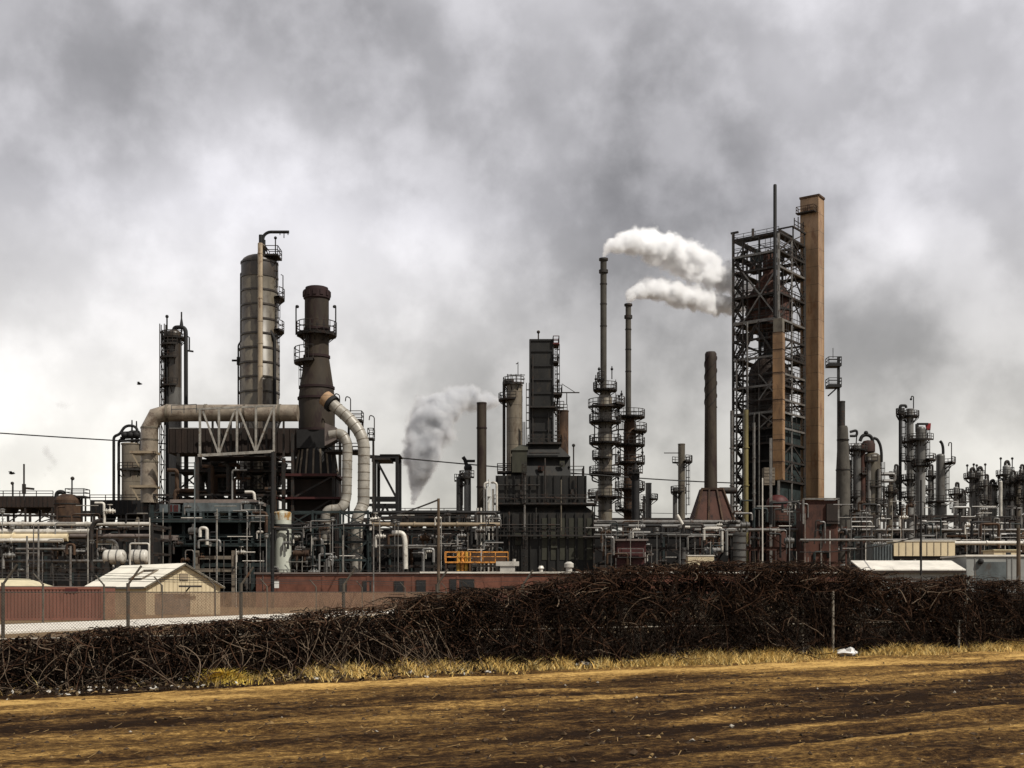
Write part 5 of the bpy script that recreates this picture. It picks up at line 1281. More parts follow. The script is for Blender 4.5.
# ================================================================== coker tower
def coker():
    D = 262.; a = math.atan2(7.6, 9.9); s = 12.4; ks = .88
    N0 = Vector((X(778.5, D), D, 0)); l = Vector((-math.cos(a), math.sin(a), 0)) * ks; r = Vector((math.sin(a), math.cos(a), 0)) * 1.1
    P = lambda u, v, z: N0 + l * u + r * v + Vector((0, 0, z))       # u along the left face, v along the right face
    def zl(py): return Z(py, D)
    ctr = P(s / 2, s / 2, 0)
    t = thing('drilling_structure', 'tall dark open steel tower framing the rusty drum, with many braced floors', 'steel tower', ctr)
    zt = zl(233)
    cols = [(0, 0), (s, 0), (0, s), (s, s), (s * .42, 0), (s * .78, 0), (0, s * .5), (s, s * .5), (s * .5, s)]
    for (u, v) in cols:
        top = zt if (u, v) != (s, 0) else zl(224)
        lt = (u, v) in ((0, 0), (0, s * .5))
        MB().bar(P(u, v, 0), P(u, v, top), .55 if u in (0, s) and v in (0, s) else .36).build('leg', 'ltsteel' if lt else 'steel', t)
    lv = [232, 250, 266, 292, 318, 336, 355, 372, 384, 398, 411, 427, 442, 460, 480, 500, 525]
    b = MB(); bl = MB()
    for i, py in enumerate(lv):
        z = zl(py)
        (bl if py in (318, 355, 411, 250, 384) else b).bar(P(0, -.05, z), P(s, -.05, z), .4, .65 if py == 318 else .45)
        (bl if py in (318, 372, 398, 411, 427, 266) else b).bar(P(-.05, 0, z), P(-.05, s, z), .4, .42)
        b.bar(P(s, 0, z), P(s, s, z), .4); b.bar(P(0, s, z), P(s, s, z), .4)
    b.build('beams', 'steel', t); bl.build('pale_beams', 'ltsteel', t)
    k = MB(); kl = MB()
    def cross(m, u0, v0, u1, v1, pa, pb, w=.26):
        m.bar(P(u0, v0, zl(pa)), P(u1, v1, zl(pb)), w); m.bar(P(u0, v0, zl(pb)), P(u1, v1, zl(pa)), w)
    cross(kl, 0, -.12, s * .78, -.12, 318, 266, .3)
    cross(k, s * .42, -.1, s, -.1, 250, 292); cross(k, s * .78, -.1, s, -.1, 355, 318); cross(k, s * .78, -.1, s, -.1, 318, 292)
    k.bar(P(s, -.1, zl(372)), P(s * .42, -.1, zl(318)), .3); k.bar(P(0, -.1, zl(360)), P(s * .5, -.1, zl(322)), .4); k.bar(P(s * .92, -.1, zl(355)), P(s * .5, -.1, zl(322)), .4)
    cross(kl, 0, -.12, s * .42, -.12, 398, 372, .25); cross(kl, 0, -.12, s * .42, -.12, 427, 411, .25)
    for pa, pb in ((250, 232), (266, 250), (292, 266), (318, 292), (355, 336), (384, 372), (411, 398), (460, 442), (480, 460)):
        k.bar(P(-.1, 0, zl(pa)), P(-.1, s * .5, zl(pb)), .25); k.bar(P(-.1, s, zl(pa)), P(-.1, s * .5, zl(pb)), .25)
        k.bar(P(s, s * .1, zl(pa)), P(s, s, zl(pb)), .2); k.bar(P(0, s, zl(pb)), P(s, s, zl(pa)), .2)
    k.build('bracing', 'steel', t); kl.build('pale_bracing', 'ltsteel', t)
    f2 = MB(); rg = random.Random(9)          # light secondary steel, hangers and handrails of the open sides
    for pa, pb in zip(lv, lv[1:]):
        if pb > 430: break
        zm = (zl(pa) + zl(pb)) / 2
        for z in (zm, zl(pb) + 1.1):
            f2.bar(P(0, -.1, z), P(s, -.1, z), .11); f2.bar(P(-.1, 0, z), P(-.1, s * 1.08, z), .11)
        for q in range(9):
            u = s * (q + rg.random() * .6) / 9; v = s * (q + rg.random() * .6) / 9
            f2.bar(P(u, -.1, zl(pb)), P(u, -.1, zl(pb) + rg.choice((1.1, 1.1, (zl(pa) - zl(pb))))), .1)
            f2.bar(P(-.1, v, zl(pb)), P(-.1, v, zl(pb) + rg.choice((1.1, 1.1, (zl(pa) - zl(pb))))), .1)
        for q in range(4):
            u0, u1, v0 = rg.uniform(0, s), rg.uniform(0, s), rg.uniform(.5, s); f2.bar(P(u0, v0, zl(pb)), P(u1, rg.uniform(.5, s), zl(pa)), .16)
    f2.build('secondary_steel', 'steel', t)
    br = MB()                                  # bridges across to the lift shaft
    for py in (250, 266, 292, 318, 355, 384, 411, 442): z = zl(py); br.hexa([P(.2, s, z - .15), P(2.6, s, z - .15), P(2.6, s + 2.2, z - .15), P(.2, s + 2.2, z - .15), P(.2, s, z), P(2.6, s, z), P(2.6, s + 2.2, z), P(.2, s + 2.2, z)])
    br.build('shaft_bridges', 'steel', t)
    # floors: gratings with railings round the edge
    for i, py in enumerate([234, 250, 266, 292, 318, 355, 384, 411, 442, 480]):
        z = zl(py) + .25; f = MB(); h = 1.8 if py < 400 else 0.8
        e = .2
        for (u0, u1, v0, v1) in ((-e, s + e, -e, h), (-e, s + e, s - 1.2, s + e), (-e, h, h, s - 1.2), (s - h, s + e, h, s - 1.2)):
            f._add([P(u0, v0, z - .15), P(u0, v1, z - .15), P(u1, v1, z - .15), P(u1, v0, z - .15), P(u0, v0, z), P(u0, v1, z), P(u1, v1, z), P(u1, v0, z)], [(3, 2, 1, 0), (4, 5, 6, 7), (0, 1, 5, 4), (1, 2, 6, 5), (2, 3, 7, 6), (3, 0, 4, 7)])
        fl = f.build('floor_grating', 'steel', t)
        rr = MB(); rail_mb(rr, [P(-e, s + e, z), P(-e, -e, z), P(s + e, -e, z)] if i % 2 else [P(-e, -e, z), P(s + e, -e, z), P(s + e, s * .4, z)], 1.3, step=2.4, r=.06); rr.build('railing', 'steel', fl)
    # stair flights in the left bay
    sf = MB(); zz = 3.; i = 0
    while zz < zl(250):
        u0, u1 = (s * .80, s * .98) if i % 2 else (s * .98, s * .80)
        for v in (.5, 1.5): sf.bar(P(u0, v, zz), P(u1, v, zz + 2.6), .2, .35)
        sf.bar(P(u0, .5, zz + 1.2), P(u1, .5, zz + 3.8), .12); sf.bar(P(u1 - .8, 1, zz + 2.6), P(u1 + .8, 1, zz + 2.6), 1.6, .12)
        for q in range(7): p_ = P(u0 + (u1 - u0) * q / 7, 1, zz + 2.6 * q / 7); sf.bar(p_ - r * .5, p_ + r * .5, .22, .06)
        zz += 2.6; i += 1
    sf.build('stair_flights', 'steel', t)
    # top works
    tw = MB()
    for u, v in ((0, s * .55), (0, s), (s * .3, s * .55), (s * .3, s)): tw.bar(P(u, v, zt), P(u, v, zl(219)), .3)
    tw.bar(P(-.2, s * .5, zl(219)), P(-.2, s * 1.05, zl(219)), .35); tw.bar(P(s * .3, s * .5, zl(219)), P(s * .3, s * 1.05, zl(219)), .35); tw.bar(P(0, s * .55, zl(232)), P(0, s, zl(220)), .2); tw.bar(P(-.2, s * .5, zl(219)), P(s * .3, s * .5, zl(219)), .3)
    for k_, h in ((.6, 9), (.75, 12), (.88, 8), (.95, 10)): tw.bar(P(0, s * k_, zl(219)), P(0, s * k_, zl(219) + h * .25), .2)
    for py in (215, 211): tw.bar(P(0, s * .6, zl(py)), P(0, s, zl(py)), .14)
    tw.bar(P(s * .55, -.2, zt), P(s * .55, -.2, zl(224)), .5); tw.bar(P(s + .6, 0, zl(224)), P(s - 1.4, 0, zl(224)), .5, .4)
    tw.build('top_frame', 'steel', t)
    # machinery and small boxes on the floors
    rnd = random.Random(4)
    for i in range(46):
        py = rnd.choice([250, 250, 266, 266, 292, 318, 336, 355, 372, 384, 398, 411, 427, 442, 460]); u, v = rnd.uniform(.5, s - 1.5), rnd.uniform(.4, s - 1); z = zl(py) + .3
        m = MB(); w, h = rnd.uniform(.4, 1.3), rnd.uniform(.6, 2.2); m.obox(P(u, v, 0).xy, l.normalized().xy, w, w * .7, z, z + h); m.tube([P(u, v, z + h), P(u, v, z + h + .8)], .2, 6); m.build('machinery_box', rnd.choice(['steel', 'teal', 'drum', 'black']), t)
    rp = MB()
    for i in range(9):
        u, v = rnd.uniform(0.5, s - .5), rnd.choice([-.45, -.5, s * .3]); rp.tube([P(u, v, 1), P(u, v, zl(rnd.choice([318, 266, 355, 384, 411])))], rnd.uniform(.12, .26), 8)
    rp.build('riser_pipes', 'ltsteel', t)
    w = MB(); w._add([P(.9, s * .06, 3), P(.9, s * .97, 3), P(.9, s * .97, zl(412)), P(.9, s * .06, zl(412)), P(1.2, s * .06, 3), P(1.2, s * .97, 3), P(1.2, s * .97, zl(412)), P(1.2, s * .06, zl(412))], [(3, 2, 1, 0), (4, 5, 6, 7), (0, 1, 5, 4), (1, 2, 6, 5), (2, 3, 7, 6), (3, 0, 4, 7)]); w.build('dark_fill_panel', 'teal', t)
    w = MB(); w._add([P(s * .12, .9, 3), P(s * .74, .9, 3), P(s * .74, .9, zl(428)), P(s * .12, .9, zl(428)), P(s * .12, 1.2, 3), P(s * .74, 1.2, 3), P(s * .74, 1.2, zl(428)), P(s * .12, 1.2, zl(428))], [(0, 1, 2, 3), (7, 6, 5, 4), (4, 5, 1, 0), (5, 6, 2, 1), (6, 7, 3, 2), (7, 4, 0, 3)]); w.build('dark_fill_panel', 'dark', t)  # added panel, its dark colour stands in for the shade of the bay
    # ---- things standing in or on the tower
    dc = P(s * .5, s * .5, 0); 
    q = lambda w: S(w, D) / 2
    d = thing('coke_drum', 'big dark rusty drum with conical top high inside the open steel tower', 'drum', dc + Vector((0, 0, zl(322))))
    MB().lathe((dc.x, dc.y), [(q(47), zl(320)), (q(47), zl(290)), (q(40), zl(284)), (q(18), zl(267)), (q(13), zl(264)), (q(13), zl(243)), (.01, zl(242))], 32).build('shell', 'drum', d)
    m = MB()
    for py in (319, 304, 291): z = zl(py); m.lathe((dc.x, dc.y), [(q(47), z - .2), (q(47) + .2, z - .2), (q(47) + .2, z + .2), (q(47), z + .2)], 32)
    m.build('stiffener_bands', 'black', d)
    d = thing('coke_drum', 'dark cylindrical drum in the lower half of the open steel tower, below the rusty one', 'drum', dc + Vector((0, 0, zl(480))))
    MB().lathe((dc.x, dc.y), [(q(30), zl(500)), (q(42), zl(480)), (q(42), zl(366)), (q(36), zl(358)), (q(12), zl(345)), (q(12), zl(322.5)), (.01, zl(322.4))], 32).build('shell', 'browncl', d)
    m = MB()
    for py in (470, 440, 410, 385): z = zl(py); m.lathe((dc.x, dc.y), [(q(42), z - .2), (q(42) + .2, z - .2), (q(42) + .2, z + .2), (q(42), z + .2)], 32)
    m.build('stiffener_bands', 'steel', d)
    pp = P(.6, -.95, 0)
    solo(MB().lathe((X(775, D - 1), D - 1), [(.40, zl(318)), (.38, zl(187)), (.3, zl(186)), (.01, zl(186))], 14), 'vent_stack', 'black', 'thin black vent stack rising above the top of the open steel tower', 'vent stack')
    # orange lift shaft at the right corner
    E = P(-1.7, s + .4, 0)
    ea = math.atan2(2.1, 3.0); el = Vector((-math.cos(ea), math.sin(ea), 0)); er = Vector((math.sin(ea), math.cos(ea), 0))
    ex = X(818.5, 271.); E = Vector((ex, 271., 0)); wl, wr = 4.2, 3.2
    Q = lambda u, v, z: E + el * u + er * v + Vector((0, 0, z)); ZE = lambda py: Z(py, 271.)
    L_ = thing('lift_shaft', 'tall orange brown square shaft on the right side of the open steel tower', 'lift shaft', E + (el * wl + er * wr) / 2)
    b = MB(); b.hexa([Q(0, 0, 0), Q(0, wr, 0), Q(wl, wr, 0), Q(wl, 0, 0), Q(0, 0, ZE(196)), Q(0, wr, ZE(196)), Q(wl, wr, ZE(196)), Q(wl, 0, ZE(196))]); b.build('wall', 'orange', L_)
    rf = MB(); e = .25; rf.hexa([Q(-e, -e, ZE(196) + .01), Q(-e, wr + e, ZE(196) + .01), Q(wl + e, wr + e, ZE(196) + .01), Q(wl + e, -e, ZE(196) + .01), Q(-e, -e, ZE(194)), Q(-e, wr + e, ZE(194)), Q(wl + e, wr + e, ZE(194)), Q(wl + e, -e, ZE(194))]); rf.build('roof', 'rust', L_)
    c = MB()
    for u, v in ((0, 0), (wl, 0), (0, wr)): c.bar(Q(u, v, 0), Q(u, v, ZE(196.2)), .22)
    c.build('corner_trim', 'orange', L_)
    dk = MB(); dk.hexa([Q(.4, -1.6, ZE(212)), Q(.4, -.05, ZE(212)), Q(wl + .6, -.05, ZE(212)), Q(wl + .6, -1.6, ZE(212)), Q(.4, -1.6, ZE(211)), Q(.4, -.05, ZE(211)), Q(wl + .6, -.05, ZE(211)), Q(wl + .6, -1.6, ZE(211))]); pf = dk.build('landing', 'steel', L_)
    rr = MB(); rail_mb(rr, [Q(.5, -.1, ZE(211)), Q(.5, -1.5, ZE(211)), Q(wl + .5, -1.5, ZE(211)), Q(wl + .5, -.1, ZE(211))], 1.3); rr.bar(Q(2, -.8, ZE(211)), Q(2, -.8, ZE(204)), .6); rr.bar(Q(3, -.8, ZE(211)), Q(3, -.8, ZE(206)), .5); rr.build('railing', 'rust', pf)
    # orange box duct down the near corner
    bd = thing('box_duct', 'orange tan box duct running down the near corner of the open steel tower', 'duct', P(-1, -1, zl(482)))
    Dd = D - 2.2
    u_ = MB(); cx = X(778.8, Dd); u_.obox((cx, Dd), (math.cos(.5), -math.sin(.5)), S(5.0, Dd), .9, Z(480, Dd), Z(333, Dd)); u_.build('casing', 'orange2', bd)
    u_ = MB(); u_.obox((cx, Dd), (math.cos(.5), -math.sin(.5)), S(4.6, Dd), .85, Z(332.9, Dd), Z(319, Dd)); u_.build('inlet', 'colbrown', bd)
    u_ = MB()
    for py in (333, 350, 373, 400, 420, 440, 462): u_.obox((cx, Dd), (math.cos(.5), -math.sin(.5)), S(5.15, Dd), .97, Z(py, Dd) - .1, Z(py, Dd) + .1)
    u_.build('seam_bands', 'rust', bd)
    m = MB(); De = D - 4; m.box(X(764, De), X(775, De), De, De + 2, Z(485, De), Z(467.5, De))
    for i in range(5): m.box(X(764.3, De), X(774.7, De), De - .08, De - .002, Z(483 - i * 3.3, De), Z(481.2 - i * 3.3, De))
    solo(m, 'louvre_box', 'concrete', 'tan louvred box hanging at the foot of the orange box duct', 'box')
    De = D - 5; rt = S(22, De) / 2; ct = (X(777.5, De), De)
    d = thing('red_vessel', 'dark red domed vessel at the foot of the open steel tower', 'vessel', (ct[0], De, 0))
    MB().lathe(ct, [(rt, 0), (rt, Z(507, De))], 28).build('lower_shell', 'drum', d)
    MB().lathe(ct, [(rt * 1.01, Z(507, De)), (rt * 1.01, Z(503, De))] + [(rt * math.cos(R(x)) + .001, Z(503, De) + rt * .75 * math.sin(R(x))) for x in range(10, 91, 16)], 28).build('shell', 'darkred', d)
    ring_platform(d, ct, Z(522, De), rt, rt + 1.2, -180, 180)
    pipe([(X(746, D - 3), D - 3, 1), (X(746, D - 3), D - 3, zl(412))], .52, 'olive', 'tall olive yellow pipe standing before the stair bay of the open steel tower', flanges=True)
    pipe([(X(754, D - 3.4), D - 3.4, 1), (X(754, D - 3.4), D - 3.4, zl(425))], .3, 'ltsteel', 'thin grey riser pipe right of the olive pipe at the open steel tower')
    pipe([(X(732, D + 4), D + 4, 1), (X(732, D + 4), D + 4, zl(408))], .42, 'ltsteel', 'grey riser pipe on the left outer edge of the open steel tower')
    solo(MB().box(X(769.5, De - 3), X(772, De - 3), De - 3.3, De - 2.8, 0, Z(440, De)), 'steel_post', 'ltsteel', 'thin pale steel post before the tan louvred box', 'post')
    # gallery on black pole right of the shaft
    Dg = 275.
    g = thing('side_gallery', 'black pole with two small galleries right of the orange shaft', 'gallery', (X(838.5, Dg), Dg, 0))
    MB().bar((X(838.5, Dg), Dg, 0), (X(838.5, Dg), Dg, Z(357, Dg)), .55).build('pole', 'black', g)
    for py in (364, 385): box_platform(g, X(827, Dg), X(840, Dg), Dg - 1.5, Dg + 1.5, Z(py, Dg), 'black', rh=1.4, th=.7)
    kk = MB(); kk.bar((X(838, Dg), Dg, Z(387, Dg)), (X(828, Dg), Dg, Z(396, Dg)), .3); kk.bar((X(833, Dg), Dg, Z(358, Dg)), (X(833, Dg), Dg, Z(348, Dg)), .12); kk.build('bracing', 'black', g)
coker()
column('dark_stack', 'slim black stack rising behind the tapered grey chimney', 'stack', 841.5, 402.5, 7, 250, 'steel', head='flat')
t_ = thing('tapered_chimney', 'thick tapered sooty grey chimney right of the orange shaft', 'chimney', (X(843, 240), 240, 0))
MB().lathe((X(843, 240), 240), [(S(15.5, 240) / 2, 0), (S(13.5, 240) / 2, Z(470, 240)), (S(9.5, 240) / 2, Z(428, 240)), (S(8, 240) / 2, Z(426, 240)), (.01, Z(426, 240))], 24).build('shell', 'cone', t_)
m_ = MB()
for py_ in (440, 470, 505, 530): z_ = Z(py_, 240); k_ = S(14, 240) / 2; m_.lathe((X(843, 240), 240), [(k_ * .9, z_ - .1), (k_ * (1.03 if py_ > 450 else .85), z_ - .1), (k_ * (1.03 if py_ > 450 else .85), z_ + .1), (k_ * .9, z_ + .1)], 24)
m_.build('joint_bands', 'steel', t_)
# ================================================================== right units
def reactor_cluster():
    D = 258.
    t = column('grey_reactor', 'grey vessel with gallery stack, left of the domed reactor in the right cluster', 'reactor', 857, 446, 8, D, 'greycol', head='dome', platforms=[(450, 1.3, -180, 180), (474, 1.2, -180, 180), (497, 1.2, -180, 180), (518, 1., -180, 180)], ladders=[(180, 446, 530)], pipes=[(862.5, 445, 560, .6, 'drum'), (850, 460, 560, .3, 'steel')])
    m = MB(); m.tube(round_path([V(850, 432, D), V(857, 430, D), V(857, 436, D), V(850, 436, D)], .6), .28, 8); m.bar(V(856, 446, D), V(857, 432, D), .2); m.build('looped_pipe', 'black', t)
    D = 260.
    t = column('domed_reactor', 'broad brown domed reactor with looping pipes over its head, largest of the right cluster', 'reactor', 871.5, 457, 17, D, 'colbrown', head='dome', platforms=[(462, 1.6, -180, 180), (487, .9, -180, 180), (505, 1.1, -180, 180)], ladders=[(0, 462, 520)], pipes=[(866, 458, 560, .5, 'ltsteel'), (876, 470, 560, .4, 'ltsteel')])
    c = (X(868, D), D); m = MB(); m.lathe(c, [(1.5, Z(452, D)), (1.5, Z(444, D)), (1.0, Z(441, D)), (.01, Z(440, D))], 16); m.build('top_nozzle', 'drum', t)
    m = MB(); m.tube(round_path([V(860, 441, D), V(862, 436, D), V(866, 434.5, D), V(871, 436, D), V(873, 442, D), V(873, 450, D)], 1.2), .38, 8); m.sphere(V(866, 433, D), .5, 6)
    m.tube(round_path([V(873.5, 438, D), V(877, 439, D), V(880, 444, D), V(881.5, 452, D), V(881.5, 462, D)], 1.5), .32, 8); m.build('overhead_pipe', 'black', t)
    m = MB(); m.tube(round_path([V(880, 474, D), V(894, 474, D), V(895, 477.5, D), V(894, 481, D), V(880, 481, D)], .8), .38, 8); m.build('u_bend_pipe', 'ltsteel', t)
    b = MB()
    for px, a in ((884, 486), (888, 500)): b.bar((X(px, D), D, 0), (X(px, D), D, Z(a, D)), .35)
    for py in (500, 513): b.bar(V(880, py, D), V(890, py, D), .3)
    b.build('side_frame', 'steel', t)
reactor_cluster()
def tower_group():
    D = 270.
    t = column('riser_pipe_tower', 'thin dark riser with small valves, left of the twin pale towers', 'riser', 900.2, 408, 3, D, 'black', head='flat', platforms=[(414, .6, -180, 180), (483, .8, -180, 180), (510, .6, -180, 180)])
    m = MB(); m.tube(round_path([V(900, 409, D), V(900, 405.5, D), V(906, 405.5, D), V(906, 408, D)], .6), .3, 8); m.build('top_pipe', 'black', t)
    D = 272.
    t = column('pale_tower', 'slim pale tower with tall lamp mast, left of the tower carrying the red crane arm', 'tower', 910, 410, 7, D, 'palecol', head='flat', platforms=[(416.5, 1.2, -180, 180), (442, 1.3, -180, 180), (460, 1.4, -180, 180), (480, 1.1, -180, 180), (497, 1., -180, 180), (515, 1., -180, 180)], ladders=[(180, 412, 470), (0, 470, 530)])
    m = MB(); m.tube(round_path([V(913.5, 410, D), V(913.5, 396.5, D), V(911.5, 396, D), V(911, 399, D)], .3), .12, 6); m.sphere(V(911, 399.2, D), .28, 6); m.build('lamp_post', 'black', t)
    D = 266.
    t = column('grey_tower', 'thicker grey tower with a short red crane arm and broad galleries at its head', 'tower', 920.5, 429, 9.5, D, 'palecol', head='dome', platforms=[(440, 1.8, -180, 180), (460, 2.2, -180, 180), (466, .9, -180, 180)], ladders=[(180, 440, 500), (0, 429, 466)], topm='greycol')
    m = MB(); m.bar(V(917, 424, D), V(928, 424, D), .45); m.bar(V(917, 424, D), V(917, 432, D), .6); m.build('crane_arm', 'black', t)
    m = MB(); m.hexa([V(927, 430, D), V(930.5, 430, D), V(930.5, 430, D) + Vector((0, .6, 0)), V(927, 430, D) + Vector((0, .6, 0)), V(926, 423.2, D), V(931, 423.2, D), V(931, 423.2, D) + Vector((0, .6, 0)), V(926, 423.2, D) + Vector((0, .6, 0))]); m.build('crane_head', 'red', t)
    D = 274.
    t = column('short_tower', 'short grey tower with curved vent pipe and a wide lower skirt gallery', 'tower', 940.5, 456, 8.5, D, 'greycol', head='dome', platforms=[(463, 2.3, -60, 60), (502, 2.6, -180, 180)], ladders=[(0, 463, 500)])
    m = MB(); m.tube(arc(V(943, 456, D), V(944, 444, D), V(940, 441, D), 6), .33, 8); m.build('curved_vent', 'black', t)
    m = MB(); m.tube(round_path([V(951.5, 463, D), V(951.5, 442.5, D), V(949, 442.5, D), V(948.5, 446, D)], .3), .12, 6); m.bar(V(951, 466, D), V(945, 475, D), .22); m.build('lamp_post', 'steel', t)
    MB().lathe((X(940.5, D), D), [(S(12, D) / 2, 0), (S(12, D) / 2, Z(503.5, D))], 24).build('skirt', 'greycol', t)
    # far right, a little farther back
    D = 318.
    rows = [(972, 474, 5.5, 'greycol', 'narrow grey tower, leftmost of the far right row', [(478, 1.4, -180, 180), (492, .9, -180, 180)]),
            (979.5, 473, 7.5, 'palecol', 'pale grey tower with railed top and lamp, second of the far right row', [(476, 1.9, -180, 180), (489, 1.0, -180, 180)]),
            (992, 486, 9, 'greycol', 'stout low grey tower, third of the far right row', [(486, 1.1, -180, 180), (503, .9, -180, 180)]),
            (1000.5, 482, 3.6, 'white', 'thin bright white riser between the low stout tower and the taller one', []),
            (1006.5, 467, 7.5, 'palecol', 'tallest pale tower of the far right row with lamps at its head', [(475, 1.7, -180, 180), (483, 1.2, -180, 180), (500, 1., -180, 180)]),
            (1017, 482, 7, 'colbrown', 'brown tower with pipes and railings near the right edge', [(480, 1.3, -180, 180), (489, 1.4, -180, 180), (505, .9, -180, 180)]),
            (1026, 476, 7, 'greycol', 'grey tower cut by the right picture edge', [(480, 1.3, -180, 180), (498, 1., -180, 180)])]
    for i, (px, a, w, mm, lab, pl) in enumerate(rows):
        dd = D + (i % 3) * 3
        t = column('far_tower' if mm != 'white' else 'white_riser', lab, 'tower' if mm != 'white' else 'riser', px, a, w, dd, mm, head='dome', platforms=pl, ladders=[(180 if i % 2 else 0, a, 515)] if pl else [], group='far right towers')
        if pl:
            m = MB()
            for sg in (-1, 1): x = px + sg * (w / 2 + 2); m.tube([V(x, a + 4, dd), V(x, a - 8, dd)], .14, 6); m.sphere(V(x, a - 8.5, dd), .36, 5)
            m.tube(round_path([V(px - 1.5, a, dd), V(px - 1, a - 5, dd), V(px + 1.5, a - 6, dd), V(px + 3, a - 1, dd)], .8), .4, 8); m.build('top_fittings', 'steel', t)
tower_group()
def far_fillers():
    rows = [(890, 486, 5, 'colbrown', 'short brown column between the domed reactor and the thin dark riser'), (956, 488, 5, 'palecol', 'short pale column right of the tower with the curved vent'), (962.5, 496, 4, 'greycol', 'low grey column left of the far right row'),
            (985.5, 480, 4, 'greycol', 'thin grey column squeezed between second and third of the far right row'), (1012, 476, 4, 'palecol', 'thin pale column just left of the brown tower near the right edge'), (930, 470, 4, 'greycol', 'thin grey column close behind the tower with the red crane arm'), (895, 470, 3, 'palecol', 'thin pale riser column left of the thin dark riser'), (1021, 470, 4, 'palecol', 'thin pale column between the last two towers at the right edge')]
    for i, (px, a, w, mm, lab) in enumerate(rows):
        D = 300 + 5 * i
        t = column('far_tower', lab, 'column', px, a, w, D, mm, head='dome' if i % 2 else 'flat', platforms=[(a + 6, 1.2, -180, 180), (a + 20, 1., -180, 180)], ladders=[(0 if i % 2 else 180, a + 4, 530)], group='far right towers')
        m = MB(); m.tube(round_path([V(px, a, D), V(px, a - 5, D), V(px + 2.5, a - 5, D), V(px + 3, a + 30, D)], .8), .3, 8); m.build('overhead_pipe', 'steel', t)
far_fillers()

# ---- long pale things low at the right
def right_low():
    D = 165.
    t = thing('cream_trailer', 'long cream box trailer body with a dark joint, low among the right racks', 'trailer', (X(924, D), D + 1.5, 0))
    MB().box(X(894, D), X(955, D), D, D + 3, Z(556, D), Z(541.5, D)).build('body', 'cream', t)
    m = MB()
    for px in (899, 906, 913, 920, 927, 934, 941, 948): m.box(X(px, D) - .04, X(px, D) + .04, D - .06, D - .002, Z(556, D) + .1, Z(541.5, D) - .1)
    m.build('wall_seams', 'tan', t)
    MB().box(X(893, D), X(956, D), D - .1, D + 3.1, Z(541.4, D), Z(540.5, D)).build('roof_edge', 'creamroof', t)
    MB().box(X(893, D), X(956, D), D + .2, D + 2.8, Z(558.5, D), Z(556.2, D)).build('chassis', 'black', t)
    for px in (899, 907, 940, 948):
        x = X(px, D); z = .5
        w = MB(); w.tube([(x, D + .1, z), (x, D + .45, z)], .5, 16); wh = w.build('wheel', 'black', t)
        MB().tube([(x, D + .02, z), (x, D + .095, z)], .22, 12).build('hub', 'ltsteel', wh)
    for px in (900, 948): MB().bar((X(px, D), D + 1.5, .5), (X(px, D), D + 1.5, Z(558, D)), .5).build('landing_leg', 'steel', t)
    t = thing('slatted_tank', 'blue grey slatted box container left of the cream trailer', 'container', (X(883, D), D + 1.5, 0))
    MB().box(X(873, D), X(893, D), D + .2, D + 3, .02, Z(544, D)).build('body', 'bluegrey', t)
    m = MB()
    for i in range(7): x = X(874 + i * 2.8, D); m.box(x, x + .18, D + .05, D + .195, .1, Z(545, D))
    m.build('corrugations', 'bluegrey', t)
    # long white roofed shed
    D = 120.
    t = thing('long_white_shed', 'long low white roofed shed just behind the vines at the right', 'shed', (X(915, D), D + 3, 0))
    zr, ze = Z(560.5, D + 4), Z(569.5, D)
    x0, x1 = X(862, D), X(966, D)
    m = MB(); m._add([(x0, D, ze), (x1, D, ze), (x1, D + 4, zr), (x0, D + 4, zr), (x0, D, ze - .12), (x1, D, ze - .12), (x1, D + 4, zr - .12), (x0, D + 4, zr - .12)], [(0, 1, 2, 3), (7, 6, 5, 4), (4, 5, 1, 0), (5, 6, 2, 1), (6, 7, 3, 2), (7, 4, 0, 3)]); m.build('roof', 'roofwhite', t)
    MB().box(x0 + .2, x1 - .3, D + .3, D + 3.9, 0, ze - .13).build('wall', 'greywall', t)
    m = MB(); m.box(x0 + .1, x1, D - .12, D + .05, ze - .35, ze - .1); m.build('gutter', 'browncl', t)
    m = MB()
    for px in (955, 962): m.box(X(px, D), X(px + 5, D), D + .15, D + .29, .1, ze - .5)
    m.build('door', 'rust', t)
    # grey box building at the right
    D = 122.
    t = thing('grey_block_building', 'flat roofed pale grey panel building behind the vines at the far right', 'building', (X(1000, D), D + 4, 0))
    x0, x1, zt = X(966.5, D), X(1060, D), Z(556.5, D)
    MB().box(x0, x1, D, D + 7, 0, zt).build('wall', 'greywall', t)
    m = MB()
    for px in (975, 1007, 1012, 1040): m.box(X(px, D) - .05, X(px, D) + .05, D - .05, D - .002, .1, zt - .1)
    m.build('panel_joints', 'palecol', t)
    MB().box(X(976, D), X(1006, D), D - .04, D - .001, .1, zt - .55).build('grey_panel', 'bluegrey', t)
    MB().box(x0 - .15, x1 + .15, D - .15, D + 7.1, zt + .003, zt + .18).build('roof_edge', 'roofwhite', t)
    m = MB(); p = V(980, 561.5, D) - Vector((0, .2, 0)); m.sphere(p, .3, 6); m.bar(p, p + Vector((0, .2, .1)), .1); m.build('wall_lamp', 'black', t)
    # yellowish crate building behind
    D = 168.
    t = thing('yellow_hut', 'small yellow cream hut with dark opening above the grey panel building', 'hut', (X(1005, D), D + 2, 0))
    MB().box(X(994, D), X(1018, D), D, D + 4, 0, Z(550.5, D)).build('wall', 'cream', t)
    MB().box(X(993, D), X(1019, D), D - .2, D + 4.2, Z(550.4, D), Z(549.5, D)).build('roof', 'yellowroof', t)
    MB().box(X(1006, D), X(1011, D), D - .04, D - .002, Z(556, D), Z(552.5, D)).build('window', 'glass', t)
right_low()

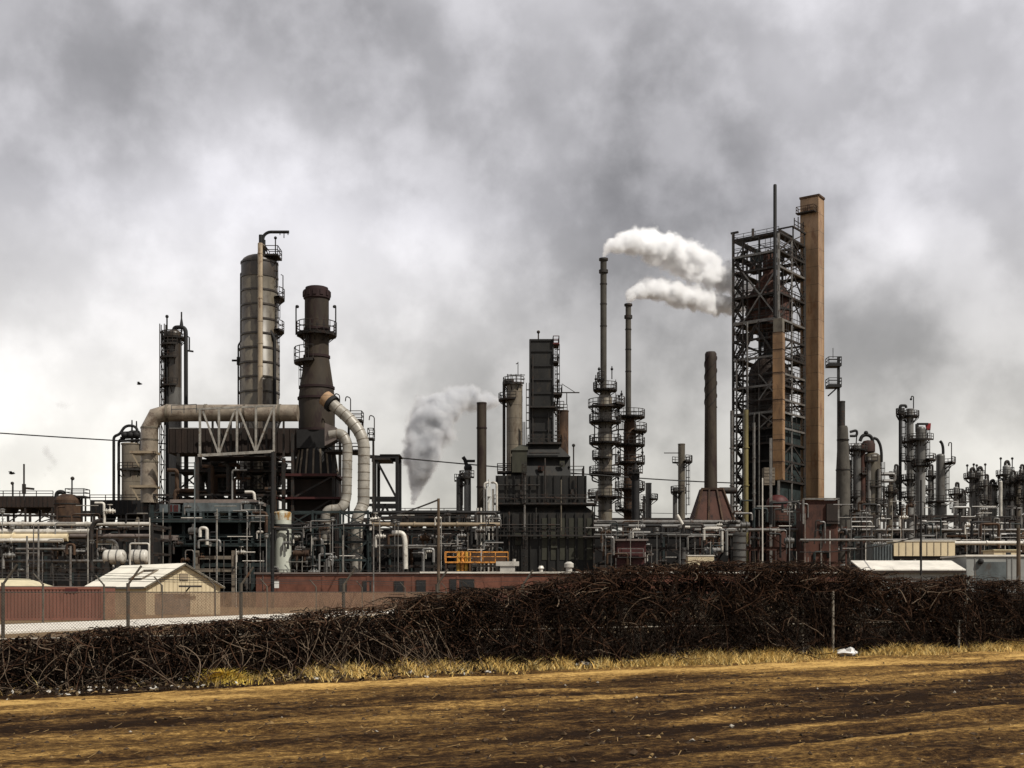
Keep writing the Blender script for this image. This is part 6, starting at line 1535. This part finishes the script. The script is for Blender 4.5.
# ================================================================== poles and cables
def pole(name, label, px, top, D, w, m, arm=None, group=None, lamp=False, cat='pole'):
    t = thing(name, label, cat, (X(px, D), D, 0), group)
    b = MB(); b.tube([(X(px, D), D, 0), (X(px, D), D, Z(top, D))], S(w, D) / 2, 10, r2=S(w, D) / 2 * .8); b.build('shaft', m, t)
    if arm:
        a = MB(); z = Z(top, D) - .5; a.bar((X(px, D) - arm, D - .1, z), (X(px, D) + arm, D - .1, z), .16, .2); ar = a.build('crossarm', 'wood', t)
        i_ = MB()
        for k in (-.85, .85): i_.lathe((X(px, D) + arm * k, D - .1), [(.06, z + .1), (.09, z + .25), (.04, z + .35)], 8)
        i_.build('insulators', 'greywall', ar)
    if lamp:
        l = MB(); lamp_mb(l, (X(px, D), D, Z(top, D) - .1), .5, .07, .8); l.build('lamp_head', 'black', t)
    return t
pole('light_pole', 'tall slim pale grey pole standing behind the gabled shed', 194.6, 462, 148, 1.5, 'bluegrey', lamp=False)
pole('utility_pole', 'thick dark utility pole with small white sign in front of the greenish white tank', 272.5, 452, 178, 3.6, 'black', arm=None)
pole('utility_pole', 'dark wooden utility pole rising out of the vines left of the orange skid', 438.5, 498.5, 110, 3.4, 'wood')
pole('utility_pole', 'black pole standing before the cream trailer at the right', 921, 480, 112, 2.2, 'black')
pole('utility_pole', 'thick weathered wooden pole at the right edge before the grey panel building', 1018.5, 528, 88, 4.6, 'wood')
pole('light_pole', 'grey slim pole before the red brown building below the segmented ducts', 373.5, 523, 170, 1.6, 'ltsteel')
pole('steel_pole', 'thin tall white pole at the foot of the open steel tower', 762.5, 478, 150, 1.5, 'white')
for i_, (px_, a_, w_, l_) in enumerate(((27, 536, 2.2, 'thick pale steel post left of the paired grey posts in the left pipe yard'), (38.5, 524, 2.2, 'tall grey steel post before the left pipe yard, near the fence'), (33.5, 524, 1.3, 'thin short grey post beside the tall grey post in the left pipe yard'), (70.5, 546, 2.6, 'pale steel post midway between red container and white drums'), (42.5, 552, 1.2, 'thinnest low post right of the tall grey post in the left pipe yard'))):
    pole('steel_post', l_, px_, a_, 152 + i_, w_, 'ltsteel', group='posts of the left pipe yard')
MBs = MB().box(X(275, 176), X(279.5, 176), 175.5, 175.6, Z(588, 176), Z(581, 176))
solo(MBs, 'warning_sign', 'sign', 'small blank white sign plate by the dark utility pole', 'sign')
def cable(name, pts, sag, r, label, group='overhead cables'):
    mb = MB()
    for p, q in zip(pts, pts[1:]):
        c = (p + q) / 2 - Vector((0, 0, sag * 2)); mb.tube(arc(p, c, q, 14), r, 5, False)
    solo(mb, name, 'wire', label, 'cable', group)
cable('power_cable', [V(-120, 424, 243), V(116, 440.5, 243), V(381, 456, 243), V(610, 476, 244), V(734, 483, 258)], .15, .13, 'long dark overhead cable sloping down across the picture behind the columns')
cable('power_cable', [V(273, 528, 177.7), V(362, 521, 190), V(438, 500, 112)], .4, .09, 'black cable slung from the dark utility pole past the white segmented ducts')
cable('power_cable', [V(100, 519, 178), V(272, 519, 178)], .1, .06, 'thin pale cable running left from the dark utility pole')
for i_, py_ in enumerate((490, 495, 499)):
    cable('power_cable', [V(884, py_ - 3, 300), V(970, py_, 318)], .1, .09, ['upper thin wire between the domed reactor and the far right row', 'middle thin wire between the domed reactor and the far right row', 'lower thin wire between the domed reactor and the far right row'][i_])
cable('power_cable', [V(600, 512, 300), V(735, 514, 300)], .1, .07, 'thin low wire behind the steaming stacks')
cable('power_cable', [V(918, 537, 112), V(800, 552, 150)], .5, .06, 'black cable drooping left from the pole before the cream trailer')
def bird(px, py, D, label):
    mb = MB(); c = V(px, py, D); 
    prof = [(.001, -.5), (.1, -.4), (.17, -.1), (.14, .2), (.08, .42), (.001, .55)]
    n = 8; vs_ = [(c.x + z, c.y + r * math.cos(2 * math.pi * k / n), c.z + r * math.sin(2 * math.pi * k / n)) for r, z in prof for k in range(n)]
    mb._add(vs_, [(j * n + k, (j + 1) * n + k, (j + 1) * n + (k + 1) % n, j * n + (k + 1) % n) for j in range(5) for k in range(n)], True)
    for sg in (-1, 1): 
        a = [c + Vector((.2, 0, .05)), c + Vector((-.2, 0, .05)), c + Vector((-.25, sg * .6, .35)), c + Vector((-.1, sg * 1.1, .15)), c + Vector((.12, sg * .6, .35))]
        mb._add(a + [p - Vector((0, 0, .03)) for p in a], [(0, 1, 2, 3, 4), (9, 8, 7, 6, 5), (0, 5, 6, 1), (1, 6, 7, 2), (2, 7, 8, 3), (3, 8, 9, 4), (4, 9, 5, 0)])
    solo(mb, 'bird', 'bird', label, 'bird', 'birds in flight')
bird(139.5, 384, 210, 'small dark bird flying in the sky left of the slim dark grey column'); bird(12, 473.5, 190, 'small dark bird flying low over the left yard')

# ================================================================== process clutter between the big units
rnd = random.Random(21)
def air_cooler(px0, px1, py0, py1, D, label, depth=7, m='browncl'):
    t = thing('air_cooler', label, 'air cooler', (X((px0 + px1) / 2, D), D + depth / 2, 0), 'air cooler banks')
    x0, x1, z0, z1 = X(px0, D), X(px1, D), Z(py1, D), Z(py0, D)
    MB().box(x0, x1, D, D + depth, z0 + (z1 - z0) * .3, z1).build('fin_bank', m, t)
    n = max(2, int((x1 - x0) / 3)); 
    for i in range(n):
        x = x0 + (x1 - x0) * (i + .5) / n; MB().lathe((x, D + depth / 2), [((x1 - x0) / n * .36, z0), ((x1 - x0) / n * .46, z0 + (z1 - z0) * .3 - .01)], 14).build('fan_cowl', 'steel', t)
    b = MB(); k = max(2, int((x1 - x0) / 4.5))
    for i in range(k + 1):
        x = x0 + .2 + (x1 - x0 - .4) * i / k
        for y in (D + .2, D + depth - .2): b.bar((x, y, 0), (x, y, z0 + (z1 - z0) * .3), .3)
        if i < k: b.bar((x, D + .1, z0 - 3), (x + (x1 - x0 - .4) / k, D + .1, z0 + .2), .18)
    b.build('legs_and_braces', 'steel', t)
    r = MB(); rail_mb(r, [(x0, D, z1), (x1, D, z1)], .9, step=2.5); r.build('railing', 'steel', t)
    s = MB()
    for i in range(int((x1 - x0) / .8)): x = x0 + .8 * i + .2; s.box(x, x + .12, D - .08, D - .002, z0 + (z1 - z0) * .34, z1 - .1)
    s.build('casing_ribs', 'steel', t)
    return t
air_cooler(-30, 53, 496, 512, 214, 'long flat dark air cooler bank at the left picture edge')
air_cooler(90, 152, 500, 521, 212, 'dark air cooler bank between the brown dome vessel and the big duct', m='black')
air_cooler(392, 470, 513, 528, 232, 'dark air cooler bank behind the grey smoke plume foot', m='black')
air_cooler(640, 700, 524, 538, 235, 'dark air cooler bank right of the steaming stacks', m='black')
def dome_vessel():
    D = 208.
    t = column('dome_vessel', 'squat brown domed vessel with arched pipe and railed platform near the left edge', 'vessel', 68, 501, 26, D, 'rust', head='dome', bands=2.2)
    m = MB(); m.tube(round_path([V(56.5, 510, D), V(56.5, 492, D), V(64.5, 492, D), V(64.5, 500, D)], .8), .38, 8); m.build('arched_pipe', 'black', t)
    box_platform(t, X(67, D), X(86, D), D - 1, D + 2, Z(496, D), rh=1.2)
    m = MB(); m.bar(V(72, 496, D), V(72, 477, D), .2); m.sphere(V(72.5, 478.5, D), .35, 6)
    for px in (82, 85.5): m.bar((X(px, D), D, 0), (X(px, D), D, Z(496, D)), .25)
    m.build('lamp_mast', 'steel', t)
dome_vessel()
for px_, a_, l_ in ((24, 464, 'tall thin dark mast with short side arm at the left edge'), (12.8, 483, 'short lamp mast with round head at the far left')):
    D_ = 207.; mb_ = MB(); mb_.tube([(X(px_, D_), D_, Z(500, D_)), (X(px_, D_), D_, Z(a_, D_))], .15, 6)
    if a_ == 464: mb_.bar(V(23, 488, D_), V(34, 489, D_), .35); mb_.bar(V(24, 494, D_), V(24, 484, D_), .5)
    else: mb_.sphere(V(12.3, 483.3, D_), .3, 6)
    solo(mb_, 'mast', 'steel', l_, 'mast')

# the racks themselves
DR = 171.
rack('pipe_rack', 'long dark pipe rack across the left yard behind the red container', X(-40, DR), X(152, DR), DR, [Z(p, DR) for p in (570, 553, 538, 525)], depth=9, bay=7)
rack('pipe_rack', 'tall dark pipe rack left of the greenish white tank', X(150, 205), X(275, 205), 205, [Z(p, 205) for p in (575, 556, 538, 515, 495)], depth=8, bay=6)
rack('pipe_rack', 'dark pipe rack framing the scorched stack foot and segmented ducts', X(285, 202), X(368, 202), 202, [Z(p, 202) for p in (560, 542, 528, 512)], depth=3.5, bay=5, m='teal')
rack('pipe_rack', 'dark pipe rack under the grey smoke between ducts and black furnace', X(372, 206), X(497, 206), 206, [Z(p, 206) for p in (566, 546, 532, 514)], depth=9, bay=6)
rack('pipe_rack', 'pipe rack with pale top pipes below the two steaming stacks', X(594, 214), X(738, 214), 214, [Z(p, 214) for p in (566, 548, 534, 522)], depth=8, bay=7)
rack('pipe_rack', 'rust dark rack at the foot of the open steel tower', X(700, 222), X(846, 222), 222, [Z(p, 222) for p in (566, 548, 528)], depth=8, bay=6, m='drum')
rack('pipe_rack', 'dark pipe rack before the domed reactor', X(846, 228), X(960, 228), 228, [Z(p, 228) for p in (560, 545, 530, 516)], depth=9, bay=6)
rack('pipe_rack', 'dark pipe rack before the far right towers', X(955, 240), X(1060, 240), 240, [Z(p, 240) for p in (560, 545, 530, 517)], depth=9, bay=7)
rack('pipe_rack', 'distant dark rack behind the left air coolers', X(-60, 262), X(300, 262), 262, [Z(p, 262) for p in (566, 545, 525, 512)], depth=12, bay=10, w=.45)
rack('pipe_rack', 'distant dark rack behind the middle units', X(360, 275), X(735, 275), 275, [Z(p, 275) for p in (566, 548, 532, 519)], depth=12, bay=11, w=.45)
rack('pipe_rack', 'distant dark rack behind the right units', X(830, 292), X(1100, 292), 292, [Z(p, 292) for p in (566, 548, 532, 518)], depth=12, bay=11, w=.45)
def plant_block(px0, px1, py, D, dp, label, m='dark'):
    """long low dark equipment hall with bays, roof edge and wall openings"""
    t = thing('equipment_hall', label, 'equipment hall', (X((px0 + px1) / 2, D), D + dp / 2, 0))
    x0, x1, z = X(px0, D), X(px1, D), Z(py, D)
    MB().box(x0, x1, D, D + dp, 0, z).build('wall', m, t)
    MB().box(x0 - .3, x1 + .3, D - .3, D + dp, z + .003, z + .35).build('roof_edge', 'steel', t)
    k = MB(); n = max(2, int((x1 - x0) / 4))
    for i in range(n + 1): x = x0 + (x1 - x0) * i / n; k.box(x - .2, x + .2, D - .25, D - .002, 0, z - .05)
    k.build('bay_columns', 'teal' if m == 'dark' else 'steel', t)
    d = MB()
    for i in range(0, n, 2): x = x0 + (x1 - x0) * (i + .5) / n; d.box(x - 1.1, x + 1.1, D - .06, D - .002, .1, min(z * .5, 3.5))
    d.build('bay_doors', 'browncl', t)
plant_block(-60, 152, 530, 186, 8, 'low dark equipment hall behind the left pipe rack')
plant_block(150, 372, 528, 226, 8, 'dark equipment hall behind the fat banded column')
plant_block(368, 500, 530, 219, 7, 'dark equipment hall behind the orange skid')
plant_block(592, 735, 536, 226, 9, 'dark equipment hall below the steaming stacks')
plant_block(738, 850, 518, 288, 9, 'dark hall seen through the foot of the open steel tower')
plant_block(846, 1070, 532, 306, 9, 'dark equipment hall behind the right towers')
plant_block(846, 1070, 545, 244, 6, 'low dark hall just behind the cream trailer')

# ---- runs of pipe
PR = [  # px0, px1, py, r_m, mat, D, label
 (-40, 150, 524, .28, 'white', 170.5, 'topmost thin white pipe on the left pipe rack'),
 (-40, 92, 531.5, .35, 'white', 170.2, 'white pipe second from the top on the left pipe rack'),
 (-40, 68, 537.5, .55, 'cream', 169.8, 'thick cream pipe on the left pipe rack, ending left of the white drums'),
 (-40, 63, 540.5, .3, 'white', 169, 'white pipe just under the thick cream pipe'),
 (16, 70, 549, .17, 'ltsteel', 168, 'thin grey pipe below the cream pipe in the left yard'),
 (-40, 150, 561, .2, 'ltsteel', 169, 'low thin grey pipe in the left yard near the ground'),
 (70, 150, 536, .3, 'pinkgrey', 170, 'pinkish pipe running behind the white drums'),
 (372, 500, 524.5, .36, 'beige', 205, 'tan pipe high on the rack under the grey smoke'),
 (372, 462, 546, .22, 'ltsteel', 204.6, 'thin pale pipe midway on the rack under the grey smoke'),
 (372, 500, 512.5, .3, 'black', 205, 'dark pipe along the top of the rack under the grey smoke'),
 (594, 740, 522, .36, 'ltsteel', 213, 'upper grey pipe below the two steaming stacks'),
 (594, 740, 526, .3, 'palecol', 212.5, 'lower pale pipe below the two steaming stacks'),
 (594, 740, 535, .25, 'greycol', 212.6, 'dull grey pipe under the pale pair below the steaming stacks'),
 (694, 846, 530, .32, 'ltsteel', 220, 'grey pipe passing the foot of the open steel tower'),
 (800, 960, 540, .22, 'ltsteel', 200, 'grey pipe low behind the cream trailer'),
 (846, 1060, 530, .26, 'ltsteel', 226, 'grey pipe on the rack before the domed reactor'),
 (950, 1060, 543, .34, 'white', 200, 'white pipe above the grey panel building at the right'),
 (956, 1060, 534, .2, 'ltsteel', 238, 'thin pipe on the rack before the far right towers'),
 (956, 1060, 557, .25, 'roofwhite', 175, 'low white pipe behind the grey panel building'),
 (280, 372, 525, .2, 'black', 200.5, 'dark pipe across the foot of the segmented ducts'),
]
for a, b, py, r, mm, D, l in PR:
    pipe([(X(a, D), D, Z(py, D)), (X(b, D), D, Z(py, D))], r, mm, l, group='long rack pipes')
# bent pipes seen one by one
def P3(*q): return [Vector((X(a, D), D, Z(b, D))) for a, b, D in q]
pipe(P3((392, 533, 203), (403, 533, 203), (405, 540, 203), (405.5, 569, 203)), .45, 'white', 'thick white pipe bending down to the ground right of the segmented ducts', rad=1.2)
pipe(P3((96, 541, 172), (116, 541, 172), (117.5, 556, 172)), .3, 'white', 'white pipe bending down at the left white drum', rad=.9)
pipe(P3((130, 565, 155), (130, 543.5, 155), (149, 543.5, 155), (149, 565, 155)), .12, 'white', 'white goal shaped pipe frame over the right white drum', rad=.3)
pipe(P3((92, 575, 169), (91, 530, 169), (95, 521, 169), (104, 521, 169)), .32, 'steel', 'dark pipe arching over at the left end of the white drums', rad=1.5)
pipe(P3((95, 503, 205), (104, 503, 205), (104, 512, 205)), .22, 'white', 'small white bent pipe on the dark cooler bank left of the big duct', rad=.4)
pipe(P3((200, 537, 190), (200, 528, 190), (207, 528, 190), (207, 545, 190)), .28, 'white', 'white inverted U pipe at the front of the teal building', rad=.5)
pipe(P3((245, 492, 200), (254, 492, 200), (255, 502, 200)), .25, 'white', 'white elbow pipe on the roof of the teal building', rad=.5)
pipe(P3((677, 515, 210), (684, 527, 210), (690, 527, 210)), .3, 'white', 'short white sloping pipe right of the steaming stacks', rad=.5)
pipe(P3((704, 540, 210), (704, 528, 210), (722, 528, 210), (722, 552, 210)), .25, 'white', 'white inverted U pipe before the straked chimney', rad=.5)
pipe(P3((312, 566, 200), (312, 539, 200), (322, 539, 200), (322, 556, 200)), .3, 'ltsteel', 'grey U pipe between the greenish tank and the inner segmented duct', rad=.6)

# skid with orange railings
def orange_skid():
    D = 197.
    t = thing('orange_skid', 'orange and yellow railed equipment skid on the roofline left of the black furnace', 'skid', (X(478, D), D + 2, Z(572, D)))
    x0, x1 = X(445, D), X(508, D)
    MB().box(x0, x1, D, D + 3.5, Z(563, D), Z(561.5, D)).build('deck', 'hyellow', t)
    r = MB(); rail_mb(r, [(x0, D + .1, Z(561.5, D)), (x1, D + .1, Z(561.5, D))], 1.6, r=.07); rail_mb(r, [(x0, D + 3.3, Z(561.5, D)), (x1, D + 3.3, Z(561.5, D))], 1.6, r=.07); r.build('railing', 'hyellow', t)
    for px in (458, 462, 466):
        MB().lathe((X(px, D), D + .9), [(.32, Z(571, D)), (.32, Z(552, D)), (.1, Z(551, D))], 12).build('upright_bottle', 'yrust' if px != 462 else 'hyellow', t)
    MB().box(X(456, D), X(469, D), D + 1.4, D + 2.6, Z(570, D), Z(551, D)).build('cabinet', 'rust', t)
    MB().box(X(472, D), X(506, D), D + 1.5, D + 3, Z(561, D), Z(553, D)).build('machine_housing', 'rust', t)
    for px in (446, 470, 490, 507):
        for y in (.2, 3.2): MB().bar((X(px, D), D + y, 0), (X(px, D), D + y, Z(563, D)), .25).build('leg', 'rust', t)
    D = 195.6; m = MB(); m.box(X(496, D), X(519, D), D - .5, D + 1, Z(566, D), Z(561.5, D)); m.box(X(500, D), X(515, D), D - .3, D + .8, 0, Z(566.01, D)); m.tube([V(514, 562, D), V(514, 559, D)], .3, 10)
    solo(m, 'flat_cabinet', 'white', 'flat white topped cabinet beside the orange skid', 'cabinet')
orange_skid()
def red_house():
    D = 206.
    t = thing('red_pump_house', 'dark red pump house with pale railings below the steaming stacks', 'pump house', (X(630, D), D + 2, 0))
    MB().box(X(617, D), X(646, D), D, D + 5, 0, Z(541, D)).build('wall', 'darkred', t)
    MB().box(X(615, D), X(648, D), D - .6, D + 5.2, Z(540.9, D), Z(539, D)).build('roof', 'pinkgrey', t)
    r = MB(); rail_mb(r, [(X(616, D), D - .5, Z(539, D)), (X(643, D), D - .5, Z(539, D))], 1.3); rail_mb(r, [(X(618, D), D - .7, Z(557, D)), (X(643, D), D - .7, Z(557, D))], 1.4); r.build('railing', 'ltsteel', t)
    MB().box(X(617, D), X(645, D), D - .9, D - .01, Z(558, D), Z(557, D)).build('walkway', 'steel', t)
    MB().box(X(627, D), X(633, D), D - .05, D - .002, .1, Z(558.1, D)).build('door', 'drum', t)
    D = 200.
    t = thing('cream_cabinet', 'pale cream equipment box on the roofline below the straked chimney', 'cabinet', (X(701, D), D + 1, 0))
    MB().box(X(688, D), X(714, D), D, D + 2.5, Z(572, D) - 3, Z(556, D)).build('body', 'cream', t); MB().box(X(687.5, D), X(714.5, D), D - .1, D + 2.6, Z(556, D) + .003, Z(555, D)).build('lid', 'roofwhite', t)
    l = MB(); l.box(X(690, D), X(712, D), D + .3, D + 2.2, 0, Z(572, D) - 3.01); l.build('plinth', 'concrete', t)
    column('grey_drum', 'upright ribbed grey drum with flat top at the foot of the open steel tower', 'drum', 739.5, 534, 13, 205, 'greycol', head='flat', bands=1.2)
    column('grey_drum', 'small upright grey drum left of the ribbed grey drum, dark bands', 'drum', 684, 549, 8, 208, 'greycol', head='flat', bands=1.6)
    D = 215
    t = thing('control_cabin', 'dark cabin with pale frame rails between the tower foot and tapered chimney', 'cabin', (X(820, D), D + 3, 0))
    MB().box(X(804, D), X(838, D), D, D + 6, 0, Z(500, D)).build('wall', 'drum', t)
    f = MB()
    for q in (((803, 499), (839, 499)), ((803, 499), (803, 524)), ((838, 499), (838, 524))): f.bar(V(*q[0], D) - Vector((0, .3, 0)), V(*q[1], D) - Vector((0, .3, 0)), .3)
    f.build('frame', 'ltsteel', t); 
    MB().box(X(826, D), X(837, D), D - .5, D - .02, Z(524, D), Z(504, D)).build('panel', 'browncl', t)
    D = 212
    solo(MB().box(X(800, D), X(846, D), D, D + .8, Z(541, D), Z(539.5, D)), 'pale_ledge', 'ltsteel', 'long pale ledge at the foot of the dark cabin by the tapered chimney', 'ledge')
red_house()

# ---- smaller repeated equipment
def valve_station(p, s, m, label, group):
    mb = MB(); x, y, z = p
    mb.tube([(x - s, y, z), (x + s, y, z)], s * .28, 8)
    for k in (-.55, .55): mb.tube([(x + k * s - .05, y, z), (x + k * s + .05, y, z)], s * .5, 8)
    mb.sphere((x, y, z), s * .45, 5); mb.tube([(x, y, z), (x, y, z + s * 1.2)], s * .12, 6); mb.tube([(x, y, z + s * 1.15), (x, y, z + s * 1.25)], s * .5, 10)
    mb.tube([(x - s, y, z), (x - s, y, z - 2.2 * s)], s * .25, 6)
    return solo(mb, 'valve', m, label, 'valve', group)
zones = [(-5, 150, 505, 575, 168, 180, 'left pipe yard behind the red container', 24), (155, 270, 500, 575, 187, 198, 'front of the dark teal building', 22), (285, 345, 515, 575, 197, 201, 'rack by the segmented ducts', 14),
         (372, 498, 512, 568, 200, 212, 'rack under the grey smoke', 20), (596, 735, 520, 566, 206, 213, 'rack below the steaming stacks', 22), (735, 845, 500, 566, 212, 221, 'foot of the open steel tower', 18), (848, 955, 500, 552, 215, 227, 'rack before the domed reactor', 20), (958, 1030, 505, 552, 215, 239, 'rack before the far right towers', 16)]
for (a, b, p0, p1, d0, d1, w, n) in zones:
    protos = []
    for i in range(n):
        D = rnd.uniform(d0, d1); p = V(rnd.uniform(a, b), rnd.uniform(p0, p1), D)
        valve_station(p, rnd.uniform(.4, .85), rnd.choice(['white', 'ltsteel', 'steel', 'palecol', 'steel', 'rust']), 'one of many small valves on the ' + w, 'small valves on the ' + w)
    g = 'small drop pipes on the ' + w
    for i in range(int(n * 1.2)):
        D = rnd.uniform(d0 - 1, d1); px, py = rnd.uniform(a, b), rnd.uniform(p0, p1 - 12); L = rnd.uniform(4, 22); h = rnd.uniform(5, 26)
        q = [V(px, py + h, D), V(px, py, D), V(px + rnd.choice((-1, 1)) * L, py, D)]
        if rnd.random() < .4: q.append(V(q[-1].x / D * F + CX, py + rnd.uniform(4, 14), D))
        pipe(q, rnd.choice((.1, .14, .2, .26)), rnd.choice(['ltsteel', 'steel', 'black', 'black', 'palecol', 'rust', 'teal']), 'one of the thin bent pipes on the ' + w, group=g, rad=.4, flanges=False, n=6, name='bent_pipe')
    g = 'thin pale conduits on the ' + w
    for i in range(int(n * .8)):
        D = rnd.uniform(d0 - 2, d0 + 2); px, py = rnd.uniform(a, b), rnd.uniform(p0, p1 - 6); L = rnd.uniform(3, 26)
        q = [V(px, py, D), V(px + L, py, D)] if rnd.random() < .55 else [V(px, py, D), Vector((X(px, D), D, 0))]
        pipe(q, rnd.choice((.05, .07, .09)), rnd.choice(['white', 'palesteel', 'ltsteel', 'palesteel']), 'one of the thin pale straight conduits on the ' + w, group=g, rad=.3, flanges=False, n=6, name='conduit')
    g = 'horizontal exchangers on the ' + w
    for i in range(max(2, n // 6)):
        D = rnd.uniform(d0, d1) + .5; px, py = rnd.uniform(a, b - 8), rnd.uniform(p0 + 22, p1 - 2); L = rnd.uniform(8, 16)
        mb = MB(); x0, x1, z, r = X(px, D), X(px + L, D), Z(py, D), rnd.uniform(.35, .6)
        mb.tube([(x0, D, z), (x1, D, z)], r, 12); mb.tube([(x0 + .4, D, z), (x0 + .6, D, z)], r * 1.25, 12); mb.tube([(x1 - .6, D, z), (x1 - .4, D, z)], r * 1.25, 12)
        for f in (.25, .75): mb.box(x0 + (x1 - x0) * f - .15, x0 + (x1 - x0) * f + .15, D - r * .7, D + r * .7, z - r - .7, z - r * .6)
        mb.tube([((x0 + x1) / 2, D, z), ((x0 + x1) / 2, D, z + r * 2)], r * .35, 8)
        solo(mb, 'heat_exchanger', rnd.choice(['ltsteel', 'greycol', 'palecol', 'rust']), 'one of the small horizontal exchangers on the ' + w, 'heat exchanger', g)
    g = 'floodlights on the ' + w
    for i in range(max(2, n // 7)):
        D = rnd.uniform(d0 - 1, d1); p = V(rnd.uniform(a, b), rnd.uniform(p0 - 2, p1 - 25), D); mb = MB(); mb.tube([(p.x, p.y, 0), p], .07, 6); mb.sphere(p, .33, 6); mb.lathe((p.x, p.y), [(.3, p.z + .1), (.45, p.z + .35), (.1, p.z + .45)], 8)
        solo(mb, 'floodlight', 'palecol', 'small floodlight on a thin mast at the ' + w, 'floodlight', g)
# vents on the long brick roof
for px_, D_, l_ in ((569, 190, 'short white roof cowl on the red brown building below the black furnace'), (541, 188, 'small bent white roof vent left of the white roof cowl'), (651, 190, 'small pale roof vent on the red brown building below the red pump house')):
    c_ = (X(px_, D_), D_); z_ = Z(572, 186); mb_ = MB().lathe(c_, [(.5, z_ - .1), (.5, z_ + .7), (.75, z_ + .8), (.75, z_ + 1.4), (.3, z_ + 1.7)] if px_ == 569 else [(.3, z_ - .1), (.3, z_ + .4), (.5, z_ + .6), (.3, z_ + 1.)], 12)
    solo(mb_, 'roof_vent', 'white', l_, 'roof vent')
